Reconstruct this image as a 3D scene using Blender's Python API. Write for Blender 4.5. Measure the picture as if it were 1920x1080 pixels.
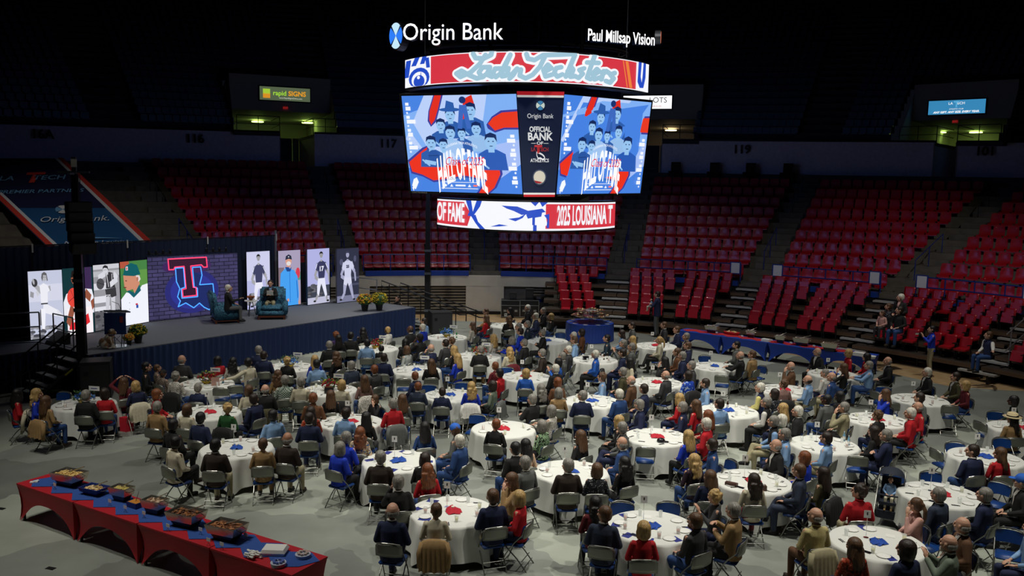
import bpy, bmesh, math, random
from mathutils import Vector, Matrix, Quaternion
random.seed(7)
for _o in list(bpy.data.objects): bpy.data.objects.remove(_o)
SC = bpy.context.scene
COL = SC.collection
PI = math.pi
# ------------------------------------------------------------------ camera
FPX, PITCH, ROLL, CZ = 1600.0, math.radians(6.82), 0.018, 6.62
_cp, _sp, _cr, _sr = math.cos(PITCH), math.sin(PITCH), math.cos(ROLL), math.sin(ROLL)
FW = Vector((0, _cp, -_sp)); UP0 = Vector((0, _sp, _cp)); RT0 = Vector((1, 0, 0))
RT = RT0*_cr + UP0*_sr; UPV = -RT0*_sr + UP0*_cr
CAMP = Vector((0, 0, CZ))
cd = bpy.data.cameras.new('camera'); cam = bpy.data.objects.new('camera', cd); COL.objects.link(cam)
cd.sensor_width = 36.0; cd.lens = FPX*36.0/1920.0; cd.clip_end = 300
m = Matrix((RT, UPV, -FW)).transposed().to_4x4(); m.translation = CAMP; cam.matrix_world = m
SC.camera = cam
def ray(px, py): return (FW*FPX + RT*(px-960) - UPV*(py-540))
def at_z(px, py, z):
    d = ray(px, py); t = (z-CZ)/d.z; return CAMP + d*t
def at_y(px, py, Y):
    d = ray(px, py); return CAMP + d*(Y/d.y)
# ------------------------------------------------------------------ world and exposure
W = bpy.data.worlds.new('world'); SC.world = W; W.use_nodes = True
W.node_tree.nodes['Background'].inputs[0].default_value = (.35, .45, .8, 1)
W.node_tree.nodes['Background'].inputs[1].default_value = 0.006
SC.view_settings.view_transform = 'Standard'; SC.view_settings.look = 'None'
SC.view_settings.exposure = 0.0; SC.view_settings.gamma = 1.0; SC.view_settings.use_curve_mapping = False
# ------------------------------------------------------------------ lamps of the hall and added fill spots
def spot(name, loc, tgt, power, size_deg, col=(1, .95, .86), blend=.8, rad=.35):
    l = bpy.data.lights.new(name, 'SPOT'); l.energy = power; l.spot_size = math.radians(size_deg); l.spot_blend = blend
    l.color = col; l.shadow_soft_size = rad
    o = bpy.data.objects.new(name, l); COL.objects.link(o); o.location = loc
    o.rotation_euler = (Vector(tgt)-Vector(loc)).to_track_quat('-Z', 'Y').to_euler(); return o
SPOTS = [((-1, 10, 15), (-.5, 34.5, 0), 6500, 26), ((-3, 40, 17), (-2.5, 37.5, 0), 4600, 62), ((-9, 14, 19), (-4, 20, 0), 4400, 62), ((10, 13, 19), (6, 19, 0), 7000, 60), ((0, 24, 20), (0, 24, 0), 7000, 66),  # leading pair added to fill the scoreboard's shadow on the tables
         ((13, 27, 20), (10, 27, 0), 5200, 60), ((-7, 33, 20), (-8, 30, 0), 3400, 50), ((-1, 20, 19), (-10, 32, 1.2), 4200, 34), ((5, 36, 20), (2, 35, 0), 5000, 60),  # spot aimed at the stage is added to brighten it
         ((2, 16, 19), (4, 17, 0), 5200, 56), ((-12, 12, 19), (-8, 15.5, 0), 3000, 56)]
for i, (a, b, p, s) in enumerate(SPOTS): spot('hall_and_fill_spot', a, b, p, s, (1, .97, .88))
# added spots standing in for hall light spilling onto the lower bowl
for x, p in ((-17, 2900), (-6, 2600), (6, 2700), (17, 3000)): spot('bowl_spill_spot', (x, 18, 21), (x*1.2, 40.5, 0), p*1.6, 40, (1, .93, .85), 1.0)
spot('bleacher_fill_spot', (8, 16, 20), (17, 32, 1), 1900, 40, (1, .95, .88), 1.0)  # added fill to brighten the pull-out seats, no fixture modelled
# ------------------------------------------------------------------ materials
MATS = {}
def mat(name, col=(.5, .5, .5), rough=.6, metal=0.0, emit=None, es=1.0, noise=0, nscale=8.0, bump=0, bscale=40, trans=0, alpha=1, coat=0, spec=None):
    if name in MATS: return MATS[name]
    M = bpy.data.materials.new(name); M.use_nodes = True; nt = M.node_tree; b = nt.nodes['Principled BSDF']
    b.inputs['Base Color'].default_value = (*col, 1); b.inputs['Roughness'].default_value = rough
    b.inputs['Metallic'].default_value = metal
    if spec is not None: b.inputs['Specular IOR Level'].default_value = spec
    if coat: b.inputs['Coat Weight'].default_value = coat
    if trans: b.inputs['Transmission Weight'].default_value = trans
    if emit: b.inputs['Emission Color'].default_value = (*emit, 1); b.inputs['Emission Strength'].default_value = es
    if noise or bump: tc = nt.nodes.new('ShaderNodeTexCoord')
    if noise:
        n = nt.nodes.new('ShaderNodeTexNoise'); n.inputs['Scale'].default_value = nscale; n.inputs['Detail'].default_value = 6
        r = nt.nodes.new('ShaderNodeValToRGB'); nt.links.new(tc.outputs['Object'], n.inputs['Vector'])
        r.color_ramp.elements[0].position = .3; r.color_ramp.elements[1].position = .7
        r.color_ramp.elements[0].color = (*[c*(1-noise) for c in col], 1); r.color_ramp.elements[1].color = (*[min(1, c*(1+noise)) for c in col], 1)
        nt.links.new(n.outputs['Fac'], r.inputs['Fac']); nt.links.new(r.outputs['Color'], b.inputs['Base Color'])
    if bump:
        n = nt.nodes.new('ShaderNodeTexNoise'); n.inputs['Scale'].default_value = bscale; n.inputs['Detail'].default_value = 4
        nt.links.new(tc.outputs['Object'], n.inputs['Vector'])
        bn = nt.nodes.new('ShaderNodeBump'); bn.inputs['Strength'].default_value = bump; bn.inputs['Distance'].default_value = .02
        nt.links.new(n.outputs['Fac'], bn.inputs['Height']); nt.links.new(bn.outputs['Normal'], b.inputs['Normal'])
    MATS[name] = M; return M
def S(*c):  # sRGB 0-255 to linear
    return tuple((v/255/12.92 if v/255 <= .04045 else ((v/255+.055)/1.055)**2.4) for v in c)
def led(c, s=1.0):
    k = 'led_%d_%d_%d_%d' % (*c, int(s*100)); return mat(k, (.01, .01, .01), .5, emit=S(*c), es=s)
def ramp_mat(name, kind, scale, stops, rough=.75, vec='Object', const=True, emit=0, mscale=None):
    if name in MATS: return MATS[name]
    M = bpy.data.materials.new(name); M.use_nodes = True; nt = M.node_tree; b = nt.nodes['Principled BSDF']
    tc = nt.nodes.new('ShaderNodeTexCoord'); n = nt.nodes.new('ShaderNodeTex'+kind); src = tc.outputs[vec]
    if mscale:
        mp = nt.nodes.new('ShaderNodeMapping'); mp.inputs['Scale'].default_value = mscale; nt.links.new(src, mp.inputs[0]); src = mp.outputs[0]
    nt.links.new(src, n.inputs['Vector'])
    if 'Scale' in n.inputs: n.inputs['Scale'].default_value = scale
    if kind == 'Wave': n.inputs['Distortion'].default_value = 4
    r = nt.nodes.new('ShaderNodeValToRGB'); cr = r.color_ramp
    if const: cr.interpolation = 'CONSTANT'
    while len(cr.elements) < len(stops): cr.elements.new(.5)
    for e, (p, c) in zip(cr.elements, stops): e.position = p; e.color = (*S(*c), 1)
    nt.links.new(n.outputs[0], r.inputs['Fac']); nt.links.new(r.outputs[0], b.inputs['Base Color']); b.inputs['Roughness'].default_value = rough
    MATS[name] = M; return M
# ------------------------------------------------------------------ mesh helpers
class MB:
    def __init__(s): s.v = []; s.f = []; s.m = []
    def add(s, vs, fs, mi=0):
        o = len(s.v); s.v += [tuple(v) for v in vs]; s.f += [tuple(i+o for i in f) for f in fs]; s.m += [mi]*len(fs); return s
    def box(s, c, d, rz=0, mi=0, rx=0, ry=0):
        R = Matrix.Rotation(rz, 3, 'Z') @ Matrix.Rotation(ry, 3, 'Y') @ Matrix.Rotation(rx, 3, 'X'); c = Vector(c)
        vs = [c + R @ Vector((x*d[0]/2, y*d[1]/2, z*d[2]/2)) for z in (-1, 1) for y in (-1, 1) for x in (-1, 1)]
        return s.add(vs, [(0, 2, 3, 1), (4, 5, 7, 6), (0, 1, 5, 4), (2, 6, 7, 3), (0, 4, 6, 2), (1, 3, 7, 5)], mi)
    def tube(s, pts, r, n=8, mi=0, cap=True):
        pts = [Vector(p) for p in pts]; rs = r if isinstance(r, (list, tuple)) else [r]*len(pts); vs = []; fs = []
        prev = None
        for i, p in enumerate(pts):
            t = (pts[min(i+1, len(pts)-1)]-pts[max(i-1, 0)]).normalized()
            if prev is None: a = t.orthogonal().normalized()
            else: a = (prev - t*prev.dot(t)); a = a.normalized() if a.length > 1e-6 else t.orthogonal().normalized()
            prev = a; b = t.cross(a)
            for k in range(n):
                an = 2*PI*k/n; vs.append(p + (a*math.cos(an)+b*math.sin(an))*rs[i])
        for i in range(len(pts)-1):
            for k in range(n): fs.append((i*n+k, i*n+(k+1) % n, (i+1)*n+(k+1) % n, (i+1)*n+k))
        if cap: fs.append(tuple(reversed(range(n)))); fs.append(tuple((len(pts)-1)*n+k for k in range(n)))
        return s.add(vs, fs, mi)
    def loft(s, rings, n=16, mi=0):   # rings: (cx,cy,cz,rx,ry)
        vs = []; fs = []
        for (x, y, z, a, b) in rings:
            for k in range(n):
                an = 2*PI*k/n; vs.append((x+a*math.cos(an), y+b*math.sin(an), z))
        for i in range(len(rings)-1):
            for k in range(n): fs.append((i*n+k, i*n+(k+1) % n, (i+1)*n+(k+1) % n, (i+1)*n+k))
        fs.append(tuple(reversed(range(n)))); fs.append(tuple((len(rings)-1)*n+k for k in range(n)))
        return s.add(vs, fs, mi)
    def ell(s, c, r, n=12, mi=0, R=None):
        c = Vector(c); r = r if isinstance(r, (list, tuple)) else (r, r, r); h = n//2; vs = [Vector((0, 0, -r[2]))]; fs = []
        for i in range(1, h):
            ph = -PI/2+PI*i/h
            for k in range(n): vs.append(Vector((r[0]*math.cos(ph)*math.cos(2*PI*k/n), r[1]*math.cos(ph)*math.sin(2*PI*k/n), r[2]*math.sin(ph))))
        vs.append(Vector((0, 0, r[2])))
        for k in range(n): fs.append((0, 1+(k+1) % n, 1+k))
        for i in range(h-2):
            for k in range(n): a = 1+i*n; fs.append((a+k, a+(k+1) % n, a+n+(k+1) % n, a+n+k))
        a = 1+(h-2)*n; t = len(vs)-1
        for k in range(n): fs.append((a+k, a+(k+1) % n, t))
        if R is not None: vs = [R @ v for v in vs]
        return s.add([c+v for v in vs], fs, mi)
    def cap(s, p0, p1, r0, r1, n=10, mi=0):
        s.tube([p0, p1], [r0, r1], n, mi); s.ell(p0, r0, n, mi); s.ell(p1, r1, n, mi); return s
    def prism(s, poly, z0, z1, mi=0, M=None):
        n = len(poly); vs = [Vector((x, y, z0)) for x, y in poly]+[Vector((x, y, z1)) for x, y in poly]
        if M is not None: vs = [M @ v for v in vs]
        return s.add(vs, [tuple(reversed(range(n))), tuple(range(n, 2*n))]+[(i, (i+1) % n, n+(i+1) % n, n+i) for i in range(n)], mi)
    def quad(s, a, b, c, d, mi=0): return s.add([a, b, c, d], [(0, 1, 2, 3)], mi)
    def mesh(s, name, mats, smooth=False):
        me = bpy.data.meshes.new(name); me.from_pydata([tuple(v) for v in s.v], [], s.f)
        for q in (mats if isinstance(mats, (list, tuple)) else [mats]): me.materials.append(q)
        if len(me.materials) > 1: me.polygons.foreach_set('material_index', s.m)
        if smooth: me.polygons.foreach_set('use_smooth', [True]*len(me.polygons))
        me.update(); return me
    def build(s, name, mats, parent=None, smooth=False, loc=None):
        return link(name, s.mesh(name, mats, smooth), parent, loc)
def link(name, data, parent=None, loc=None, rz=None):
    o = bpy.data.objects.new(name, data); COL.objects.link(o)
    if parent is not None: o.parent = parent
    if loc is not None: o.location = loc
    if rz is not None: o.rotation_euler = (0, 0, rz)
    return o
def tag(o, label, cat, group=None, kind=None):
    o['label'] = label; o['category'] = cat
    if group: o['group'] = group
    if kind: o['kind'] = kind
    return o
def thing(name, label, cat, loc=(0, 0, 0), rz=0, group=None): return tag(link(name, None, None, loc, rz), label, cat, group)
def struct(name, mb, m, smooth=False, parent=None):
    o = mb.build(name, m, parent, smooth)
    if parent is None: o['kind'] = 'structure'
    return o
def dup(root, loc, rz=0, scale=None):
    r = root.copy(); COL.objects.link(r); r.location = loc; r.rotation_euler = (0, 0, rz)
    if scale: r.scale = scale
    for ch in list(root.children):
        c = ch.copy(); COL.objects.link(c); c.parent = r
        for g in ch.children: d = g.copy(); COL.objects.link(d); d.parent = c
    return r
def slab(mb, quad_pts, t, mi=0):   # 4 world points -> slab of thickness t to the back of the normal
    a, b, c, d = [Vector(p) for p in quad_pts]; n = (b-a).cross(d-a).normalized()*t
    mb.add([a, b, c, d, a-n, b-n, c-n, d-n], [(0, 1, 2, 3), (7, 6, 5, 4), (0, 4, 5, 1), (1, 5, 6, 2), (2, 6, 7, 3), (3, 7, 4, 0)], mi); return mb
_fc = {}
def text_mesh(s, size=1.0, depth=0.0, bold=0.0, shear=0.0, sx=1.0, align='CENTER'):
    c = bpy.data.curves.new('t', 'FONT'); c.body = s; c.size = size; c.extrude = depth; c.offset = bold; c.shear = shear
    c.align_x = align; c.align_y = 'CENTER'; c.resolution_u = 3
    o = bpy.data.objects.new('t', c); COL.objects.link(o); bpy.context.view_layer.update()
    me = bpy.data.meshes.new_from_object(o.evaluated_get(bpy.context.evaluated_depsgraph_get()))
    bpy.data.objects.remove(o); bpy.data.curves.remove(c)
    for v in me.vertices: v.co.x *= sx
    return me
def text_on(name, s, M, size, m, parent=None, label=None, **k):
    """text laid on the plane M (x right, y up, z out)"""
    me = text_mesh(s, size, **k); me.materials.clear(); me.materials.append(m); me.transform(M); me.name = name
    o = link(name, me, parent)
    return o
def plane_M(origin, right, up):
    r = Vector(right).normalized(); n = r.cross(Vector(up)).normalized(); u = n.cross(r)
    M = Matrix((r, u, n)).transposed().to_4x4(); M.translation = Vector(origin); return M
def E(cx, cy, rx, ry, n=18, a=0):
    ca, sa = math.cos(a), math.sin(a); o = []
    for k in range(n):
        x, y = rx*math.cos(2*PI*k/n), ry*math.sin(2*PI*k/n); o.append((cx+x*ca-y*sa, cy+x*sa+y*ca))
    return o
def L(x0, y0, x1, y1, w0, w1=None):   # tapered limb polygon
    w1 = w0 if w1 is None else w1; d = Vector((x1-x0, y1-y0)); n = Vector((-d.y, d.x)).normalized()
    return [(x0+n.x*w0, y0+n.y*w0), (x0-n.x*w0, y0-n.y*w0), (x1-n.x*w1, y1-n.y*w1), (x1+n.x*w1, y1+n.y*w1)]
def art(name, M, w, h, shapes, parent, s=1.0, warp=None, dz=.002):
    """flat picture: list of (rgb, polygon in 0..1 units) painted in order"""
    mb = MB(); cols = []; k = 0
    for c, poly in shapes:
        if c not in cols: cols.append(c)
        k += 1; vs = [Vector((min(max(x, 0), 1)*w-w/2, min(max(y, 0), 1)*h-h/2, .002+dz*k/10)) for x, y in poly]
        vs = [(warp(v) if warp else M @ v) for v in vs]; mb.add(vs, [tuple(range(len(vs)))], cols.index(c))
    return mb.build(name, [led(c, s) for c in cols], parent)
# ------------------------------------------------------------------ arena shell
CX, CY = 0.0, 20.0
R1 = 24.0
NR = 10
Z1, RISE = 2.15, .545
def rback(a): return 34.0/max(.45, math.cos(a))**.55
def ring(a, t):  # t 0 front .. 1 back of the lower bowl ; a radians from +Y to +X
    r = R1+.25 + (rback(a)-R1-.25)*t; return Vector((CX+r*math.sin(a), CY+r*math.cos(a), 0))
D2R = PI/180
AISLES = [-68.5, -52.3, -36.2, -20.0, -3.4, 13.4, 29.3, 44.6, 59.5, 74]
m_conc = mat('grey_concrete_floor', S(132, 136, 128), .6, noise=.15, nscale=.9, bump=.05, bscale=30)
def add_floor_patches(M):
    nt = M.node_tree; b = nt.nodes['Principled BSDF']; ramp = b.inputs['Base Color'].links[0].from_node
    tc = nt.nodes.new('ShaderNodeTexCoord'); v = nt.nodes.new('ShaderNodeTexVoronoi'); v.inputs['Scale'].default_value = .62; v.feature = 'F1'
    nz = nt.nodes.new('ShaderNodeTexNoise'); nz.inputs['Scale'].default_value = 1.2
    mx = nt.nodes.new('ShaderNodeMixRGB'); mx.inputs[0].default_value = .45; nt.links.new(tc.outputs['Object'], mx.inputs[1]); nt.links.new(nz.outputs['Color'], mx.inputs[2])
    nt.links.new(tc.outputs['Object'], nz.inputs['Vector']); nt.links.new(mx.outputs[0], v.inputs['Vector'])
    sep = nt.nodes.new('ShaderNodeSeparateColor'); nt.links.new(v.outputs['Color'], sep.inputs[0])
    r2 = nt.nodes.new('ShaderNodeValToRGB'); e = r2.color_ramp.elements; r2.color_ramp.interpolation = 'CONSTANT'
    e[0].color = (.72, .72, .72, 1); e[1].position = .3; e[1].color = (1, 1, 1, 1); q = r2.color_ramp.elements.new(.72); q.color = (1.4, 1.4, 1.34, 1)
    nt.links.new(sep.outputs[0], r2.inputs[0]); mul = nt.nodes.new('ShaderNodeMixRGB'); mul.blend_type = 'MULTIPLY'; mul.inputs[0].default_value = 1
    nt.links.new(ramp.outputs[0], mul.inputs[1]); nt.links.new(r2.outputs[0], mul.inputs[2]); nt.links.new(mul.outputs[0], b.inputs['Base Color'])
add_floor_patches(m_conc)
m_wood = ramp_mat('maple_court_wood', 'Wave', 1.2, [(0, (182, 152, 112)), (.5, (196, 168, 128)), (1, (172, 142, 102))], .3, const=False, mscale=(.2, 3, 1))
struct('floor', MB().prism([(-45, -2), (45, -2), (45, 62), (-45, 62)], -.3, -.02), m_wood)
cov = [(-45, -2), (45, -2), (45, 27), (17, 28.5), (15.2, 29), (13.5, 31.9), (9.5, 36.3), (4, 40), (-2, 41.4), (-45, 41.4)]
o = MB().prism(cov, -.02, 0).build('floor_covering', m_conc); o['kind'] = 'structure'
# front wall of the bowl
m_wall = mat('cream_painted_wall', S(196, 192, 178), .6, noise=.05, nscale=3)
m_blue = mat('royal_blue_paint', S(28, 62, 150), .4)
m_blued = mat('blue_rail_paint', S(25, 48, 128), .4)
m_dark = mat('black_paint', S(16, 16, 18), .5)
m_conc2 = mat('bowl_concrete', S(94, 90, 82), .85, noise=.22, nscale=2.5)
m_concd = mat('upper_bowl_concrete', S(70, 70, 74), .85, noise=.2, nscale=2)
m_wallc = mat('concourse_wall_paint', S(226, 218, 236), .7, noise=.1, nscale=6)
def arc_wall(mb, a0, a1, r, z0, z1, th=.25, step=2.0, mi=0):
    n = max(1, int(round((a1-a0)/step))); pts = []
    for i in range(n+1):
        a = (a0+(a1-a0)*i/n)*D2R; rr = r(a) if callable(r) else r
        pts.append((CX+rr*math.sin(a), CY+rr*math.cos(a), CX+(rr+th)*math.sin(a), CY+(rr+th)*math.cos(a)))
    for p, q in zip(pts, pts[1:]):
        vs = [(p[0], p[1], z0), (q[0], q[1], z0), (q[2], q[3], z0), (p[2], p[3], z0), (p[0], p[1], z1), (q[0], q[1], z1), (q[2], q[3], z1), (p[2], p[3], z1)]
        mb.add(vs, [(3, 2, 1, 0), (4, 5, 6, 7), (0, 1, 5, 4), (1, 2, 6, 5), (2, 3, 7, 6), (3, 0, 4, 7)], mi)
    return mb
wb = MB(); arc_wall(wb, -80, 6, R1-.1, 1.45, 1.98, .3, 4.0)       # lintel band
for a0, a1 in ((-80, -50), (-36, -33), (-19.5, -17.5), (-5.7, -1.0), (5.2, 6.5)): arc_wall(wb, a0, a1, R1-.1, 0, 1.46, .3, 1.2)
struct('wall_bowl_front', wb, m_wall)
struct('wall_bowl_back', arc_wall(MB(), 6, 86, R1-.1, 0, 1.95, .3, 4.0), m_dark)
struct('baseboard_front', arc_wall(MB(), -80, 6, R1-.16, 0, .14, .06, 4.0), m_dark)
cb = MB()
for a0, a1 in zip(AISLES, AISLES[1:]): arc_wall(cb, a0+2.0, a1-2.0, R1-.13, 1.98, 2.22, .35, 2.0)
struct('trim_curb', cb, m_blue)
# slatted store openings below the wall (seen under the seats)
m_slat = mat('beige_slats', S(150, 142, 122), .6); m_slatd = mat('dark_gap', S(40, 38, 34), .9)
for a0, a1, nm in ((-50, -36, 0), (-33, -19.5, 1), (-17.5, -5.7, 2), (2.2, 5.2, 3)):
    t = MB(); arc_wall(t, a0, a1, R1+.3, 0, 1.46, .1, 3, 0); o = struct('wall_recess', t, m_slatd)
    t = MB()
    for k in range(9): arc_wall(t, a0, a1, R1+.08+.02*(k % 2), .08+k*.15, .08+k*.15+.085, .12, 3)
    o = t.build('folded_bleacher', m_slat); tag(o, ['folded bleacher stack far left behind the stage', 'folded bleacher stack behind the stage posters', 'beige folded bleacher slats behind the black stair rails', 'beige folded bleacher slats behind the equipment cases'][nm], 'bleacher')
t = MB(); arc_wall(t, -1.0, 2.2, R1+.1, 0, 1.46, .1, 2); struct('door_1', t, mat('grey_double_door', S(120, 116, 106), .5))
# stepped concrete of the lower bowl
st = MB(); NA = 72
for i in range(NR+1):
    t0 = i/NR; t1 = (i+1)/NR; z = Z1+RISE*i
    for k in range(NA):
        a0 = (-85+172*k/NA)*D2R; a1 = (-85+172*(k+1)/NA)*D2R
        p0, p1, q0, q1 = ring(a0, t0), ring(a1, t0), ring(a0, t1), ring(a1, t1)
        zz = z-RISE if i else 1.9
        st.quad((p0.x, p0.y, z), (p1.x, p1.y, z), (q1.x, q1.y, z), (q0.x, q0.y, z))
        st.quad((p0.x, p0.y, zz), (p1.x, p1.y, zz), (p1.x, p1.y, z), (p0.x, p0.y, z))
struct('floor_lower_bowl', st, m_conc2)
# half steps in the aisles
ah = MB()
for A in AISLES:
    for i in range(NR):
        p = ring(A*D2R, (i+1)/NR-.028); ah.box((p.x, p.y, Z1+RISE*i+RISE/4), (1.15, .42, RISE/2), -A*D2R)
o = struct('trim_aisle_steps', ah, m_conc2)
# concourse wall above the seats, with gaps for the three portals
ZW0, ZW1 = Z1+RISE*NR-.5, 9.62
def bx(px, Y=54): return None
def ang_of_px(px):  # angle on the back ring seen at column px
    best = None
    for k in range(-850, 870):
        a = k/10*D2R; r = rback(a)+.1; X, Y = CX+r*math.sin(a), CY+r*math.cos(a); u = 960+FPX*X/(Y*_cp)
        if best is None or abs(u-px) < best[0]: best = (abs(u-px), k/10)
    return best[1]
PORT = [(526, 590, 'left'), (1150, 1233, 'middle'), (1735, 1776, 'right')]
PA = [(ang_of_px(a), ang_of_px(b)) for a, b, _ in PORT]
cw = MB(); cur = -86
for a0, a1 in PA+[(86, 87)]: arc_wall(cw, cur, a0, lambda a: rback(a)+.95, ZW0-.6, ZW1, .3, 3.0); cur = a1
struct('wall_concourse', cw, m_wallc)
tr = MB(); cur = -86
for a0, a1 in PA+[(86, 87)]: arc_wall(tr, cur, a0, lambda a: rback(a)+.9, ZW1, ZW1+.12, .5, 3.0); cur = a1
struct('trim_concourse', tr, m_dark)
# upper bowl, steeply stepped, dark
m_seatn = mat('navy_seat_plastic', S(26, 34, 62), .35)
ub = MB(); us = MB(); NU = 22
PWIN = [(ang_of_px(440), ang_of_px(640), 3), (ang_of_px(1140), ang_of_px(1300), 3), (ang_of_px(1655), ang_of_px(1872), 3)]
NB = 90
for i in range(NU):
    z = ZW1+.1+.52*i
    for k in range(NB):
        b0 = -84+170*k/NB; b1 = -84+170*(k+1)/NB; a0, a1 = b0*D2R, b1*D2R
        if i < 8 and any(w0 < (b0+b1)/2 < w1 for w0, w1, _ in PWIN): continue
        r0, r1 = [rback(a)+1.2+.8*i for a in (a0, a1)]
        P = lambda a, r, z: (CX+r*math.sin(a), CY+r*math.cos(a), z)
        ub.quad(P(a0, r0, z), P(a1, r1, z), P(a1, r1+.8, z), P(a0, r0+.8, z)); ub.quad(P(a0, r0, z-.52), P(a1, r1, z-.52), P(a1, r1, z), P(a0, r0, z))
        if not any(abs((b0+b1)/2-A) < 1.6 for A in AISLES):
            n = 3
            for q in range(n):
                a = a0+(a1-a0)*(q+.5)/n; r = rback(a)+1.2+.8*i+.35; c = P(a, r, z+.42)
                us.box(c, (.46, .4, .06), -a, rx=0); us.box(P(a, r+.24, z+.62), (.46, .05, .42), -a)
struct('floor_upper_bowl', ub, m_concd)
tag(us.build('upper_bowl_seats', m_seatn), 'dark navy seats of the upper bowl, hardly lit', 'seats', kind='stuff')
struct('ceiling', MB().prism(E(0, 25, 62, 62, 40), 21.5, 22), mat('dark_roof', S(14, 14, 18), .9))
# section numbers on the concourse wall
m_num = mat('dark_maroon_numerals', S(36, 16, 22), .5)
for s, px, py in (('16A', 88, 254), ('116', 370, 261), ('117', 727, 267), ('119', 1380, 279), ('101', 1828, 285)):
    a = ang_of_px(px)*D2R; r = rback(a)+.80
    z = 9.1
    wp = lambda b: Vector((CX+(rback(b)+.95)*math.sin(b), CY+(rback(b)+.95)*math.cos(b), z)); tg = (wp(a+.01)-wp(a-.01)).normalized(); P = wp(a)+Vector((tg.y, -tg.x, 0))*.22; M = plane_M(P, tg, (0, 0, 1))
    o = text_on('section_number', s, M, .72, m_num, depth=.02, bold=.018); tag(o, 'dark block numerals on the concourse wall, '+{'16A': 'farthest left above the banner', '116': 'above the red section by left passage', '117': 'just left of the scoreboard', '119': 'first right of the scoreboard', '101': 'at the far right'}[s], 'number')
# portals
def portal(p0, p1, w0, w1, name, sign_px, lightcol, lights, side):
    a0, a1 = w0*D2R, w1*D2R; am = (a0+a1)/2; r = rback(am)+1.3
    C = Vector((CX+r*math.sin(am), CY+r*math.cos(am), 0)); R = Vector((math.cos(am), -math.sin(am), 0)); N = Vector((math.sin(am), math.cos(am), 0))
    hw = (a1-a0)/2*r; t = MB()
    P = lambda x, y, z: tuple(C+R*x+N*y+Vector((0, 0, z)))
    zt = 12.85; zc = 11.2; zf = ZW1
    # fascia, ceiling, back wall, sides
    t.quad(P(-hw, 3.0, zc), P(hw, 3.0, zc), P(hw, 3.0, zt+.6), P(-hw, 3.0, zt+.6))
    t.quad(P(-hw, 3, zc), P(-hw, 13, zc-.2), P(hw, 13, zc-.2), P(hw, 3, zc))
    t.quad(P(-hw-.2, 13, 5.5), P(hw+.2, 13, 5.5), P(hw+.2, 13, zc), P(-hw-.2, 13, zc))
    t.quad(P(-hw, 0, zf), P(-hw, 13, zf), P(-hw, 13, zt), P(-hw, 3.6, zt+.6)); t.quad(P(hw, 0, zf), P(hw, 3.6, zt+.6), P(hw, 13, zt), P(hw, 13, zf))
    struct('wall_portal', t, mat('portal_paint', S(150, 146, 140), .7))
    # two side decks leaving the stair gap
    ga, gb = [(x*D2R-am)*r for x in (p0, p1)]
    t = MB(); t.prism([(-hw, -.3), (ga, -.3), (ga, 9), (-hw, 9)], zf-.2, zf, M=Matrix.Translation(C) @ Matrix((R, N, Vector((0, 0, 1)))).transposed().to_4x4())
    t.prism([(gb, -.3), (hw, -.3), (hw, 9), (gb, 9)], zf-.2, zf, M=Matrix.Translation(C) @ Matrix((R, N, Vector((0, 0, 1)))).transposed().to_4x4())
    struct('floor_portal', t, m_concd)
    t = MB(); t.quad(P(ga, -.4, 6.6), P(ga, 9, 6.6), P(ga, 9, zf), P(ga, -.4, zf)); t.quad(P(gb, -.4, 6.6), P(gb, 9, 6.6), P(gb, 9, zf), P(gb, -.4, zf))
    t.quad(P(ga, -.6, 7.1), P(gb, -.6, 7.1), P(gb, 6, 7.1), P(ga, 6, 7.1)); struct('wall_passage', t, m_wallc)
    t = MB(); cx = (ga+gb)/2; w = gb-ga
    t.box(P(cx-.12*w, 5.8, 8.35), (w*.76, .08, 2.5), -am); struct('door_2', t, m_dark)
    t = MB(); t.box(P(cx+.38*w, 5.7, 8.35), (w*.2, .1, 2.5), -am); struct('trim_door', t, mat('pale_door_frame', S(170, 170, 160), .5))
    t = MB(); t.tube([P(cx-.45*w, 5.6, 8.0), P(cx+.2*w, 5.6, 8.0)], .03, 6); o = t.build('push_bar', mat('chrome_bar', (.7, .7, .7), .3, 1)); tag(o, 'push bar across the dark door of the %s portal' % name, 'push bar')
    for sx, g, hx in ((-1, ga, -hw+.15), (1, gb, hw-.15)):
        rr = thing('guard_rail', 'black pipe guard rail %s of the %s portal opening' % ('left' if sx < 0 else 'right', name), 'railing')
        mb = MB(); mb.tube([P(hx, -.1, zf+1.0), P(g, -.1, zf+1.0), P(g, 4, zf+1)], .025, 6); mb.tube([P(hx, -.1, zf+.5), P(g, -.1, zf+.5), P(g, 4, zf+.5)], .02, 6); mb.build('rail', m_dark, rr)
        for q in (0, .5, 1):
            X = hx+(g-hx)*q; MB().tube([P(X, -.1, zf), P(X, -.1, zf+1.0)], .025, 6).build('post', m_dark, rr)
    for (lx, ly) in lights:
        q = at_z(lx, ly, zc-.22); d = MB(); d.prism(E(q.x, q.y, .42, .42, 20), zc-.3, zc-.24)
        o = d.build('ceiling_light', mat('downlight_'+name, (.9, .9, .9), .4, emit=lightcol, es=5)); tag(o, 'round glowing downlight in the %s portal, %s one' % (name, 'left' if lx == lights[0][0] else 'right'), 'ceiling light')
        l = bpy.data.lights.new('portal_lamp', 'POINT'); l.energy = 9; l.color = lightcol; l.shadow_soft_size = .3
        lo = bpy.data.objects.new('portal_lamp', l); COL.objects.link(lo); lo.location = (q.x, q.y-.2, zc-.8)
    # sign box on the fascia
    M = plane_M(C+R*sign_px[0]+N*2.88+Vector((0, 0, sign_px[1])), R, (0, 0, 1)); return M
GREEN = (.62, 1, .18); AMB = (1, .72, .35)
M1_ = portal(*PA[0], *PWIN[0][:2], 'left', (0.25, 12.3), GREEN, [(483, 227), (577, 229)], 0)
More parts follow.
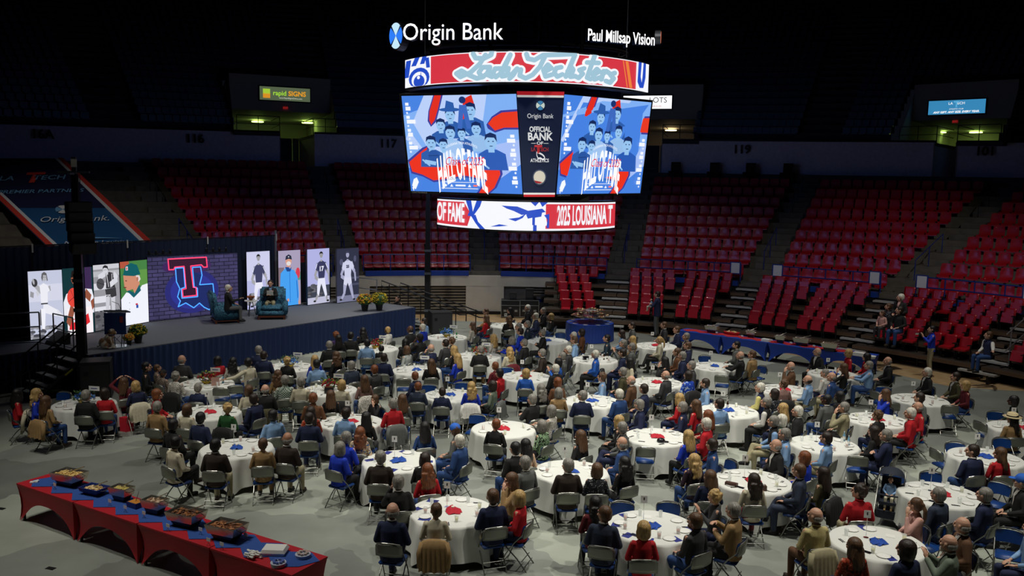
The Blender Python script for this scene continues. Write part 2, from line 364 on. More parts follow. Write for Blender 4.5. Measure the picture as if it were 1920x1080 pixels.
M2_ = portal(*PA[1], *PWIN[1][:2], 'middle', (-.9, 12.3), AMB, [(1258, 243)], 0)
M3_ = portal(*PA[2], *PWIN[2][:2], 'right', (-.35, 11.95), GREEN, [(1762, 247), (1830, 247)], 0)
def signbox(M, label, w, h, bg, s):
    t = thing('lit_sign', label, 'sign'); b = MB()
    b.prism([(-w/2-.08, -h/2-.08), (w/2+.08, -h/2-.08), (w/2+.08, h/2+.08), (-w/2-.08, h/2+.08)], -.18, 0, M=M); b.build('sign_case', m_dark, t)
    MB().prism([(-w/2, -h/2), (w/2, -h/2), (w/2, h/2), (-w/2, h/2)], 0, .01, M=M).build('sign_face', led(bg, s), t); return t
T = lambda x, y, z=.03: Matrix.Translation((x, y, z))
t = signbox(M1_, 'green and grey lit sign reading rapidSIGNS in left portal', 3.2, .85, (98, 112, 84), .7)
for y, c in ((.12, (170, 210, 60)), (-.14, (225, 150, 40))): MB().prism([(-1.4, y-.16), (-.95, y-.16), (-.95, y+.16), (-1.4, y+.16)], .012, .02, M=M1_).build('emblem', led(c, .9), t)
text_on('lettering', 'rapid', M1_ @ T(-.78, .03), .42, led((170, 230, 60), .9), t, align='LEFT', bold=.006)
text_on('lettering', 'SIGNS', M1_ @ T(.2, .03), .42, led((235, 160, 40), .9), t, align='LEFT', bold=.012)
text_on('lettering', 'www.RapidSignsOnline.com', M1_ @ T(.35, -.26), .13, led((220, 225, 210), .9), t)
t = signbox(M2_, 'white lit sign reading LOTS beside the scoreboard', 3.2, .85, (255, 255, 255), 1.1)
text_on('lettering', 'LOTS', M2_ @ T(.7, .12), .5, led((60, 60, 70), .6), t)
text_on('lettering', 'SERVICES', M2_ @ T(.6, -.27), .16, led((200, 60, 60), .8), t)
t = signbox(M3_, 'blue lit sign reading ANY GIFT. ANY SIZE. EVERY YEAR.', 3.2, .85, (58, 140, 190), .9)
text_on('lettering', 'ANY GIFT. ANY SIZE. EVERY YEAR.', M3_ @ T(0, -.3), .17, led((255, 255, 255), 1), t, bold=.006, shear=.2)
text_on('lettering', 'ATHLETIC CLUB', M3_ @ T(0, -.12), .11, led((255, 255, 255), 1), t)
text_on('lettering', 'LA  TECH', M3_ @ T(0, .22), .22, led((255, 255, 255), 1), t)
text_on('lettering', 'T', M3_ @ T(0, .15, .04), .5, led((90, 170, 215), 1), t, bold=.02)
for M, nm in ((M1_, 'left'), (M3_, 'right')):
    b = MB(); b.prism([(-.16, -.98), (.16, -.98), (.16, -.8), (-.16, -.8)], .0, .1, M=M)
    o = b.build('exit_sign', led((120, 20, 20), .5)); tag(o, 'small dim red exit sign under the %s portal sign' % nm, 'exit sign')
    text_on('lettering', 'EXIT', M @ T(0, -.89, .11), .14, led((220, 60, 50), .5), o)
# ------------------------------------------------------------------ rails on the front of the bowl
m_sign = mat('pale_grey_sign', S(205, 208, 215), .6)
for i, (a0, a1) in enumerate(zip(AISLES, AISLES[1:])):
    if a1 < -30 or a0 > 60: continue
    nm = ['', '', 'left of the stage posters', 'behind the right speaker tower', 'below the scoreboard', 'first right of the scoreboard', 'second right of the scoreboard', 'third right of the scoreboard', 'at the right edge', ''][i]
    rr = thing('front_railing', 'blue pipe railing before the red seats, section '+nm, 'railing'); n = 8
    P = lambda a, z: (CX+(R1+.06)*math.sin(a*D2R), CY+(R1+.06)*math.cos(a*D2R), z)
    A0, A1 = a0+1.8, a1-1.8
    for z in (2.62, 3.05): MB().tube([P(A0+(A1-A0)*k/n, z) for k in range(n+1)], .028, 6).build('rail', m_blued, rr)
    for k in range(0, n+1, 2): MB().tube([P(A0+(A1-A0)*k/n, 2.2), P(A0+(A1-A0)*k/n, 3.05)], .028, 6).build('post', m_blued, rr)
    for A, ok in ((A0+.6, a0 > 25), (A1-.6, a0 > 10)):
        if ok:
            M = plane_M(P(A, 2.85), (math.cos(A*D2R), -math.sin(A*D2R), 0), (0, 0, 1)) @ T(0, 0, .06)
            s = thing('section_sign', 'small white rectangular sign hung on the %s end of railing %s' % ('left' if A == A0+.6 else 'right', nm), 'sign')
            MB().prism([(-.26, -.3), (.26, -.3), (.26, .3), (-.26, .3)], -.01, .01, M=M).build('border', m_blued, s)
            MB().prism([(-.2, -.25), (.2, -.25), (.2, .25), (-.2, .25)], .01, .02, M=M).build('face', m_sign, s)
# hand rails up the aisles
for i, A in enumerate(AISLES):
    if A < -40 or A > 62: continue
    for k, nm in ((1, 'lower'), (6, 'upper')):
        h = thing('hand_rail', '%s blue hand rail on aisle %s' % (nm, ['', '', 'beside the covered banner section', 'left of the right tower', 'under the lower ring board', 'right of the ring board', 'leading to section 119', 'between 119 and 101', 'at the right edge', ''][i]), 'hand rail')
        q = [ring(A*D2R, (k+j)/NR+.0) for j in range(3)]
        pts = [(q[j].x, q[j].y, Z1+RISE*(k+j)+.92) for j in range(3)]
        MB().tube([(pts[0][0], pts[0][1], pts[0][2]-.92)]+pts+[(pts[2][0], pts[2][1], pts[2][2]-.9)], .022, 6).build('rail', m_blued if k == 1 else m_dark, h)
        MB().tube([(pts[1][0], pts[1][1], pts[1][2]-.92), pts[1]], .022, 6).build('post', m_blued if k == 1 else m_dark, h)
# ------------------------------------------------------------------ red seats of the fixed bowl
m_red = mat('red_seat_plastic', S(158, 18, 30), .33, noise=.12, nscale=2, coat=.15)
m_redd = mat('red_seat_underside', S(96, 10, 20), .5)
m_rivet = mat('steel_rivet', (.8, .8, .8), .3, 1)
def bowl_shell():
    mb = MB(); n = 7; vs = []; prof = [(-.21, .18), (-.2, .30), (.02, .27), (.16, .30), (.2, .40), (.235, .58), (.26, .76), (.275, .82)]
    for (y, z) in prof:
        for k in range(n):
            u = -1+2*k/(n-1); w = .262*(1-.12*max(0, (z-.7)/.12)); vs.append((u*w, y-.035*u*u*(1 if z > .42 else 0), z+(.03*u*u if z < .42 else -.03*max(0, z-.7)/.12*u**4)))
    fs = [(i*n+k, i*n+k+1, (i+1)*n+k+1, (i+1)*n+k) for i in range(len(prof)-1) for k in range(n-1)]
    mb.add(vs, fs); mb.add([(x, y+.025, z-.012) for x, y, z in vs], [tuple(reversed(f)) for f in fs]); return mb
def bowl_shell_up():  # closed seat pan of the tip-up kind
    return bowl_shell()
def make_bowl_seat():
    t = link('arena_seat', None)
    r = bowl_shell()
    for x in (-.13, .13): r.ell((x, .225, .70), (.016, .012, .016), 6, 1)
    for x in (-.1, .1): r.ell((x, -.1, .292), (.02, .02, .01), 6, 1)
    r.build('seat_shell', [m_red, m_rivet], t, True)
    MB().box((0, .1, .14), (.06, .1, .28)).box((0, .1, .25), (.4, .06, .03)).build('bracket', m_dark, t)
    return t
seat0 = make_bowl_seat(); used0 = False
cand = []
for i, (a0, a1) in enumerate(zip(AISLES, AISLES[1:])):
    if i in (0, 1) or a1 > 76: continue
    for r_ in range(NR-(1 if i >= 5 else 0)):
        t_ = r_/NR; am = (a0+a1)/2*D2R; p = ring(am, t_)
        rad0 = (p-Vector((CX, CY, 0))).length+.45; wid = (a1-a0)*D2R*rad0-1.6; n = int(wid/.54)
        for k in range(n):
            a = am+((k+.5)/n-.5)*wid/rad0; q = ring(a, t_); d = Vector((math.sin(a), math.cos(a), 0)); q = q+d*.5
            u = 960+FPX*q.x/(q.y*_cp)
            if u < -40 or u > 1990: continue
            cand.append((q.length, q, a, i, r_, k))
cand.sort(key=lambda c: (c[4], c[0]))
SECN = {2: 'left of the red posters', 3: 'behind the right tower', 4: 'below the scoreboard', 5: 'right of the scoreboard', 6: 'below number 119', 7: 'left of number 101', 8: 'at the right edge'}
SECN = {2: 'section left of the passage door', 3: 'section behind right tower', 4: 'section below the ring board', 5: 'section right of scoreboard', 6: 'section next right', 7: 'section beside far right aisle', 8: 'right edge section'}
ORDN = 'first second third fourth fifth sixth seventh eighth ninth tenth eleventh twelfth thirteenth fourteenth fifteenth sixteenth'.split()
ORD = ['front', 'second', 'third', 'fourth', 'fifth', 'sixth', 'seventh']
rest = MB(); sh = bowl_shell(); cnt = 0
for (dist, q, a, i, r_, k) in cand:
    z = Z1+RISE*r_
    if cnt < 300 and r_ < 6:
        s = seat0 if not used0 else dup(seat0, (0, 0, 0)); used0 = True; s.location = (q.x, q.y, z); s.rotation_euler = (0, 0, -a)
        tag(s, 'red arena seat, %s from left in the %s row, %s' % (ORDN[k], ORD[r_], SECN[i]), 'seat', '%s row of red seats, %s' % (ORD[r_], SECN[i])); cnt += 1
    else:
        R = Matrix.Translation((q.x, q.y, z)) @ Matrix.Rotation(-a, 4, 'Z')
        rest.add([R @ Vector(v) for v in sh.v], sh.f)
tag(rest.build('upper_red_seats', m_red, None, True), 'many dim red seats filling the upper rows of the lower bowl', 'seats', kind='stuff')
# ------------------------------------------------------------------ retractable bleachers
m_step = mat('aluminium_step', S(190, 190, 186), .45, .2); m_deck = mat('dark_deck', S(52, 44, 38), .6); m_board = mat('brown_deck_edge', S(86, 66, 48), .6)
RT0_, RDZ, RZ0 = 20.0, .32, .5
def make_flip(up):
    t = link('flip_seat', None)
    mb = MB(); n = 5
    for k, (z0, z1, y0, y1) in enumerate(((.42, .62, .12, .15), (.62, .86, .15, .20))):
        vs = [(x, y, z) for (y, z) in ((y0, z0), (y1, z1)) for x in (-.22, -.1, .1, .22)]
    prof = [(.10, .40), (.13, .5), (.16, .65), (.20, .80), (.21, .86)]
    vs = [(x*.225, y-.02*x*x, z) for y, z in prof for x in (-1, -.5, 0, .5, 1)]; fs = [(i*5+k, i*5+k+1, i*5+k+6, i*5+k+5) for i in range(4) for k in range(4)]
    mb.add(vs, fs); mb.add([(x, y+.035, z) for x, y, z in vs], [tuple(reversed(f)) for f in fs])
    ed = [0, 5, 10, 15, 20, 21, 22, 23, 24, 19, 14, 9, 4, 3, 2, 1]; b = len(vs)
    mb.f += [(a, c, c+b, a+b) for a, c in zip(ed, ed[1:]+ed[:1])]; mb.m += [0]*len(ed)
    mb.build('backrest', m_red, t, True)
    if up: MB().box((0, .02, .50), (.43, .07, .38), rx=-.25).build('seat_pan', m_red, t)
    else: MB().box((0, -.08, .42), (.43, .40, .06), rx=.08).build('seat_pan', m_red, t)
    for x in (-.25, .25): MB().box((x, .05, .3), (.03, .06, .6)).box((x, -.04, .6), (.035, .3, .03)).build('arm', m_dark, t)
    return t
flip = {0: make_flip(False), 1: make_flip(True)}; fused = {0: False, 1: False}
RSEC = [(5.6, 12.0, 'left of the first white steps'), (14.9, 27.4, 'between first and second white steps'), (30.6, 42.6, 'between second and third white steps'), (46.0, 57.4, 'between third and fourth white steps'), (60.6, 73, 'at the right edge')]
for si, (a0, a1, nm) in enumerate(RSEC):
    b = thing('pull_out_bleacher', 'dark pull-out bleacher of red seats '+nm, 'bleacher')
    deck = MB(); edge = MB()
    for i in range(5):
        r = RT0_+.8*i; z = RZ0+RDZ*i
        arc_wall(deck, a0-1.4, a1+1.4, r-.35, z-.06, z, .82, 3); arc_wall(edge, a0-1.4, a1+1.4, r-.38, z-.14, z, .03, 3)
    deck.build('deck', m_deck, b); edge.build('edge_board', m_board, b)
    for A in (a0-1.3, (a0+a1)/2, a1+1.3):
        for i in range(5):
            f = MB(); r = RT0_+.8*i; a = A*D2R; f.box((CX+r*math.sin(a), CY+r*math.cos(a), (RZ0+RDZ*i-.1)/2), (.06, .06, RZ0+RDZ*i-.1), -a)
            f.build('support_post', m_dark, b)
    for i in range(5):
        r = RT0_+.8*i+.1; z = RZ0+RDZ*i; amid = (a0+a1)/2
        if si == 0: groups = [(a0+.3+.35*(4-i), 4 if i == 4 else 3)]
        else:
            L_ = 4 if i >= 3 else 3; groups = [(a0+.35+.25*(4-i), L_ if i > 0 else 3), (amid+.9+.12*(4-i), 4 if i >= 3 else 3)]
        kk = 0
        for g0, n in groups:
            for k in range(n):
                a = (g0+k*.56/r/D2R*1.03)*D2R; up = 1 if (si*7+i*3+kk*5+k) % 3 else 0; kk += 1
                s = flip[up] if not fused[up] else dup(flip[up], (0, 0, 0)); fused[up] = True
                s.location = (CX+r*math.sin(a), CY+r*math.cos(a), z); s.rotation_euler = (0, 0, -a)
                lab = 'red %s seat, %s in %s bleacher row, %s' % ('tipped-up' if up else 'lowered', ORDN[kk-1], ORD[i], nm)
                tag(s, lab, 'seat', 'pull-out bleacher seats '+nm)
for si, A in enumerate((13.4, 29.0, 44.3, 59.0)):
    b = thing('bleacher_steps', 'pale metal bleacher steps, %s flight from the dessert table' % ORD[si].replace('front', 'first'), 'steps')
    for i in range(6):
        r = RT0_-.3+.8*i-.1; a = A*D2R; z = .28+RDZ*i
        MB().box((CX+r*math.sin(a), CY+r*math.cos(a), z), (1.35, .36, .07), -a).build('step', m_step, b)
    for sx in (-.55, .55):
        f = MB()
        for i in range(6):
            r = RT0_-.3+.8*i-.1; a = A*D2R; c = Vector((CX+r*math.sin(a), CY+r*math.cos(a), (.24+RDZ*i)/2))+Vector((math.cos(a), -math.sin(a), 0))*sx
            f.box(c, (.06, .82, .24+RDZ*i), -a)
        f.build('stringer', m_dark, b)

m_pc = mat('dark_maroon_cushion', S(50, 18, 22), .8)
for k, px in enumerate((1263, 1335, 1404, 1474)):
    a = ang_of_px(px)*D2R; q = ring(a, (NR-1)/NR); dq = Vector((math.sin(a), math.cos(a), 0)); q = q+dq*.75
    t = thing('padded_chair', 'dark padded armchair against the concourse wall, %s of four' % ['leftmost', 'second', 'third', 'rightmost'][k], 'chair', (q.x, q.y, Z1+RISE*(NR-1)), -a, 'padded armchairs under the concourse wall')
    MB().box((0, 0, .42), (.56, .5, .16)).build('seat', m_pc, t); MB().box((0, .26, .84), (.56, .14, .74), rx=-.08).build('backrest', m_pc, t)
    for x in (-.34, .34): MB().box((x, -.02, .5), (.1, .5, .3)).build('armrest', m_pc, t)
    MB().tube([(0, 0, 0), (0, 0, .36)], .05, 8).prism(E(0, 0, .26, .26, 16), 0, .04).build('base', m_dark, t)
# ------------------------------------------------------------------ stage
SH = 1.2
m_carpet = mat('charcoal_stage_carpet', S(98, 102, 110), .95, noise=.18, nscale=30)
def drape(name, P0, P1, z0, z1, m, label=None, cat=None, amp=.05, pl=.22, parent=None, sub=6):
    P0 = Vector(P0); P1 = Vector(P1); d = (P1-P0); Ln = d.length; d.normalize(); n = Vector((-d.y, d.x, 0)); N = max(4, int(Ln/pl*sub)); mb = MB(); vs = []
    rr = random.Random(int(Ln*100))
    ph = 0
    for i in range(N+1):
        u = Ln*i/N; ph += 2*PI/sub*(1+.25*math.sin(i*.7)); o = amp*math.sin(ph)+amp*.3*math.sin(ph*.37)
        p = P0+d*u
        vs.append(p+n*o*.5+Vector((0, 0, z1))); vs.append(p+n*o*1.15+Vector((0, 0, z0)))
    k = len(vs); vs2 = [v-n*.015 for v in vs]
    fs = [(2*i+1, 2*i+3, 2*i+2, 2*i) for i in range(N)]; mb.add(vs, fs); mb.add(vs2, [tuple(reversed(f)) for f in fs])
    o = mb.build(name, m, parent, True)
    if label: tag(o, label, cat)
    return o
m_navy = mat('navy_velour', S(24, 44, 86), .9, bump=.1, bscale=60)
m_navyd = mat('dark_navy_drape', S(20, 34, 62), .9, bump=.1, bscale=60)
A = Vector((-13.05, 25.9, 0)); B = Vector((-4.3, 37.5, 0)); du = (B-A).normalized(); nv = Vector((-du.y, du.x, 0)); SD = 4.6
stg = thing('stage_platform', 'long raised stage with charcoal carpet and navy pleated skirt', 'stage', tuple(A), 0)
loc = lambda v: Vector(v)-A
MB().prism([tuple((loc(p)).xy) for p in (A, B, B+nv*SD, A+nv*SD)], SH-.12, SH).build('deck', m_carpet, stg)
drape('skirt', loc(A-nv*.06), loc(B-nv*.06), .02, SH-.02, m_navy, parent=stg)
drape('skirt', loc(B+du*.06), loc(B+nv*SD+du*.06), .02, SH-.02, m_navy, parent=stg)
drape('skirt', loc(A+nv*SD-du*.06), loc(A-du*.06), .02, SH-.02, m_navy, parent=stg)
for i in range(9):
    for j in (0.25, SD-.2):
        p = loc(A+du*(.3+i*1.72)+nv*j); MB().box((p.x, p.y, .54), (.08, .08, 1.08)).build('leg', m_dark, stg)
# backdrop drapes on poles
Q0 = A+nv*(SD+.25)-du*2.2; Q1 = Q0+du*13.0
tops = [(-.2, 4.55)]
dr = thing('backdrop_drape', 'tall dark navy pipe-and-drape backdrop behind the stage screens', 'drape')
drape('curtain', Q0-du*6, Q1-du*.1, .3, 4.25, m_navyd, parent=dr, amp=.05, pl=.25)
for k in range(6):
    p = Q0-du*4+du*3.4*k; 
    MB().tube([(p.x, p.y, 0), (p.x, p.y, 4.3)], .025, 6).build('upright', m_dark, dr)
    MB().box((p.x-nv.x*.06, p.y-nv.y*.06, 4.2), (.05, .02, .3), math.atan2(du.y, du.x)).build('white_strap', mat('strap_white', S(200, 200, 195), .6), dr)
p, q = Q0-du*6, Q1; MB().tube([(p.x, p.y, 4.28), (q.x, q.y, 4.28)], .025, 6).build('crossbar', m_dark, dr)
dr2 = drape('side_drape', Q1+du*.15, Q1+du*3.1, .3, 3.0, m_navyd, 'lower navy drape behind the four right stage posters', 'drape')
# poles of the drape end
o = MB().tube([(Q1.x, Q1.y, 0), (Q1.x, Q1.y, 4.5)], .05, 8).build('drape_upright', mat('pale_pole', S(150, 160, 175), .4, .6)); tag(o, 'pale upright pole at right end of tall backdrop', 'pole')
# --- LED posters -----------------------------------------------------
SKIN = (196, 150, 124); GR = lambda v: (v, v, min(255, int(v*1.03)+2))
def rc(x0, y0, x1, y1): return [(x0, y0), (x1, y0), (x1, y1), (x0, y1)]
def star(): return []
def player(jer, skin, hair, pants, hx=.48, hy=.86, lean=0, stripe=None, num=None, legs=1):
    s = []
    s.append((skin, L(hx-.13, .70, hx-.30, .50, .05, .04))); s.append((skin, L(hx-.30, .50, hx-.08, .42, .04, .035)))
    s.append((skin, L(hx+.14, .70, hx+.33, .55, .05, .04))); s.append((skin, L(hx+.33, .55, hx+.36, .38, .04, .03)))
    s.append((pants, [(hx-.14, .50), (hx+.15, .50), (hx+.20, .30), (hx+.10, .22), (hx, .36), (hx-.10, .24), (hx-.20, .30)]))
    s.append((pants if legs == 1 else skin, L(hx+.12, .32, hx+.22, .12, .075, .045))); s.append((pants if legs == 1 else skin, L(hx-.12, .32, hx-.16, .15, .075, .045)))
    s.append((skin, L(hx+.22, .13, hx+.26, .04, .04, .03))); s.append((skin, L(hx-.16, .16, hx-.28, .06, .04, .03)))
    s.append((GR(30), E(hx+.29, .035, .06, .018))); s.append((GR(30), E(hx-.31, .05, .06, .018)))
    s.append((jer, [(hx-.16, .745), (hx-.05, .78), (hx+.06, .78), (hx+.18, .745), (hx+.17, .60), (hx+.14, .46), (hx-.13, .46), (hx-.15, .60)]))
    s.append((jer, L(hx-.15, .72, hx-.22, .61, .06, .05))); s.append((jer, L(hx+.16, .72, hx+.26, .62, .06, .05)))
    if stripe: s.append((stripe, L(hx-.19, .73, hx-.25, .64, .012))); s.append((stripe, L(hx+.20, .73, hx+.29, .64, .012)))
    s.append((skin, rc(hx-.04, .765, hx+.04, .80))); s.append((skin, E(hx, hy-.02, .072, .052))); s.append((hair, [(hx-.085, hy-.02), (hx-.08, hy+.025), (hx-.03, hy+.048), (hx+.03, hy+.048), (hx+.08, hy+.02), (hx+.08, hy-.02), (hx+.055, hy+.01), (hx-.05, hy+.012)]))
    s.append((GR(40), E(hx-.028, hy-.015, .012, .005))); s.append((GR(40), E(hx+.028, hy-.015, .012, .005))); s.append((GR(90), E(hx, hy-.045, .022, .005)))
    return s
def grain(base, n, seed, y0, y1, v0, v1):
    r = random.Random(seed); return [((lambda v: (v, v, min(255, v+8)))(r.randrange(v0, v1, 12)), E(r.random(), y0+(y1-y0)*r.random(), .05+.08*r.random(), .012+.02*r.random(), 8)) for _ in range(n)]
P1 = [((196, 200, 222), rc(0, 0, 1, 1)), ((212, 214, 232), rc(0, .55, 1, .8))]+grain(0, 46, 3, 0, .17, 60, 160)+[(GR(110), L(.3, .2, .36, .42, .06, .05)), (GR(235), L(.40, .46, .80, .36, .075, .05)), (GR(240), L(.40, .44, .38, .14, .07, .045)), (GR(225), L(.80, .37, .98, .30, .05, .02)), (GR(205), L(.33, .72, .22, .66, .04)), (GR(170), L(.36, .70, .18, .80, .045, .035)), (GR(165), L(.55, .72, .64, .74, .04)), (GR(60), E(.18, .83, .085, .06)), (GR(170), E(.15, .85, .03, .05, 12, .5)), (GR(236), [(.32, .78), (.44, .82), (.56, .78), (.62, .70), (.55, .68), (.54, .52), (.34, .52), (.34, .66)]), (GR(60), rc(.34, .505, .54, .525)), (GR(150), L(.10, .70, .08, .62, .05)), (GR(180), E(.47, .90, .075, .055)), (GR(95), [(.38, .90), (.40, .96), (.47, .985), (.54, .96), (.57, .86), (.54, .84), (.53, .93), (.44, .94), (.41, .84)]), (GR(60), E(.45, .905, .012, .005)), (GR(60), E(.50, .905, .012, .005))]
P2 = [((16, 52, 58), rc(0, 0, 1, 1)), ((60, 40, 80), rc(.7, .55, .95, 1)), ((20, 90, 70), rc(.55, .7, .72, 1)), ((235, 236, 245), [(.0, .5), (.1, .62), (.5, .70), (.95, .66), (1, .55), (1, .3), (.0, .3)]), ((248, 240, 244), rc(.1, 0, .95, .4)), ((225, 40, 48), [(.15, .08), (.2, .26), (.5, .2), (.8, .3), (.85, .16), (.5, .06)]), ((235, 236, 245), L(.3, .2, .7, .26, .02)), ((150, 84, 62), L(.9, .52, .72, .62, .06, .07)), ((150, 84, 62), L(.95, .5, 1, .36, .06)), ((150, 84, 62), L(.3, .42, .12, .16, .08, .07)), ((150, 84, 62), E(.40, .84, .13, .09)), ((30, 20, 18), [(.27, .86), (.3, .95), (.45, .98), (.55, .9), (.4, .92), (.33, .86)]), ((228, 70, 58), E(.33, .56, .21, .145)), ((120, 30, 30), L(.16, .5, .5, .62, .005)), ((120, 30, 30), L(.24, .68, .42, .44, .005)), ((150, 84, 62), E(.62, .52, .12, .04, 14, .7)), ((20, 20, 24), E(.30, .83, .02, .01))]
P3 = [(GR(150), rc(0, 0, 1, 1)), (GR(185), rc(0, .82, 1, .9)), (GR(205), rc(0, .93, 1, 1)), (GR(215), rc(0, .62, .5, .72)), (GR(225), rc(0, .42, .55, .52)), (GR(90), rc(0, 0, 1, .28))]+grain(0, 30, 8, 0, .3, 50, 130)+[(GR(225), rc(0, .3, .6, .36)), (GR(205), L(.52, .5, .48, .22, .08, .06)), (GR(205), L(.72, .5, .72, .22, .085, .06)), (GR(235), L(.48, .2, .56, .08, .05)), (GR(235), L(.72, .22, .80, .06, .05)), (GR(55), [(.42, .62), (.84, .63), (.86, .5), (.66, .48), (.6, .52), (.46, .5)]), (GR(230), rc(.42, .52, .62, .53)), (GR(50), [(.48, .86), (.60, .88), (.74, .86), (.82, .63), (.46, .63)]), (GR(215), L(.78, .84, .92, .76, .05)), (GR(215), L(.92, .76, .62, .68, .045)), (GR(215), L(.44, .86, .18, .8, .045)), (GR(200), rc(.48, .84, .56, .89)), (GR(210), E(.46, .915, .1, .05)), (GR(40), [(.35, .93), (.37, .97), (.45, .99), (.55, .97), (.58, .9), (.52, .94), (.42, .95)]), (GR(50), E(.42, .915, .014, .005)), (GR(50), E(.48, .915, .014, .005)), (GR(75), E(.25, .71, .15, .085)), (GR(30), L(.12, .74, .4, .69, .004)), (GR(225), L(.5, .85, .56, .65, .01)), (GR(225), L(.7, .85, .7, .65, .01))]
P4 = [((70, 128, 66), rc(0, 0, 1, 1)), ((178, 84, 60), rc(0, .9, .32, 1)), ((96, 150, 70), rc(.6, .6, 1, .85)), ((240, 242, 252), [(0, .42), (.2, .52), (.55, .46), (.78, .6), (1, .62), (1, 0), (0, 0)]), ((18, 92, 104), [(.12, .48), (.22, .54), (.46, .42), (.74, .52), (.68, .62), (.48, .50), (.24, .56)]), ((206, 140, 112), [(.10, .80), (.13, .62), (.22, .54), (.46, .56), (.66, .64), (.62, .80)]), ((206, 140, 112), L(.5, .7, .6, .56, .13)), ((225, 215, 212), [(.55, .78), (.70, .76), (.74, .70), (.66, .66), (.60, .72)]), ((180, 110, 90), E(.62, .71, .035, .035)), ((10, 92, 98), [(.02, .80), (.1, .80), (.18, .93), (.40, .97), (.62, .93), (.74, .78), (.5, .76), (.2, .78)]), ((235, 235, 240), rc(.20, .86, .28, .92)), ((200, 40, 50), rc(.22, .865, .26, .91)), ((60, 30, 30), E(.2, .70, .03, .008)), ((110, 50, 46), L(.10, .60, .2, .595, .008)), ((200, 40, 60), rc(.52, .30, .60, .325)), ((40, 80, 170), rc(.54, .25, .62, .30)), (GR(150), E(.30, .35, .015, .008)), (GR(150), E(.29, .25, .015, .008))]
P5 = [((182, 184, 226), rc(0, 0, 1, 1)), ((205, 206, 236), rc(0, .5, 1, 1))]+grain(0, 40, 5, 0, .26, 60, 170)+player((62, 64, 98), GR(165), GR(40), (232, 232, 248), .50, .905, stripe=(225, 228, 245))
P6 = [((168, 158, 186), rc(0, 0, 1, 1)), ((130, 110, 120), rc(0, .2, .25, .7)), ((90, 150, 130), rc(.5, .45, 1, .6)), ((215, 60, 80), E(.88, .58, .1, .1)), ((70, 160, 240), [(.08, .5), (.1, .60), (.36, .70), (.52, .66), (.70, .64), (.86, .52), (.92, .2), (.88, 0), (.2, 0), (.06, .3)]), ((40, 110, 200), L(.5, .68, .52, .05, .012)), ((40, 110, 200), L(.82, .45, .86, .12, .02)), ((30, 70, 140), [(.3, .70), (.44, .72), (.5, .66), (.6, .70), (.54, .62), (.38, .62)]), ((210, 150, 130), rc(.36, .70, .54, .78)), ((214, 156, 134), E(.46, .80, .14, .075)), ((225, 220, 220), E(.46, .765, .10, .04)), ((40, 46, 66), [(.31, .83), (.34, .90), (.46, .93), (.58, .90), (.61, .83), (.46, .85)]), (GR(200), E(.46, .885, .03, .012)), ((210, 150, 130), E(.93, .04, .05, .04)), ((210, 150, 130), E(.42, .1, .05, .03))]
P7 = [((176, 178, 226), rc(0, 0, 1, 1)), ((60, 66, 80), rc(0, .1, 1, .33)), ((190, 190, 214), rc(0, 0, 1, .12))]+grain(0, 30, 6, .12, .35, 50, 120)+player((56, 58, 92), GR(160), GR(35), (228, 230, 248), .62, .90, stripe=(225, 228, 245))
P8 = [((46, 48, 68), rc(0, 0, 1, 1)), ((120, 122, 150), rc(0, 0, 1, .12)), ((70, 72, 96), rc(.5, .3, 1, .34)), ((74, 76, 100), rc(.55, .42, 1, .46)), ((80, 82, 110), E(.82, .8, .06, .06)), ((80, 82, 110), E(.2, .75, .08, .06))]+player((205, 206, 232), (165, 166, 196), (60, 62, 84), (212, 213, 235), .48, .90, legs=2)
def poster(TLp, TRp, BLp, BRp, shapes, label, nums=None, off=0.0):
    b0 = at_z(*BLp, SH+.03); b1 = at_z(*BRp, SH+.03); rt = (b1-b0); rt.z = 0; w = rt.length
    hL = CAMP+ray(*TLp)*(b0.y/ray(*TLp).y); hR = CAMP+ray(*TRp)*(b1.y/ray(*TRp).y); h = ((hL.z-b0.z)+(hR.z-b1.z))/2
    c = (b0+b1)/2; c.z = SH+.03+h/2; M = plane_M(c, rt, (0, 0, 1))
    t = thing('led_poster', label, 'screen')
    MB().prism([(-w/2, -h/2), (w/2, -h/2), (w/2, h/2), (-w/2, h/2)], -.09, 0, M=M).build('cabinet', m_dark, t)
    foot = MB(); 
    for x in (-w*.35, w*.35): MB().prism([(x-.05, -h/2-.03), (x+.05, -h/2-.03), (x+.05, -h/2), (x-.05, -h/2)], -.45, 0, M=M).build('foot', m_dark, t)
    art('picture', M, w, h, shapes, t, 1.0)
    for (s, x, y, sz, c_) in nums or (): text_on('numeral', s, M @ T((x-.5)*w, (y-.5)*h, .012), sz*h, led(c_, 1), t, bold=.012)
    return t, M, w, h
poster((48, 510), (114, 505), (58, 637), (121, 630), P1, 'leftmost stage screen, grey picture of man tossing a ball')
poster((114, 504), (172, 500), (122, 629.5), (178, 622), P2, 'stage screen of person holding orange basketball, behind tower')
poster((167, 498), (225, 493), (179, 621), (227, 613), P3, 'stage screen, grey picture of basketball player dribbling')
poster((219, 491), (274, 487), (229, 612), (279, 603), P4, 'stage screen of man in green cap and white shirt')
poster((459, 473), (504, 470), (464, 581), (507, 576), P5, 'stage screen, grey footballer picture nearest the seated speakers', [('74', .5, .63, .13, (235, 236, 250))])
poster((518, 471), (560, 468), (523, 575), (564, 570), P6, 'stage screen of man in bright blue jacket and cap')
poster((574, 468), (615, 465), (577, 572), (618, 566), P7, 'stage screen, grey footballer picture right of the blue jacket one', [('17', .62, .63, .12, (235, 236, 250))])
poster((629, 467), (670, 464), (632, 568), (673, 563), P8, 'rightmost stage screen, dark picture of basketball runner', [('25', .48, .66, .07, (60, 62, 90))])
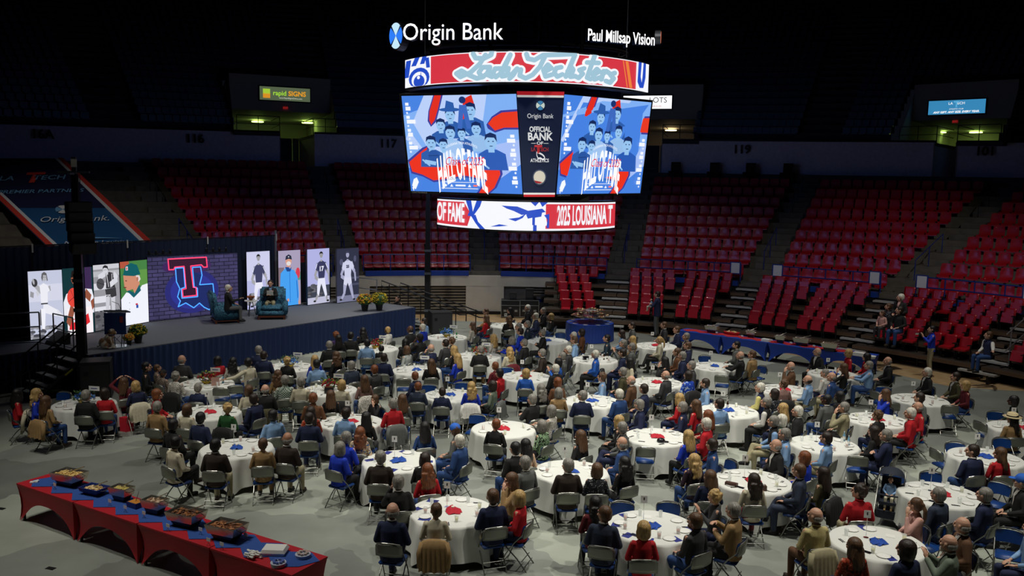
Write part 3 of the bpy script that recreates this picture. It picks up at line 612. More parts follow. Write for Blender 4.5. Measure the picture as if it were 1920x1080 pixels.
poster((-34, 573), (12, 568), (-30, 634), (13, 628), [((235, 236, 246), rc(0, 0, 1, 1)), ((210, 40, 56), rc(0, .55, 1, .68)), ((210, 40, 56), rc(.2, .1, 1, .4)), ((40, 70, 170), rc(.55, .72, .9, .95))], 'cut-off white and red screen at the far left edge')
# brick LED wall with neon mark
t, M, w, h = poster((275, 484), (445, 473), (280, 602), (447, 585), [], 'wide stage screen of dim brick wall with neon T mark')
mbk = bpy.data.materials.new('led_brick_picture'); mbk.use_nodes = True; nt = mbk.node_tree; b = nt.nodes['Principled BSDF']; b.inputs['Base Color'].default_value = (.01, .01, .01, 1)
br = nt.nodes.new('ShaderNodeTexBrick'); tc = nt.nodes.new('ShaderNodeTexCoord'); nt.links.new(tc.outputs['UV'], br.inputs['Vector'])
br.inputs['Color1'].default_value = (*S(74, 68, 112), 1); br.inputs['Color2'].default_value = (*S(60, 56, 94), 1); br.inputs['Mortar'].default_value = (*S(24, 22, 42), 1)
br.inputs['Scale'].default_value = 1.0; br.inputs['Brick Width'].default_value = .42; br.inputs['Row Height'].default_value = .15; br.inputs['Mortar Size'].default_value = .014
vo = nt.nodes.new('ShaderNodeTexNoise'); vo.inputs['Scale'].default_value = 3; nt.links.new(tc.outputs['UV'], vo.inputs['Vector']); mm = nt.nodes.new('ShaderNodeMixRGB'); mm.blend_type = 'MULTIPLY'; mm.inputs[0].default_value = .5
nt.links.new(br.outputs[0], mm.inputs[1]); nt.links.new(vo.outputs['Fac'], mm.inputs[2])
nt.links.new(mm.outputs[0], b.inputs['Emission Color']); b.inputs['Emission Strength'].default_value = 1.15
q = [(-w/2, -h/2), (w/2, -h/2), (w/2, h/2), (-w/2, h/2)]; me = MB().add([M @ Vector((x, y, .004)) for x, y in q], [(0, 1, 2, 3)]).mesh('brick_picture', mbk)
uv = me.uv_layers.new(name='u'); [setattr(uv.data[i], 'uv', q[i]) for i in range(4)]
link('brick_picture', me, t)
def neon(pts, c, r, closed=False):
    P = [((x-.5)*w, (y-.5)*h) for x, y in pts]
    if closed: P.append(P[0])
    mb = MB()
    for (x0, y0), (x1, y1) in zip(P, P[1:]):
        mb.add([M @ Vector((x, y, .02)) for x, y in L(x0, y0, x1, y1, r)], [(0, 1, 2, 3)]); mb.add([M @ Vector((x, y, .02)) for x, y in E(x1, y1, r, r, 8)], [tuple(range(8))])
    mb.build('neon_line', led(c, 1.6), t)
def nx(X, Y): return ((X-1100-(X-1100)*0)/688, 1-((Y-(218-(X-1100)*.068))/452))
Tm = [nx(*p) for p in ((1247, 228), (1537, 208), (1542, 280), (1515, 283), (1497, 265), (1415, 275), (1430, 430), (1452, 432), (1455, 490), (1350, 500), (1347, 446), (1375, 440), (1365, 278), (1295, 285), (1288, 302), (1252, 304))]
La = [nx(*p) for p in ((1360, 288), (1300, 292), (1305, 390), (1328, 440), (1310, 500), (1330, 530), (1312, 572), (1370, 545), (1430, 582), (1475, 548), (1510, 580), (1552, 600), (1572, 560), (1590, 470), (1584, 405), (1480, 412), (1500, 340), (1490, 280), (1428, 285), (1438, 430), (1462, 438), (1462, 500), (1342, 510), (1338, 440), (1368, 430), (1360, 288))]
art('mark_fill', M @ T(0, 0, .006), w, h, [((46, 46, 128), E(.47, .42, .30, .36, 26)), ((50, 56, 158), E(.47, .42, .24, .29, 26)), ((70, 40, 100), E(.42, .83, .27, .13, 24)), ((30, 46, 110), La[:17]), ((60, 22, 50), Tm)], t, .8)
neon(Tm, (255, 60, 100), .022, True); neon(La, (70, 150, 255), .020)
# glow areas inside the picture
# small lamp bars above the brick screen
for k, (px, py) in enumerate(((295, 474), (402, 469))):
    P = at_y(px, py, (A+nv*SD).y+6 if k else (A+nv*SD).y+3.5)
    P = M @ Vector(((px-360)/172*w, h/2+.12, .1))
    t2 = thing('light_cluster', 'black lamp cluster on the drape above %s of brick screen' % ('left' if k == 0 else 'right'), 'lamp', tuple(P))
    MB().tube([(-.35, -.3, 0), (.35, .3, 0)], .02, 6).build('bar', m_dark, t2)
    for j in range(4): MB().cap((-.3+.2*j, -.26+.17*j, .0), (-.3+.2*j, -.3+.17*j, .12), .05, .04, 8).build('lamp_head', m_dark, t2)
# --- stage furniture --------------------------------------------------
m_arm = ramp_mat('teal_patterned_upholstery', 'Voronoi', 16, [(0, (36, 78, 104)), (.35, (58, 116, 140)), (.6, (28, 62, 88))], .8)
m_wood2 = mat('reddish_wood', S(96, 50, 32), .4)
def armchair(px, py, rz, label):
    p = at_z(px, py, SH); t = thing('armchair', label, 'armchair', (p.x, p.y, SH), rz)
    def soft(name, boxes, r=.05):
        bm = bmesh.new()
        for c, d, rx in boxes:
            q = bmesh.ops.create_cube(bm, size=1, matrix=Matrix.Translation(c) @ Matrix.Rotation(rx, 4, 'X') @ Matrix.Diagonal((*d, 1)))
        bmesh.ops.bevel(bm, geom=bm.edges[:], offset=r, segments=3, affect='EDGES')
        me = bpy.data.meshes.new(name); bm.to_mesh(me); bm.free(); me.materials.append(m_arm); me.polygons.foreach_set('use_smooth', [True]*len(me.polygons)); return link(name, me, t)
    soft('seat_cushion', [((0, .05, .36), (.62, .66, .18), 0)]); soft('backrest', [((0, -.34, .62), (.80, .18, .74), .16)], .06)
    soft('armrest', [((-.40, .02, .34), (.14, .78, .46), 0)]); soft('armrest', [((.40, .02, .34), (.14, .78, .46), 0)]); soft('base', [((0, .03, .2), (.8, .74, .16), 0)], .03)
    MB().box((0, .02, .1), (.84, .78, .05)).build('wood_rail', m_wood2, t)
    for x in (-.38, .38):
        for y in (-.32, .36): MB().box((x, y, .05), (.06, .06, .1)).build('leg', m_wood2, t)
    return t
AC1 = armchair(421, 603, math.radians(-62), 'teal patterned armchair holding the white-haired speaker, left'); AC2 = armchair(511, 596, math.radians(-168), 'teal patterned armchair holding man reading a sheet, right')
for a in (AC1, AC2): a.scale = (1.26, 1.2, 1.22)
m_white = mat('white_plain', S(232, 232, 226), .5); m_mum = mat('mum_flower_yellow', S(214, 186, 30), .7); m_mumo = mat('mum_flower_orange', S(196, 120, 34), .7); m_leaf = mat('leaf_green', S(52, 84, 34), .7)
p = at_z(471, 592, SH); t = thing('side_table', 'small white round table between the two armchairs', 'table', tuple(p))
MB().prism(E(0, 0, .26, .26, 24), .6, .63).build('table_top', m_white, t)
for k in range(3): a = k*2.1+.4; MB().tube([(0.05*math.cos(a), .05*math.sin(a), .6), (.2*math.cos(a), .2*math.sin(a), 0)], .015, 6).build('leg', m_dark, t)
TT = p.copy(); TT.z += .63
def mums(base, r, h, label, cols, pot=.13):
    t = thing('potted_mum', label, 'flowers', tuple(base)); rn = random.Random(int(base.x*100))
    MB().loft([(0, 0, 0, pot*.8, pot*.8), (0, 0, pot*1.9, pot*1.1, pot*1.1), (0, 0, pot*1.95, pot*1.1, pot*1.1)], 20).build('pot', m_dark, t)
    c = Vector((0, 0, pot*1.9+r*.55)); lf = MB(); fl = MB()
    lf.ell(c, (r*.9, r*.9, r*.72), 14)
    for k in range(170):
        a = rn.random()*2*PI; u = rn.uniform(-.35, 1); s = math.sqrt(1-u*u); d = Vector((s*math.cos(a)*r, s*math.sin(a)*r, u*r*.8))
        fl.ell(c+d*rn.uniform(.92, 1.05), (.022+.012*rn.random(),)*3, 6, rn.randrange(len(cols)))
    for k in range(60):
        a = rn.random()*2*PI; u = rn.uniform(-.6, 1); s = math.sqrt(1-u*u); lf.ell(c+Vector((s*math.cos(a)*r, s*math.sin(a)*r, u*r*.78)), (.04, .04, .015), 6)
    lf.build('foliage', m_leaf, t); o = fl.build('blossoms', cols, t); o['kind'] = 'stuff'; return t
m_mumg = mat('mum_flower_dark_yellow', S(160, 140, 26), .7)
mums(at_z(259, 643, SH), .28, .5, 'large potted yellow mum beside the lectern', [m_mum, m_mumg, m_leaf])
mums(at_z(242, 647, SH), .16, .3, 'small potted orange mum in front of the large mum', [m_mumo, m_mumg], .08)
mums(at_z(684, 583, SH), .33, .5, 'left potted yellow and orange mum at stage right end', [m_mum, m_mumo], .15)
mums(at_z(711, 582, SH), .36, .5, 'right potted bright yellow mum at stage right end', [m_mum, m_mumg], .15)
t = thing('flower_bowl', 'dried rust-coloured flower bowl on the small white table', 'flowers', tuple(TT)); r_ = random.Random(2); f = MB()
for k in range(60): a = r_.random()*6.28; q = r_.random()**.5*.14; f.ell((q*math.cos(a), q*math.sin(a), .12+.05*r_.random()), (.03, .03, .025), 6)
MB().loft([(0, 0, 0, .05, .05), (0, 0, .1, .12, .12)], 14).build('bowl', m_wood2, t); o = f.build('blossoms', mat('rust_flower', S(150, 84, 46), .8), t); o['kind'] = 'stuff'
# lectern with banner
p = at_z(222, 650, SH); t = thing('lectern', 'truss lectern with navy banner and dark microphone', 'lectern', tuple(p), math.radians(8)); m_truss = mat('truss_grey', S(110, 116, 124), .4, .7)
MB().box((0, 0, 1.16), (.70, .45, .04), rx=-.25).build('desk', m_truss, t); MB().box((0, -.24, .80), (.66, .02, .70)).build('banner', mat('banner_blue', S(26, 50, 110), .7), t)
for x in (-.22, .22):
    for y in (-.12, .12): MB().tube([(x*.6, y, 0), (x, y, 1.1)], .018, 6).build('post', m_truss, t)
MB().tube([(-.15, -.12, .1), (.2, -.12, .5), (-.15, -.12, .9)], .01, 5).tube([(.15, -.12, .1), (-.2, -.12, .5), (.15, -.12, .9)], .01, 5).build('brace', m_truss, t)
MB().prism(E(0, 0, .34, .3, 20), 0, .03).build('base', mat('clear_base', S(150, 165, 175), .2, .3), t)
MB().tube([(.1, .1, 1.15), (.05, .02, 1.4), (-.12, -.1, 1.5)], .008, 5).build('microphone', m_dark, t)
MB().box((.2, -.255, .93), (.1, .01, .2)).build('crest', mat('crest_red', S(150, 50, 60), .6), t)
# floor monitor
p = at_z(108, 645, SH); t = thing('stage_monitor', 'black wedge stage monitor by the left railing', 'speaker', (p.x, p.y, SH), math.radians(-35))
mb = MB(); mb.add([(-.35, -.25, 0), (.35, -.25, 0), (.35, .25, 0), (-.35, .25, 0), (-.35, -.18, .12), (.35, -.18, .12), (.35, .2, .4), (-.35, .2, .4), (-.35, .25, .38), (.35, .25, .38)], [(3, 2, 1, 0), (0, 1, 5, 4), (4, 5, 6, 7), (7, 6, 9, 8), (8, 9, 2, 3), (1, 2, 9, 6, 5), (0, 4, 7, 8, 3)]); mb.build('cabinet', m_dark, t)
mb = MB(); mb.add([(-.3, -.165, .15), (.3, -.165, .15), (.3, .17, .39), (-.3, .17, .39)], [(0, 1, 2, 3)]); mb.build('grille', mat('speaker_grille', S(34, 34, 36), .8), t)
# dog: small bulldog sitting at the stage edge
m_fur = ramp_mat('white_tan_fur', 'Noise', 6, [(0, (150, 112, 80)), (.48, (168, 130, 96)), (.53, (222, 214, 196)), (1, (232, 226, 210))], .9, const=False)
def remesh(mb, name, vox, mats, smooth=3, keep=True):
    me = mb.mesh(name+'_src', mats); o = bpy.data.objects.new('tmp', me); COL.objects.link(o)
    r = o.modifiers.new('r', 'REMESH'); r.mode = 'VOXEL'; r.voxel_size = vox; r.use_smooth_shade = True
    if smooth: s = o.modifiers.new('s', 'SMOOTH'); s.iterations = smooth; s.factor = .5
    bpy.context.view_layer.update(); me2 = bpy.data.meshes.new_from_object(o.evaluated_get(bpy.context.evaluated_depsgraph_get()))
    bpy.data.objects.remove(o); bpy.data.meshes.remove(me); me2.name = name
    me2.materials.clear()
    for q in (mats if isinstance(mats, (list, tuple)) else [mats]): me2.materials.append(q)
    return me2
d = MB(); d.ell((0, -.05, .16), (.13, .16, .15)); d.ell((0, .06, .26), (.13, .12, .16)); d.ell((0, .13, .36), (.09, .09, .10)); d.ell((0, .15, .47), (.095, .10, .085)); d.ell((0, .235, .44), (.06, .05, .045)); d.ell((0, .27, .46), (.02, .015, .015))
for x in (-1, 1):
    d.cap((x*.09, .11, .26), (x*.08, .16, .04), .045, .035); d.ell((x*.08, .19, .03), (.035, .055, .03)); d.ell((x*.13, -.03, .10), (.05, .11, .09)); d.ell((x*.14, .08, .03), (.035, .08, .03)); d.ell((x*.085, .13, .53), (.03, .02, .035)); d.ell((x*.035, .24, .42), (.03, .03, .035))
d.ell((0, -.22, .06), (.02, .04, .02))
p = at_z(200, 653, SH); dog = link('bulldog', remesh(d, 'bulldog', .012, m_fur, 2), None, (p.x, p.y, SH), math.radians(-75)); dog.scale = (1.15,)*3
tag(dog, 'white and tan bulldog sitting at the stage edge near lectern', 'dog')
f = MB()
for x in (-.04, .04): f.ell((x, .235, .495), (.012, .01, .012), 8)
f.ell((0, .287, .455), (.022, .014, .016), 8); f.build('eyes_and_nose', m_dark, dog)
MB().tube([(.1*math.cos(k*PI/8), .13+.09*math.sin(k*PI/8), .385) for k in range(17)], .012, 6).build('collar', mat('collar_blue', S(40, 60, 120), .6), dog)
# stage rails and stairs (left end)
m_rail = mat('galvanised_rail', S(160, 165, 168), .35, .7)
def guard(name, pts, label, z0=SH, m=m_rail, h=1.05):
    t = thing('guard_rail', label, 'railing')
    for hh in (h, h*.55, .08): MB().tube([(p.x, p.y, z0+hh) for p in pts], .024, 6).build('rail', m, t)
    for p in pts: MB().tube([(p.x, p.y, z0), (p.x, p.y, z0+h)], .024, 6).build('post', m, t)
guard('a', [A+nv*3.9-du*4.4, A+nv*3.9-du*2.3, A+nv*2.9-du*.12], 'grey pipe guard rail at far left of stage wing')
guard('b', [A+nv*2.3+du*.05, A+nv*1.0+du*.05], 'short grey guard rail by the stage monitor')
guard('c', [B+nv*3.9-du*.15, B+nv*2.3-du*.1], 'pale grey guard rail at right end of stage')
wing = thing('stage_wing', 'carpeted stage extension left of the stage monitor', 'stage')
MB().prism([tuple(p.xy) for p in (A-du*.06+nv*1.9, A-du*.06+nv*SD, A-du*6+nv*SD, A-du*6+nv*1.9)], SH-.12, SH).build('deck', m_carpet, wing)
drape('skirt', A-du*6+nv*1.85, A-du*.1+nv*1.85, .02, SH-.03, m_navy, parent=wing)
# front steps at the left end, going down toward the camera
stp = thing('stage_stairs', 'black portable stairs with lit treads at left end of stage', 'stairs'); sd_ = (-du*1.0-nv*.0).normalized(); dn = (Vector((-.30, -.95, 0))).normalized(); sw = Vector((dn.y, -dn.x, 0))
dn = -du; sw = nv; top = A+nv*.75-du*.08
m_tread = mat('stair_tread', S(120, 124, 128), .6); m_yel = mat('yellow_label', S(190, 190, 50), .6)
for k in range(5):
    c = top+dn*(.17+.3*k); MB().box((c.x, c.y, SH-.2*(k+1)+.0), (.30, 1.15, .05), math.atan2(dn.y, dn.x)).build('tread', m_tread, stp)
for s_ in (-.6, .6):
    e0 = top+sw*s_; e1 = e0+dn*1.6; mb = MB()
    mb.tube([(e0.x, e0.y, SH-.15), (e1.x, e1.y, .0)], .05, 6); mb.build('stringer', m_dark, stp)
    mb = MB(); e2 = e1+dn*.25
    for hh in (.95, .5): mb.tube([(e0.x, e0.y, SH+hh-.3), (e0.x, e0.y, SH+hh-.05), (e1.x, e1.y, hh), (e2.x, e2.y, hh-.1), (e2.x, e2.y, hh-.35)], .026, 6)
    mb.build('hand_rail', m_dark, stp)
    for f_ in (0, .5, 1): q = e0.lerp(e1, f_); MB().tube([(q.x, q.y, (SH-.15)*(1-f_)), (q.x, q.y, (SH-.05)*(1-f_)+.95)], .022, 6).build('rail_post', m_dark, stp)
    q = e0.lerp(e1, .3); MB().box((q.x-sw.x*.0-nv.x*.055, q.y-nv.y*.055, (SH-.15)*.7), (.28, .012, .05), math.atan2(dn.y, dn.x), ry=math.atan2(SH-.15, 1.6)*1).build('yellow_label', m_yel, stp)
# black stair rails at the right end behind the speaker
rs = thing('stage_stairs', 'black portable stairs behind the right speaker stack', 'stairs'); b0 = B+nv*1.6+du*.1
for k in range(5): c = b0+du*(.17+.32*k); MB().box((c.x, c.y, SH-.2*(k+1)), (.3, 1.1, .05), math.atan2(du.y, du.x)).build('tread', m_tread, rs)
for s_ in (-.6, .6):
    e0 = b0+nv*s_; e1 = e0+Vector((3.2, .2, 0)).normalized()*3.6; mb = MB()
    for hh in (1.0, .75): mb.tube([(e0.x, e0.y, SH+.2), (e0.x, e0.y, SH+hh), (e1.x, e1.y, hh-.1), (e1.x+.3, e1.y, hh-.1), (e1.x+.3, e1.y, hh-.4)], .028, 6)
    mb.build('hand_rail', m_dark, rs)
    for f_ in (.1, .5, .95): q = e0.lerp(e1, f_); MB().tube([(q.x, q.y, 0), (q.x, q.y, SH*(1-f_)+.95)], .024, 6).build('rail_post', m_dark, rs)
# --- towers -----------------------------------------------------------
m_blk = mat('tower_black', S(24, 24, 27), .4, .3); m_cab = mat('speaker_cabinet', S(30, 30, 33), .6); m_grl = mat('perforated_grille', S(44, 44, 48), .7)
def tower(x, y, h, label, arr, rz):
    t = thing('lift_tower', label, 'tower', (x, y, 0), rz)
    for q, (hx, w_) in enumerate(((h*.55, .26), (h*.8, .22), (h, .18))): MB().box((0, 0, hx/2), (w_, w_*.9, hx)).build('mast_stage', m_blk, t)
    for k in range(4): a = k*PI/2+.78; MB().box((.5*math.cos(a), .5*math.sin(a), .08), (1.0, .1, .08), a).build('outrigger', m_blk, t)
    for z in (.9, 2.6, h*.52): MB().box((0, -.14, z), (.3, .05, .1)).build('collar', m_truss, t)
    MB().box((0, 0, h+.25), (.12, .12, .5)).build('top_mast', m_truss, t); MB().box((0, -.1, h+.05), (.9, .12, .06)).box((0, -.3, h+.0), (.06, .5, .06)).build('lifting_fork', m_truss, t)
    MB().box((.02, -.09, h+.32), (.16, .02, .24)).build('warning_label', m_white, t)
    MB().tube([(.14, 0, h), (.16, -.02, h*.5), (.14, 0, .1)], .012, 5).build('cable', m_blk, t)
    if arr:
        a = thing('line_array', 'black line-array loudspeaker hanging from left tower', 'speaker', (x+.28, y-.4, 0), rz+.5)
        zz = h-.78
        for k in range(5):
            tl = .03+.05*k
            MB().box((0, -.02*k*k, zz-.2), (.66, .42, .29), rx=tl).build('cabinet', m_cab, a); MB().box((0, -.22-.02*k*k, zz-.2), (.60, .02, .26), rx=tl).build('grille', m_grl, a)
            zz -= .30
    return t
bL = at_z(152, 722, 0); bL = Vector((-13.35, 25.2, 0)); bL = at_z(157, 735, 0)
tower(bL.x, bL.y, 6.75, 'tall black lift tower left of the stage front', True, .2)
bR = at_z(801, 618, 0); tower(bR.x, bR.y, 7.0, 'tall black lift tower beside the right speaker box', False, .1)
def sub(px0, px1, pyb, hh, rz, label):
    p = at_z((px0+px1)/2, pyb, 0); w_ = (px1-px0)/FPX*p.y*.8; t = thing('subwoofer', label, 'speaker', tuple(p), rz)
    MB().box((0, .3, hh/2), (w_, .8, hh)).build('cabinet', m_cab, t); MB().box((0, -.11, hh/2), (w_*.9, .02, hh*.85)).build('grille', m_grl, t); MB().box((-w_*.3, -.125, hh*.7), (.12, .01, .12)).build('handle', m_blk, t)
sub(148, 214, 748, 1.15, .35, 'large black subwoofer box below the left tower'); sub(803, 853, 627, 1.0, .3, 'black subwoofer box right of the stage end')
# neon-green cable cover on the floor by the stairs
a = at_z(72, 737, 0); b = at_z(118, 737, 0); o = MB().box(((a.x+b.x)/2, (a.y+b.y)/2, .05), ((b-a).length, .1, .1), math.atan2(b.y-a.y, b.x-a.x)).build('green_tube', mat('neon_green', S(150, 220, 20), .5)); tag(o, 'bright green tube lying near foot of the stairs', 'tube')
# floor pouch, road cases, bins near the wall
m_case = mat('road_case_laminate', S(30, 32, 36), .4); m_alu = mat('aluminium_edge', S(170, 175, 180), .3, .9)
for k, (px, w_) in enumerate(((957, .95), (992, .95))):
    p = at_z(px, 593, 0); p.y -= .45; t = thing('road_case', 'black road case with metal edges, %s of the pair by the wall' % ('left' if k == 0 else 'right'), 'case', (p.x, p.y, 0), 0)
    MB().box((0, .35, .45), (w_, .7, .86)).build('body', m_case, t)
    for x in (-w_/2, w_/2):
        MB().box((x, 0, .45), (.03, .03, .88)).build('edge_strip', m_alu, t)
    for z in (.03, .62, .88): MB().box((0, 0, z), (w_, .03, .03)).build('edge_strip', m_alu, t)
    for x in (-.28, .28): MB().box((x, -.02, .35), (.14, .02, .1)).build('latch', m_alu, t)
for k, (px, py, hh, w_) in enumerate(((962, 556, .35, .35), (992, 556, .55, .4), (1018, 556, .3, .5))):
    p = at_z(px, py, .9); p.y = at_z(px, 593, 0).y-.45; t = thing('equipment_box', ['small dark amplifier on the left road case', 'taller dark equipment box between the road cases', 'dark low equipment pile right of the road cases'][k], 'equipment', (p.x, p.y+.3, .9 if k < 2 else .0), 0)
    zz = 0 if k < 2 else .3
    MB().box((0, 0, hh/2+zz), (w_, .4, hh+zz*1)).build('box', m_case, t); MB().box((0, -.205, hh/2+zz), (w_*.8, .01, hh*.6)).build('panel', m_grl, t)
p = at_z(1012, 594, 0); t = thing('trash_bin', 'square blue trash bin with black liner by the wall', 'trash bin', tuple(p), .2)
MB().loft([(0, .3, 0, .3, .3), (0, .3, .95, .38, .38)], 4).build('bin', m_blue, t); MB().loft([(0, .3, .93, .4, .4), (0, .3, 1.03, .36, .36)], 12).build('liner', m_dark, t)
t = thing('tall_frame', 'tall leaning metal frame between road cases and bleacher', 'frame'); q = at_z(1031, 588, 0)
for dx in (-.1, .35): MB().tube([(q.x+dx*.2, q.y, 0), (q.x+dx, q.y+.6, 3.1)], .025, 6).build('leg', m_rail, t)
for f_ in (.3, .6, .9): MB().tube([(q.x-.02+.0*f_, q.y+.6*f_, 3.1*f_), (q.x+.3*f_+.02, q.y+.6*f_, 3.1*f_)], .018, 6).build('rung', m_rail, t)
# ------------------------------------------------------------------ sponsor banner over the left section
bt = thing('sponsor_banner', 'huge dark blue sponsor banner draped over left seats', 'banner')
Pb = [at_z(128, 500, 3.0), at_z(334, 500, 3.0), at_y(118, 297, 48), at_y(-82, 297, 45.5)]
Pb[2].z = Pb[3].z = (Pb[2].z+Pb[3].z)/2+.1
# straighten: a flat sheet over the seat backs
bx_ = (Pb[1]-Pb[0]); by_ = (Pb[3]-Pb[0]); bnn = bx_.cross(by_).normalized()
def bpt(px, py, off=0.0):
    d = ray(px, py); t = (Pb[0]-CAMP).dot(bnn)/d.dot(bnn); return CAMP+d*t+bnn*off
m_bn = mat('banner_navy', S(28, 84, 136), .7); m_bnd = mat('banner_dark_navy', S(22, 30, 70), .7); m_bred = mat('banner_red', S(205, 62, 50), .7); m_bwht = mat('banner_white', S(220, 224, 228), .7); m_bgr = mat('banner_blue_tint', S(110, 165, 210), .7)
def bstrip(name, px, m, off, th=.03):
    mb = MB(); slab(mb, [bpt(x, y, off) for x, y in px], th); return mb.build(name, m, bt)
bstrip('sheet', [(128, 500), (334, 500), (118, 297), (-82, 297)], m_bn, 0, .05)
bstrip('upper_field', [(20, 390), (212, 390), (118, 298), (-75, 298)], m_bnd, .03)
bstrip('red_stripe', [(320, 500), (334, 500), (118, 297), (108, 297)], m_bred, .04); bstrip('white_stripe', [(311, 500), (320, 500), (108, 297), (102, 297)], m_bwht, .04)
bstrip('red_stripe', [(128, 500), (142, 500), (-72, 297), (-82, 297)], m_bred, .04); bstrip('white_stripe', [(142, 500), (151, 500), (-66, 297), (-72, 297)], m_bwht, .04)
def btext(s, px, py, width, m, **k):
    o = bpt(px, py, .07); me = text_mesh(s, 1, **k); xs = [v.co.x for v in me.vertices]; w0 = max(xs)-min(xs)
    a = bpt(px-width/2, py+width*.012); b = bpt(px+width/2, py-width*.012); sc = (b-a).length/w0
    M = plane_M(o, b-a, (0, 0, 1)) ; M = plane_M(o, b-a, bnn.cross(b-a)) @ Matrix.Diagonal((sc, sc*1.5, 1, 1))
    me.materials.clear(); me.materials.append(m); me.transform(M); return link('lettering', me, bt)
btext('LA     TECH', 62, 336, 122, m_bgr, bold=.01); btext('T', 64, 336, 36, m_bred, bold=.05); btext('PREMIER PARTNERS', 78, 361, 160, m_bgr, bold=.01)
btext('Origin Bank.', 142, 413, 130, m_bwht); btext('Northern Louisiana', 186, 457, 128, m_bwht)
mb = MB(); 
for k, (c, q) in enumerate(((0, 0), (1, 1), (0, 2), (1, 3))):
    pts = [(0, 0)]+[(1.0*math.cos((q*90-40+10*j)*D2R), math.sin((q*90-40+10*j)*D2R)) for j in range(9)]
    mb.add([bpt(118+x*14, 395-y*7.5, .07) for x, y in pts], [tuple(range(len(pts)))], c)
mb.build('round_emblem', [m_bgr, m_bwht], bt)
mb = MB(); mb.add([bpt(x, y, .07) for x, y in ((150, 455), (160, 449), (175, 447), (232, 449), (175, 450), (160, 453))], [(0, 1, 2, 3, 4, 5)]); mb.build('wave_emblem', m_bgr, bt)
# ------------------------------------------------------------------ scoreboard
sb = thing('scoreboard', 'large hanging scoreboard with glowing screens and ring boards', 'scoreboard', (0, 0, 0))
YN = 28.0
def face(TLp, TRp, BLp, BRp, yl, yr):
    tl, tr_ = at_y(*TLp, yl), at_y(*TRp, yr); bl, brr = at_y(*BLp, yl+.35), at_y(*BRp, yr+.35); return bl, brr, tr_, tl
def bilin(q): return lambda x, y: q[0]*(1-x)*(1-y)+q[1]*x*(1-y)+q[2]*x*y+q[3]*(1-x)*y
POST = [((70, 130, 226), rc(0, 0, 1, 1)), ((128, 176, 244), [(0, .25), (.35, .1), (1, .35), (1, 1), (.5, 1), (0, .8)]), ((186, 208, 250), [(0, .55), (.3, .3), (.65, .45), (.75, 1), (.2, 1)]), ((165, 190, 246), [(.75, .1), (1, .3), (1, .55), (.8, .5)]),
        ((60, 60, 150), [(.285, 1), (.37, 1), (.33, .86), (.29, .73), (.24, .68), (.215, .74), (.23, .84)]), ((224, 44, 30), [(.295, 1), (.355, 1), (.32, .87), (.28, .75), (.245, .7), (.23, .75), (.24, .84)]),
        ((60, 60, 150), [(.73, .70), (.78, .78), (.86, .84), (1, .85), (1, .65), (.88, .65), (.80, .62), (.74, .66)]), ((232, 56, 32), [(.745, .71), (.79, .77), (.87, .82), (1, .83), (1, .67), (.88, .67), (.80, .64)]),
        ((60, 60, 150), [(0, .33), (.14, .46), (.22, .5), (.2, .40), (.4, .34), (.6, .3), (.83, .34), (.84, .2), (.78, .06), (.72, -.0), (.6, 0), (.68, .12), (.5, .16), (.33, .12), (.22, .1), (.12, .16), (.02, .19)]),
        ((236, 50, 28), [(.01, .31), (.15, .44), (.19, .47), (.17, .38), (.4, .32), (.6, .28), (.81, .32), (.82, .2), (.76, .06), (.70, -.0), (.62, 0), (.7, .14), (.5, .18), (.33, .14), (.22, .12), (.12, .18), (.03, .21)]),
        ((224, 44, 30), [(.5, .72), (.55, .96), (.62, 1), (.64, .9), (.6, .72)])]
def bust(x, y, s, hat=False, c1=(44, 92, 170), c2=(150, 196, 240), c3=(18, 40, 90)):
    o = [(c1, [(x-.085*s, y-.16*s), (x-.075*s, y-.05*s), (x-.03*s, y-.02*s), (x+.03*s, y-.02*s), (x+.08*s, y-.05*s), (x+.09*s, y-.16*s)]), (c2, rc(x-.018*s, y-.04*s, x+.018*s, y+.01*s)), (c2, E(x, y+.03*s, .034*s, .052*s)), (c3, [(x-.036*s, y+.04*s), (x-.03*s, y+.08*s), (x, y+.095*s), (x+.032*s, y+.08*s), (x+.036*s, y+.03*s), (x+.02*s, y+.06*s), (x-.02*s, y+.062*s)])]
    o += [(c3, E(x-.013*s, y+.035*s, .006*s, .004*s, 6)), (c3, E(x+.013*s, y+.035*s, .006*s, .004*s, 6)), (c3, E(x, y+.003*s, .012*s, .003*s, 6)), (c2, L(x-.07*s, y-.1*s, x-.02*s, y-.15*s, .008))]
    if hat: o += [(c1, E(x, y+.075*s, .075*s, .016*s)), (c1, [(x-.035*s, y+.075*s), (x-.02*s, y+.15*s), (x+.03*s, y+.13*s), (x+.035*s, y+.075*s)])]
    return o
for a in ((.42, .76, 1.25, True), (.60, .80, 1.35), (.33, .66, 1.15), (.64, .62, 1.2, False, (150, 190, 235)), (.51, .58, 1.0), (.41, .58, 1.25, False, (160, 196, 240)), (.34, .46, 1.1, False, (190, 214, 250)), (.23, .47, 1.3), (.76, .48, 1.5, False, (40, 90, 180))): POST += bust(*a)
POST += [((60, 104, 190), L(.50, .66, .53, .9, .02)), ((60, 104, 190), L(.58, .66, .55, .9, .02)), ((24, 50, 110), E(.54, .95, .03, .035)), ((40, 84, 160), E(.245, .38, .05, .062)), ((150, 196, 240), L(.16, .32, .26, .30, .02)), ((22, 50, 110), L(.2, .38, .29, .385, .003)), ((255, 255, 255), [(.045, .07), (.03, .0), (.02, .04)]), ((245, 250, 255), [(.02, .06), (.04, .13), (.07, .15), (.085, .1), (.05, .02)])]
for k in range(4): POST += [((245, 248, 255), rc(.03, .90-.135*k, .06, .93-.135*k)), ((245, 248, 255), rc(.03, .85-.135*k, .06+.035*(k % 2+.4), .89-.135*k)), ((230, 240, 255), E(.04, .825-.135*k, .009, .012, 8))]
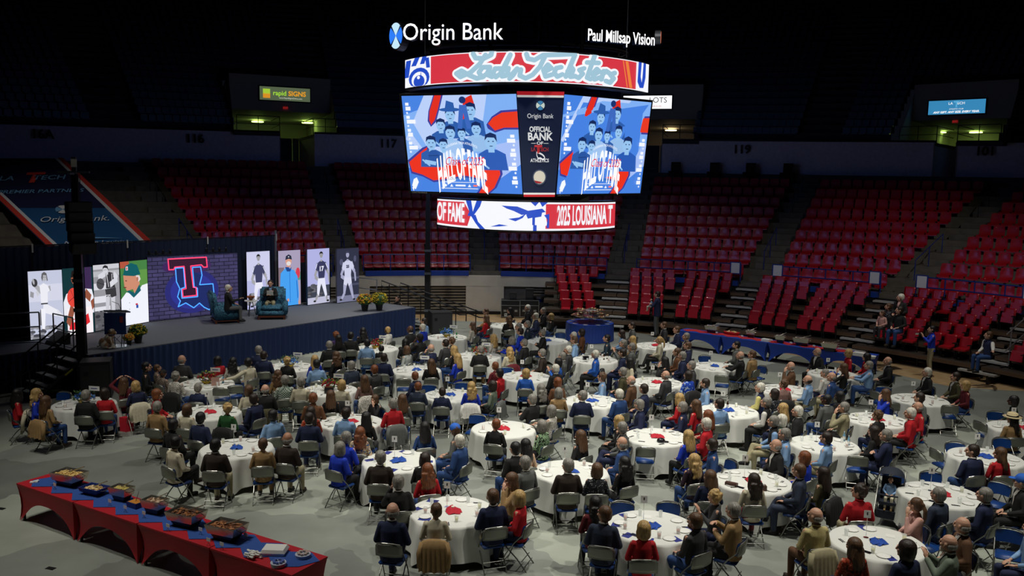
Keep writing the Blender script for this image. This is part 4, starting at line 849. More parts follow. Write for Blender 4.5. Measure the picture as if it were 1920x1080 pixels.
for k in range(4): POST += [((245, 248, 255), rc(.93, .57-.14*k, .965, .60-.14*k)), ((245, 248, 255), rc(.90+.02*(k % 2), .52-.14*k, .97, .56-.14*k)), ((230, 240, 255), E(.955, .495-.14*k, .009, .012, 8))]
POST += [((255, 255, 255), rc(.3, .105, .62, .11)), ((255, 255, 255), rc(.29, .04, .62, .046)), ((240, 246, 255), E(.33, .075, .014, .016, 6)), ((240, 246, 255), [(.37, .06), (.385, .09), (.4, .06)]), ((240, 246, 255), rc(.42, .066, .51, .084)), ((240, 246, 255), [(.53, .06), (.545, .09), (.56, .06)]), ((255, 120, 110), rc(.58, .066, .615, .084))]
def mesh_on(f, me, ax, ay, sx, sy, m, parent, n, off=.02, arch=0.0, fan=0.0):
    for v in me.vertices:
        x, y = v.co.x*sx, v.co.y*sy
        y = y*(1-fan*x*x)+arch*(-x*x)*8; v.co = f(ax+x, ay+y)-n*0+n*off
    me.materials.clear(); me.materials.append(m); me.update(); return link('lettering', me, parent)
for nm, q in (('left_screen', face((753, 180), (968, 176), (771, 358), (980, 364), YN+1.3, YN)), ('right_screen', face((1058, 177), (1221, 192), (1043, 364), (1200, 362), YN, YN+2.55))):
    f = bilin(q); n = (q[1]-q[0]).cross(q[3]-q[0]).normalized(); mb = MB(); e = .02
    slab(mb, [f(-e, -e*1.3), f(1+e, -e*1.3), f(1+e, 1+e*1.3), f(-e, 1+e*1.3)], .35); mb.build(nm+'_cabinet', m_dark, sb)
    pm = MB(); cols = []
    for k, (c, poly) in enumerate(POST):
        if c not in cols: cols.append(c)
        pm.add([f(min(max(x, 0), 1), min(max(y, 0), 1))+n*(.01+.0004*k) for x, y in poly], [tuple(range(len(poly)))], cols.index(c))
    pm.build(nm, [led(c, 1.0) for c in cols], sb)
    mesh_on(f, text_mesh('HALL OF FAME', 1, bold=.03), .485, .28, .066, .44, led((255, 255, 255), 1.1), sb, n, .05, .35, -2)
    mesh_on(f, text_mesh('Class of 2025', 1, shear=.5), .51, .325, .062, .12, led((230, 30, 60), 1), sb, n, .06)
    mesh_on(f, text_mesh('LOUISIANA TECH ATHLETICS', 1, bold=.01), .50, .515, .021, .035, led((240, 246, 255), 1), sb, n, .05, .3)
    mesh_on(f, text_mesh('LOUISIANA TECH', 1, bold=.01), .47, .145, .026, .045, led((30, 100, 170), 1), sb, n, .05)
    mesh_on(f, text_mesh('DAKTRONICS', 1), .08, -.014, .022, .018, mat('maker_letters', S(170, 170, 170), .5), sb, n, .02)
# centre banner, its vinyl glowing faintly in place of light falling on it
q = (at_y(982, 369, YN+.25), at_y(1040, 369, YN+.25), at_y(1058, 172, YN-.1), at_y(969, 171, YN-.1)); f = bilin(q); n = (q[1]-q[0]).cross(q[3]-q[0]).normalized()
mb = MB(); slab(mb, [f(0, 0), f(1, 0), f(1, 1), f(0, 1)], .08); mb.build('centre_banner', mat('banner_ink_navy_glow', S(16, 30, 62), .6, emit=S(14, 28, 62), es=.35), sb)
mt = lambda c, k=.55: mat('glow_vinyl_%d_%d_%d' % c, S(*c), .6, emit=S(*c), es=k)  # light put into the printed colours as weak emission
for y0, y1, c in ((.965, 1, (190, 30, 40)), (.945, .965, (220, 220, 220)), (0, .022, (190, 30, 40)), (.022, .04, (220, 220, 220))):
    mb = MB(); mb.add([p+n*.02 for p in (f(0, y0), f(1, y0), f(1, y1), f(0, y1))], [(0, 1, 2, 3)]); mb.build('stripe', mt(c), sb)
WH = (225, 228, 232)
for s_, y_, sx, sy, k in (('Origin Bank', .77, .125, .062, {}), ('OFFICIAL', .645, .125, .068, dict(bold=.03)), ('BANK', .575, .23, .1, dict(bold=.03)), ('OF', .515, .13, .04, dict(bold=.02)), ('ATHLETICS', .35, .1, .046, dict(bold=.02))):
    mesh_on(f, text_mesh(s_, 1, **k), .5, y_, sx, sy, mt(WH), sb, n, .02)
mesh_on(f, text_mesh('LA   TECH', 1, bold=.03), .5, .455, .1, .05, mt((150, 40, 46)), sb, n, .02); mesh_on(f, text_mesh('T', 1, bold=.05), .46, .455, .3, .1, mt((190, 50, 56)), sb, n, .025)
mb = MB(); 
for k in range(4):
    pts = [(0, 0)]+[(math.cos((k*90+45+10*j-40)*D2R), math.sin((k*90+45+10*j-40)*D2R)) for j in range(9)]
    mb.add([f(.5+x*.095, .87+y*.043)+n*.02 for x, y in [(a*math.cos(.785)-b*math.sin(.785), a*math.sin(.785)+b*math.cos(.785)) for a, b in pts]], [tuple(range(10))], k % 2)
mb.build('round_emblem', [mt((60, 130, 180)), mt((200, 215, 210))], sb)
def strip(name, pts, w, c, off=.02, closed=False):
    mb = MB(); P = pts+[pts[0]] if closed else pts
    for (x0, y0), (x1, y1) in zip(P, P[1:]): mb.add([f(x, y)+n*off for x, y in L(x0, y0, x1, y1, w)], [(0, 1, 2, 3)])
    mb.build(name, mt(c), sb)
strip('rule', [(.28, .515), (.4, .515)], .002, WH); strip('rule', [(.6, .515), (.72, .515)], .002, WH)
strip('state_outline', [(.42, .43), (.42, .40), (.46, .37), (.52, .375), (.58, .36), (.64, .37), (.62, .39), (.56, .41), (.5, .42)], .008, WH, .02, True)
# generic round shield where the team crest hangs
mb = MB(); 
for c, pl in ((0, E(.5, .19, .2, .075)), (1, E(.5, .19, .17, .063)), (2, [(.34, .16), (.4, .135), (.5, .13), (.6, .14), (.5, .15)])): mb.add([f(x, y)+n*(.02+.004*c) for x, y in pl], [tuple(range(len(pl)))], c)
mb.build('round_crest', [mt((70, 80, 100)), mt((205, 200, 185)), mt((150, 30, 40))], sb)
# core, frames
CXs, CYs = at_y(1000, 250, YN+3.2).x, YN+3.2
mb = MB()
for a in range(4): mb.box((CXs, CYs, 7.6), (3.6, 3.6, 3.4), .785*a*.5)
mb = MB().box((CXs, CYs, 7.7), (3.8, 3.8, 3.6)); mb.build('core', m_dark, sb)
for sx_ in (-1, 1):
    M = plane_M((CXs+sx_*2.3, CYs+2.0, 7.7), (-1, sx_*.9, 0), (0, 0, 1)); MB().prism([(-2.1, -.9), (2.1, -.9), (2.1, 1.6), (-2.1, 1.6)], -.1, 0, M=M).build('rear_glow_screen', led((110, 150, 240), 2.6), sb)  # unseen rear screens added to throw blue light on the wall behind
for k in range(4):
    a = k*PI/2+.785; MB().tube([(CXs+2.2*math.cos(a), CYs+2.2*math.sin(a), 5.0), (CXs+2.2*math.cos(a), CYs+2.2*math.sin(a), 12.5)], .07, 6).build('frame_post', m_blk, sb)
def ringboard(name, pxl, pxc, pxr, ytl, ytc, ytr, ybl, ybc, ybr, yedge, ynear, sag=1.0):
    """curved led ring; x in -1..1"""
    def g(x, y):
        u = (x+1)/2; px = pxl+(pxr-pxl)*u; k = math.sqrt(max(0, 1-(x*.93)**2)); k0 = math.sqrt(1-.93**2); k = (k-k0)/(1-k0)
        Y = yedge+(ynear-yedge)*k
        A_ = [at_y(px, yy, Y).z for yy in (0,)]
        X = None; P = at_y(px, (ytc+ybc)/2, Y); zt = ztop; zb = zbot; return Vector((P.x, Y, zb+(zt-zb)*y))
    ztop = at_y(pxc, ytc, ynear).z; zbot = at_y(pxc, ybc, ynear).z
    return g
def ring_poly(g, name, shapes, par, s=1.0, nseg=40):
    """clip each polygon into vertical strips so that it follows the curve"""
    mb = MB(); cols = []
    def clip(poly, a, b):
        for lim, sg in ((a, 1), (b, -1)):
            out = []
            for i in range(len(poly)):
                p, q = poly[i], poly[(i+1) % len(poly)]; dp, dq = sg*(p[0]-lim), sg*(q[0]-lim)
                if dp >= 0: out.append(p)
                if dp*dq < 0: t_ = dp/(dp-dq); out.append((p[0]+(q[0]-p[0])*t_, p[1]+(q[1]-p[1])*t_))
            poly = out
            if len(poly) < 3: return []
        return poly
    for k, (c, poly) in enumerate(shapes):
        if c not in cols: cols.append(c)
        for i in range(nseg):
            a, b = -1+2*i/nseg, -1+2*(i+1)/nseg; pl = clip(poly, a, b)
            if len(pl) >= 3:
                mb.add([g(x, min(max(y, 0), 1))+Vector((x*.3, -1, 0)).normalized()*(.004+.002*k) for x, y in pl], [tuple(range(len(pl)))], cols.index(c))
    return mb.build(name, [led(c, s) for c in cols], par)
def ring_text(g, s_, ax, ay, wx, wy, c, par, off=.05, **k):
    me = text_mesh(s_, 1, **k)
    bm = bmesh.new(); bm.from_mesh(me); bmesh.ops.subdivide_edges(bm, edges=[e for e in bm.edges if e.calc_length() > .25], cuts=2, use_grid_fill=True); bm.to_mesh(me); bm.free()
    for v in me.vertices:
        x, y = ax+v.co.x*wx, ay+v.co.y*wy; v.co = g(max(-1, min(1, x)), y)+Vector((x*.3, -1, 0)).normalized()*off
    me.materials.clear(); me.materials.append(led(c, 1)); return link('lettering', me, par)
def ring_shell(g, name, par, y0=-.06, y1=1.06, depth=.5):
    mb = MB(); n_ = 40; vs = []
    for i in range(n_+1):
        x = -1+2*i/n_; a, b = g(x, y0), g(x, y1); o_ = Vector((-x*.25, 1, 0))*depth; vs += [a, b, b+o_, a+o_]
    fs = []
    for i in range(n_):
        for j in range(4): fs.append((i*4+j, i*4+(j+1) % 4, i*4+4+(j+1) % 4, i*4+4+j))
    fs += [(3, 2, 1, 0), (n_*4, n_*4+1, n_*4+2, n_*4+3)]; mb.add(vs, [tuple(reversed(f_)) for f_ in fs]); mb.build(name, m_dark, par)
RED, WHT, BLU = (214, 52, 66), (246, 248, 255), (36, 76, 196)
gl = ringboard('lower', 820, 988, 1153, 0, 379, 0, 0, 432.5, 0, YN+3.0, YN-.35)
ring_shell(gl, 'lower_ring_cabinet', sb)
sh = [(WHT, rc(-1, 0, 1, 1)), (RED, rc(-1, .07, -.62, .94)), (RED, rc(.22, .07, 1, .94)), (WHT, [(-.70, .94), (-.62, .5), (-.66, .07), (-.5, .0), (.1, 0), (.24, .2), (.20, .94)]),
      (BLU, [(-.68, 1), (-.64, .6), (-.66, .45), (-.60, .42), (-.52, .8), (-.50, 1), (-.56, 1), (-.60, .6), (-.62, 1)]), (BLU, [(-.62, .45), (-.57, .2), (-.52, 0), (-.46, 0), (-.54, .25), (-.57, .5)]),
      (BLU, [(-.28, .86), (-.1, .84), (.02, .70), (.18, .78), (.22, .66), (.05, .58), (-.05, .55), (-.14, .68), (-.22, .76)]), (BLU, [(-.2, .4), (-.08, .46), (-.0, .6), (-.04, .44), (-.12, .32)]), (BLU, [(0, .55), (.06, .66), (.18, .66), (.17, .5), (.10, .46), (.10, .2), (.07, .2), (.07, .46), (.02, .42)]),
      (BLU, [(-.4, .1), (-.3, .2), (-.2, .16), (-.3, .12)]), (BLU, L(.1, .0, .1, .2, .02)), (BLU, [(.05, 1), (.10, .86), (.14, 1)]), (BLU, [(.15, 1), (.18, .84), (.24, 1)]), (BLU, [(.2, .55), (.24, .4), (.23, .1), (.26, .1), (.26, .6)])]
ring_poly(gl, 'lower_ring_picture', sh, sb)
ring_text(gl, 'OF FAME', -.845, .5, .125, .95, WHT, sb, bold=.03, sx=.62); ring_text(gl, '2025 LOUISIANA T', .655, .5, .125, .95, WHT, sb, bold=.03, sx=.60)
gu = ringboard('upper', 760, 990, 1216, 0, 97, 0, 0, 154, 0, YN+2.2, YN-.2)
ring_shell(gu, 'upper_ring_cabinet', sb)
LBL = (170, 206, 226)
sh = [(WHT, rc(-1, 0, 1, 1)), (RED, rc(-.80, .03, .90, .97)), ((236, 130, 60), L(.86, .05, .82, .95, .012)), ((236, 130, 60), L(.83, .05, .79, .95, .004)), (WHT, rc(-1, 0, -.79, 1)), (BLU, E(-.885, .28, .085, .36)), (WHT, E(-.885, .22, .062, .28)), (BLU, E(-.885, .16, .045, .22)), (WHT, E(-.89, .3, .012, .06)), (BLU, L(-.99, .35, -.97, .95, .02)), (BLU, L(-.93, .72, -.90, 1, .02)), (BLU, L(-.86, .75, -.84, 1, .018)), (BLU, L(-.81, .6, -.82, .95, .015)), (WHT, rc(.9, 0, 1, 1)), (BLU, [(.915, 1), (.91, .3), (.93, .1), (.96, .12), (.975, .5), (.975, 1), (.955, 1), (.95, .5), (.945, .3), (.935, .5), (.94, 1)])]
ring_poly(gu, 'upper_ring_picture', sh, sb)
SCR = [[(625, 335), (640, 362), (690, 366), (735, 345), (738, 328)], [(700, 345), (665, 400), (610, 450), (548, 478), (524, 458), (555, 440), (600, 465), (650, 488), (690, 478)], [(728, 420), (684, 420), (662, 450), (680, 482), (710, 462), (728, 425), (716, 468), (742, 480)],
       [(795, 430), (760, 430), (748, 460), (766, 482), (792, 462), (852, 345), (806, 450), (804, 478), (826, 474)], [(842, 428), (836, 462), (856, 474), (895, 430), (872, 470), (850, 492)], [(950, 340), (960, 368), (1000, 378), (1050, 348), (1150, 345), (1245, 338)], [(1066, 350), (1034, 420), (990, 470), (948, 490), (912, 474), (918, 436)],
       [(1066, 452), (1104, 430), (1082, 408), (1056, 440), (1070, 482), (1112, 470)], [(1164, 424), (1134, 430), (1122, 460), (1142, 484), (1172, 470)], [(1246, 345), (1194, 484)], [(1204, 450), (1228, 425), (1238, 440), (1222, 485), (1246, 482)], [(1304, 430), (1276, 440), (1297, 465), (1272, 492), (1250, 480)],
       [(1366, 352), (1324, 490), (1346, 500)], [(1322, 392), (1392, 398)], [(1366, 472), (1398, 452), (1382, 436), (1356, 466), (1370, 502), (1402, 490)], [(1424, 450), (1412, 502)], [(1417, 472), (1440, 450), (1457, 462)], [(1492, 462), (1466, 472), (1487, 496), (1466, 522), (1440, 512)]]
def itp(v, T_):
    for (a, b), (c, d) in zip(T_, T_[1:]):
        if v <= c: return b+(d-b)*(v-a)/(c-a)
    return T_[-1][1]
def rp(X, Y): t_ = itp(X, [(200, 355), (600, 322), (950, 320), (1300, 335), (1710, 395)]); b_ = itp(X, [(200, 535), (600, 508), (950, 510), (1300, 530), (1710, 565)]); return ((X-200)/755-1, 1-(Y-t_)/(b_-t_))
for r_, c, o_ in ((29, WHT, .08), (15, (158, 196, 214), .14)):
    sh = []
    for st_ in SCR:
        for (x0, y0), (x1, y1) in zip(st_, st_[1:]): sh.append((c, [rp(*p_) for p_ in L(x0, y0, x1, y1, r_)]))
        for x0, y0 in st_: sh.append((c, [rp(*p_) for p_ in E(x0, y0, r_, r_, 14)]))
    gg = (lambda o_: lambda x, y: gu(x, y)+Vector((x*.3, -1, 0)).normalized()*o_)(o_)
    mb = MB()
    for k, (c_, poly) in enumerate(sh): mb.add([gg(x, min(max(y, 0), 1))+Vector((0, -.00012*k, 0)) for x, y in poly], [tuple(range(len(poly)))])
    mb.build('script_lettering', led(c, 1), sb)
# letters standing on the upper frame
def letters(s_, px, py, hpx, Y, rz, c, label, bold, sx=1.0, st=1.5):
    P = at_y(px, py, Y); hh = hpx/FPX*Y; me = text_mesh(s_, hh/.7, depth=.12, bold=bold, sx=sx)
    me.materials.append(led(c, st)); me.materials.append(m_dark)
    for p in me.polygons: p.material_index = 0 if abs(p.normal.z) > .5 and p.center.z > 0 else 1
    M = plane_M(P, (math.cos(rz), math.sin(rz), 0), (0, 0, 1)); me.transform(M); return link('letters', me, sb)
letters('Origin Bank', 849, 62, 30, YN+.3, .14*-1, (255, 255, 255), '', .0, .9)
letters('Paul Millsap Vision', 1163, 72, 20.5, YN+1.2, .32, (255, 255, 255), '', .008, .62)
P = at_y(742, 67, YN+1.0); M = plane_M(P, (.85, -.5, 0), (0, 0, 1)); mb = MB(); mb.prism(E(0, 0, .30, .46, 24), -.35, -.02, 2, M)
for k in range(4):
    pts = [(0, 0)]+[(.27*math.cos((k*90+10*j-40)*D2R), .42*math.sin((k*90+10*j-40)*D2R)) for j in range(9)]; mb.add([M @ Vector((x, y, .0)) for x, y in pts], [tuple(range(10))], k % 2)
mb.build('oval_logo', [led((40, 120, 240), 1.1), led((190, 225, 255), 1.1), m_dark], sb)
P = at_y(1238, 82, YN+2.6); M = plane_M(P, (.2, .98, 0), (0, 0, 1)); mb = MB(); mb.prism(E(.2, .25, .2, .24, 16), -.2, 0, 1, M); mb.prism(E(.2, .25, .15, .2, 16), 0, .01, 0, M); mb.build('side_emblem', [led((220, 120, 90), .8), m_truss], sb)
mb = MB(); cu = at_y(990, 78, YN+1.5); mb.tube([(cu.x+3.7*math.cos(a), cu.y+2.7+2.3*math.sin(a), cu.z) for a in [k*PI/16 for k in range(33)]], .07, 6); mb.build('letter_ring', m_blk, sb)
for k in range(8): a = k*PI/4+.3; MB().tube([(cu.x+3.7*math.cos(a), cu.y+2.7+2.3*math.sin(a), cu.z), (cu.x+3.6*math.cos(a), cu.y+2.7+2.2*math.sin(a), cu.z-1.0)], .04, 5).build('strut', m_blk, sb)
for px in (797, 973, 1010, 1176):
    q = at_y(px, 60, YN+2.5); o = MB().tube([(q.x, q.y, cu.z-.8), (q.x, q.y, 21.4)], .015, 5).build('hanging_cable', m_truss); tag(o, 'thin steel cable holding the scoreboard, %s' % {797: 'leftmost', 973: 'second from left', 1010: 'third from left', 1176: 'rightmost'}[px], 'cable')
# light thrown by the front screens and the added rear ones comes from their emission only
# ------------------------------------------------------------------ buffets
m_sred = mat('red_spandex', S(176, 18, 34), .55); m_sblue = mat('blue_spandex', S(24, 66, 168), .6); m_rblue = mat('blue_runner', S(36, 76, 150), .8); m_rred = mat('red_runner', S(176, 28, 38), .8)
m_foil = mat('foil_pan', S(196, 190, 176), .25, .9); m_chaf = mat('chafer_dark', S(22, 22, 40), .35); m_chafb = mat('chafer_blue', S(24, 44, 110), .4)
def stretch_table(P0, P1, w_, m, label, grp):
    """stretch-cover table from end P0 to end P1 (front edge), depth w_ to the left of P0->P1"""
    d = (P1-P0); Ln = d.length; d.normalize(); n_ = Vector((-d.y, d.x, 0)); t = thing('buffet_table', label, 'table', tuple(P0), math.atan2(d.y, d.x), grp)
    H = .75; mb = MB()
    mb.prism([(0, 0), (Ln, 0), (Ln, w_), (0, w_)], H-.03, H)
    def side(a, b):   # a,b 2D ends
        a = Vector((*a, 0)); b = Vector((*b, 0)); N = 20; e = (b-a).normalized(); nn = Vector((e.y, -e.x, 0)); vs = []
        for i in range(N+1):
            u = i/N; s_ = abs(2*u-1); inset = .10*min(1, 1)
            zb = .0+.46*(1-s_**2.2) if s_ < .93 else 0.0
            for j in range(6):
                v = j/5; z = H*(1-v)+zb*v; xx = u; sh_ = .06*math.sin(PI*(1-z/H)*.9)
                p = a.lerp(b, u); c_ = (a+b)/2; p = p+(c_-p)*(.10*(math.sin(PI*min(1, (1-z/H))*.85))*s_**3)
                p = p-nn*sh_*(.3+.7*s_); vs.append((p.x, p.y, z))
        fs = [(i*6+j, i*6+j+1, (i+1)*6+j+1, (i+1)*6+j) for i in range(N) for j in range(5)]; mb.add(vs, fs)
    side((0, 0), (Ln, 0)); side((Ln, 0), (Ln, w_)); side((Ln, w_), (0, w_)); side((0, w_), (0, 0))
    mb.build('stretch_cover', m, t, True).data.polygons.foreach_set('use_smooth', [False]*6+[True]*(len(mb.f)-6))
    for x in (.08, Ln-.08):
        for y in (.08, w_-.08): MB().box((x, y, .36), (.04, .04, .72)).build('leg', m_dark, t)
    return t
def runner(P0, P1, w_, m, label, nz, zz=.755, off=0.0):
    d = (P1-P0); Ln = d.length; d.normalize(); o = MB(); n_ = Vector((-d.y, d.x, 0)); pts = []; N = nz
    a = []; b = []
    for i in range(N+1):
        u = Ln*i/N; a.append(P0+d*u+n_*(.04 if i % 2 else .26)); b.append(P0+d*(u+Ln/N*.4)+n_*(w_-(.04 if i % 2 else .2)))
    poly = a+b[::-1]
    for i in range(N): o.add([Vector((q.x, q.y, zz)) for q in (a[i], a[i+1], b[i+1], b[i])]+[Vector((q.x, q.y, zz+.004)) for q in (a[i], a[i+1], b[i+1], b[i])], [(3, 2, 1, 0), (4, 5, 6, 7), (0, 1, 5, 4), (2, 3, 7, 6)])
    o = o.build('table_runner', m); return tag(o, label, 'table runner')
def chafer(p, rz, food, label, w_=.56, d_=.36, h=.26, blue=False, utensil=True):
    t = thing('chafing_dish', label, 'serving dish', tuple(p), rz); m = m_chafb if blue else m_chaf
    mb = MB(); mb.add([(sx*w_/2*k, sy*d_/2*k, z) for z, k in ((.0, .55), (h*.7, .86)) for sx, sy in ((-1, -1), (1, -1), (1, 1), (-1, 1))], [(3, 2, 1, 0), (0, 1, 5, 4), (1, 2, 6, 5), (2, 3, 7, 6), (3, 0, 4, 7), (4, 5, 6, 7)]); mb.build('stand', m, t)
    mb = MB(); Rr = [(w_/2, d_/2, h), (w_/2-.025, d_/2-.025, h), (w_/2-.05, d_/2-.05, h-.05)]
    vs = [(sx*a, sy*b, z) for a, b, z in [(w_*.43, d_*.43, h*.45)]+Rr for sx, sy in ((-1, -1), (1, -1), (1, 1), (-1, 1))]
    fs = [(i*4+j, i*4+(j+1) % 4, i*4+4+(j+1) % 4, i*4+4+j) for i in range(3) for j in range(4)]; mb.add(vs, fs); mb.build('foil_pan', m if blue else m_foil, t)
    r_ = random.Random(hash(label) % 1000 if False else len(label)*7+int(p.x*10)); f_ = MB()
    f_.box((0, 0, h-.055), (w_-.11, d_-.11, .03))
    for k in range(70): f_.ell(((r_.random()-.5)*(w_-.14), (r_.random()-.5)*(d_-.14), h-.04+.02*r_.random()), (.03+.02*r_.random(), .022, .015), 6, 1 if r_.random() < .5 else 0, R=Matrix.Rotation(r_.random()*3, 3, 'Z'))
    c1, c2 = food; o = f_.build('food', [mat('food_%d_%d_%d' % c1, S(*c1), .6), mat('food_%d_%d_%d' % c2, S(*c2), .6)], t); o['kind'] = 'stuff'
    for x in (-1, 1): MB().tube([(x*(w_/2-.01), -.08, h*.8), (x*(w_/2+.05), -.06, h*.8), (x*(w_/2+.05), .06, h*.8), (x*(w_/2-.01), .08, h*.8)], .007, 5).build('handle', m_foil, t)
    if utensil: MB().tube([(0, 0, h), (w_*.3, .05, h+.07), (w_*.52, .08, h+.12)], [.02, .008, .008], 6).build('serving_spoon', m_foil, t)
    return t
def card(p, rz, label, grp):
    t = thing('card_holder', label, 'card', tuple(p), rz, grp)
    MB().box((0, 0, .1), (.09, .003, .06)).build('card', m_white, t); MB().tube([(-.02, -.02, 0), (0, 0, .05), (0, 0, .07)], .004, 5).tube([(.02, .02, 0), (0, 0, .05)], .004, 5).build('clip', m_foil, t)
# front red buffet (four tables)
a0 = at_z(30, 906, .75); a1 = at_z(100, 884, .75); e0 = at_z(548, 1079, .75); e1 = at_z(592, 1046, .75)
wd = ((a1-a0).length+(e1-e0).length)/2; wd = .78
for z_ in (a0, e0): z_.z = 0
dF = (e0-a0); LF = dF.length; dF.normalize(); nF = Vector((-dF.y, dF.x, 0)); rF = math.atan2(dF.y, dF.x)
NT = ['farthest left', 'second', 'third', 'nearest, right-end']
for k in range(4): stretch_table(a0+dF*(LF*k/4+.01), a0+dF*(LF*(k+1)/4-.01), wd, m_sred, '%s red stretch-covered buffet table at lower left' % NT[k], 'red buffet tables')
runner(a0+dF*.12, a0+dF*(LF-.12), wd, m_rblue, 'blue zigzag cloth runner along the red buffet', 22)
def FP(px, py, z=.755): q = at_z(px, py, z); return q
TAN, BRN = ((206, 168, 96), (184, 140, 70)), ((92, 56, 30), (150, 100, 56))
for px, py, food, lb, ww, bl in ((131, 909, ((212, 176, 104), (224, 190, 120)), 'deep chafing dish of golden casserole, farthest left', .60, False), (177, 926, ((226, 200, 150), (206, 168, 100)), 'low blue dish of bread rolls with tongs', .48, True),
    (229, 938, ((190, 170, 84), (214, 196, 120)), 'small dish of pale green beans with spoon', .40, False), (291, 962, ((206, 180, 150), (150, 110, 80)), 'dish of sliced meat, middle of the red buffet', .42, False), (350, 985, ((86, 52, 28), (150, 92, 40)), 'large chafing dish of dark meat with tongs', .60, False), (426, 1010, ((110, 64, 34), (170, 110, 60)), 'large chafing dish of shredded meat, nearest', .60, False)):
    chafer(FP(px, py), rF+.15, food, lb, ww, ww*.66, .26 if not bl else .14, bl)
t = thing('serving_dish', 'small blue square dish of orange sauce on red buffet', 'serving dish', tuple(FP(255, 950)), rF)
MB().box((0, 0, .05), (.26, .2, .1)).build('dish', m_chafb, t); MB().box((0, 0, .101), (.23, .17, .004)).build('food', mat('orange_sauce', S(200, 130, 50), .4), t); MB().tube([(0, 0, .1), (.03, .05, .28)], .006, 5).build('serving_spoon', m_foil, t)
for k, (px, py) in enumerate(((103, 918), (206, 949), (235, 961), (270, 972), (315, 996), (376, 1003), (391, 1023), (416, 1031), (461, 1013))):
    card(FP(px, py), rF, 'small white menu card on red buffet, %s from the left' % ORDN[k], 'menu cards on the red buffet')
o = MB().box((0, 0, .012), (.14, .08, .024), .3).box((.03, .02, .03), (.1, .06, .012), .9).build('napkin_stack', m_white, None, loc=FP(64, 905)); tag(o, 'white paper napkins at far left of red buffet', 'napkins')
t = thing('foam_box', 'white foam takeout box on right end of red buffet', 'box', tuple(FP(515, 1037)), rF+.5); mb = MB(); mb.add([(x*k, y*k, z) for z, k in ((0, .9), (.05, 1), (.10, .85)) for x, y in ((-.2, -.14), (.2, -.14), (.2, .14), (-.2, .14))], [(3, 2, 1, 0), (8, 9, 10, 11)]+[(i*4+j, i*4+(j+1) % 4, i*4+4+(j+1) % 4, i*4+4+j) for i in (0, 1) for j in range(4)]); mb.build('shell', m_white, t)
for k in range(9):
    r_ = random.Random(k); p = FP(474, 1046); o = MB().cap((-.09, 0, .015), (.09, 0, .015), .018, .018, 6).box((0, 0, .016), (.03, .04, .04)).build('wrapped_cutlery', [m_white], None, loc=(p.x+r_.uniform(-.09, .09), p.y+r_.uniform(-.06, .06), .757+.03*(k//3)), ); o.rotation_euler = (0, 0, rF+r_.uniform(-.3, .3)); tag(o, 'white napkin-wrapped cutlery roll piled on the red buffet', 'cutlery', 'wrapped cutlery pile')
for k, (px, py, rr_, cc) in enumerate(((522, 1061, .11, (90, 110, 180)), (568, 1045, .11, (190, 170, 160)))):
    t = thing('condiment_tray', 'clear round tray of condiment cups, %s' % ('nearest edge of red buffet' if k == 0 else 'right end of red buffet'), 'tray', tuple(FP(px, py))); MB().loft([(0, 0, 0, rr_, rr_), (0, 0, .06, rr_*1.1, rr_*1.1)], 20).build('tray', mat('clear_plastic_tray', S(190, 195, 210), .2), t)
    for j in range(8): a = j*.785; MB().loft([(.07*math.cos(a), .07*math.sin(a), .06, .02, .02), (.07*math.cos(a), .07*math.sin(a), .09, .026, .026)], 8).build('cup', mat('cup_tint_%d' % k, S(*cc), .3), t)
# blue buffet at the right
b0 = at_z(1272, 630, .75); b1 = at_z(1636, 670, .75); b0 = at_z(1270, 619, .75); b0.z = b1.z = 0; dB = (b1-b0); LB = dB.length; dB.normalize(); rB = math.atan2(dB.y, dB.x)
for k in range(4): stretch_table(b0+dB*(LB*k/4+.01), b0+dB*(LB*(k+1)/4-.01), .78, m_sblue, '%s blue stretch-covered buffet table by the bleachers' % ['farthest left', 'second', 'third', 'right-end'][k], 'blue buffet tables')
runner(b0+dB*.1, b0+dB*(LB-.4), .78, m_rred, 'red zigzag cloth runner along the blue buffet', 24)
for px, py, lb, ww in ((1335, 624, 'chafing dish of pale food, leftmost on the blue buffet', .55), (1408, 633, 'small dark chafing dish, second on the blue buffet', .38), (1463, 643, 'small chafing dish at middle of the blue buffet', .38), (1503, 648, 'wide chafing dish with open foil pan, blue buffet', .6), (1556, 658, 'wide steaming foil chafing dish, rightmost on blue buffet', .6)):
    q = at_z(px, py, .755); chafer(q, rB+.1, ((170, 160, 140), (120, 90, 66)), lb, ww, ww*.6, .3)
q = at_z(1372, 627, .76); t = thing('bread_basket', 'red cloth-lined basket of bread on the blue buffet', 'basket', tuple(q), rB); MB().loft([(0, 0, 0, .3, .16), (0, 0, .1, .36, .2)], 16).build('cloth', m_rred, t); mb = MB(); [mb.ell((.22*math.cos(k*1.3)*.8, .1*math.sin(k*2.1), .11), (.05, .04, .03), 8) for k in range(9)]; o = mb.build('bread', mat('bread', S(206, 176, 120), .8), t); o['kind'] = 'stuff'
q = at_z(1436, 640, .76); t = thing('plate_stack', 'stacked white foam boxes on middle of blue buffet', 'boxes', tuple(q), rB); MB().box((0, 0, .05), (.3, .22, .1)).build('stack', m_white, t)
q = at_z(1612, 667, .76); t = thing('foam_box', 'white foam boxes at right end of blue buffet', 'boxes', tuple(q), rB); MB().box((0, 0, .06), (.42, .26, .12)).build('stack', m_white, t)
q = at_z(1633, 672, .76); o = MB().loft([(0, 0, 0, .14, .14), (0, 0, .09, .17, .17)], 20).build('white_bowl', m_white, None, loc=q); tag(o, 'round white bowl at the very end of blue buffet', 'bowl')
for k, px in enumerate((1350, 1400, 1455, 1490, 1530, 1585)):
    q = b0+dB*(LB*(px-1272)/356)+Vector((-dB.y, dB.x, 0))*.12; card((q.x, q.y, .76), rB, 'small white menu card on blue buffet, %s from the left' % ORDN[k], 'menu cards on the blue buffet')
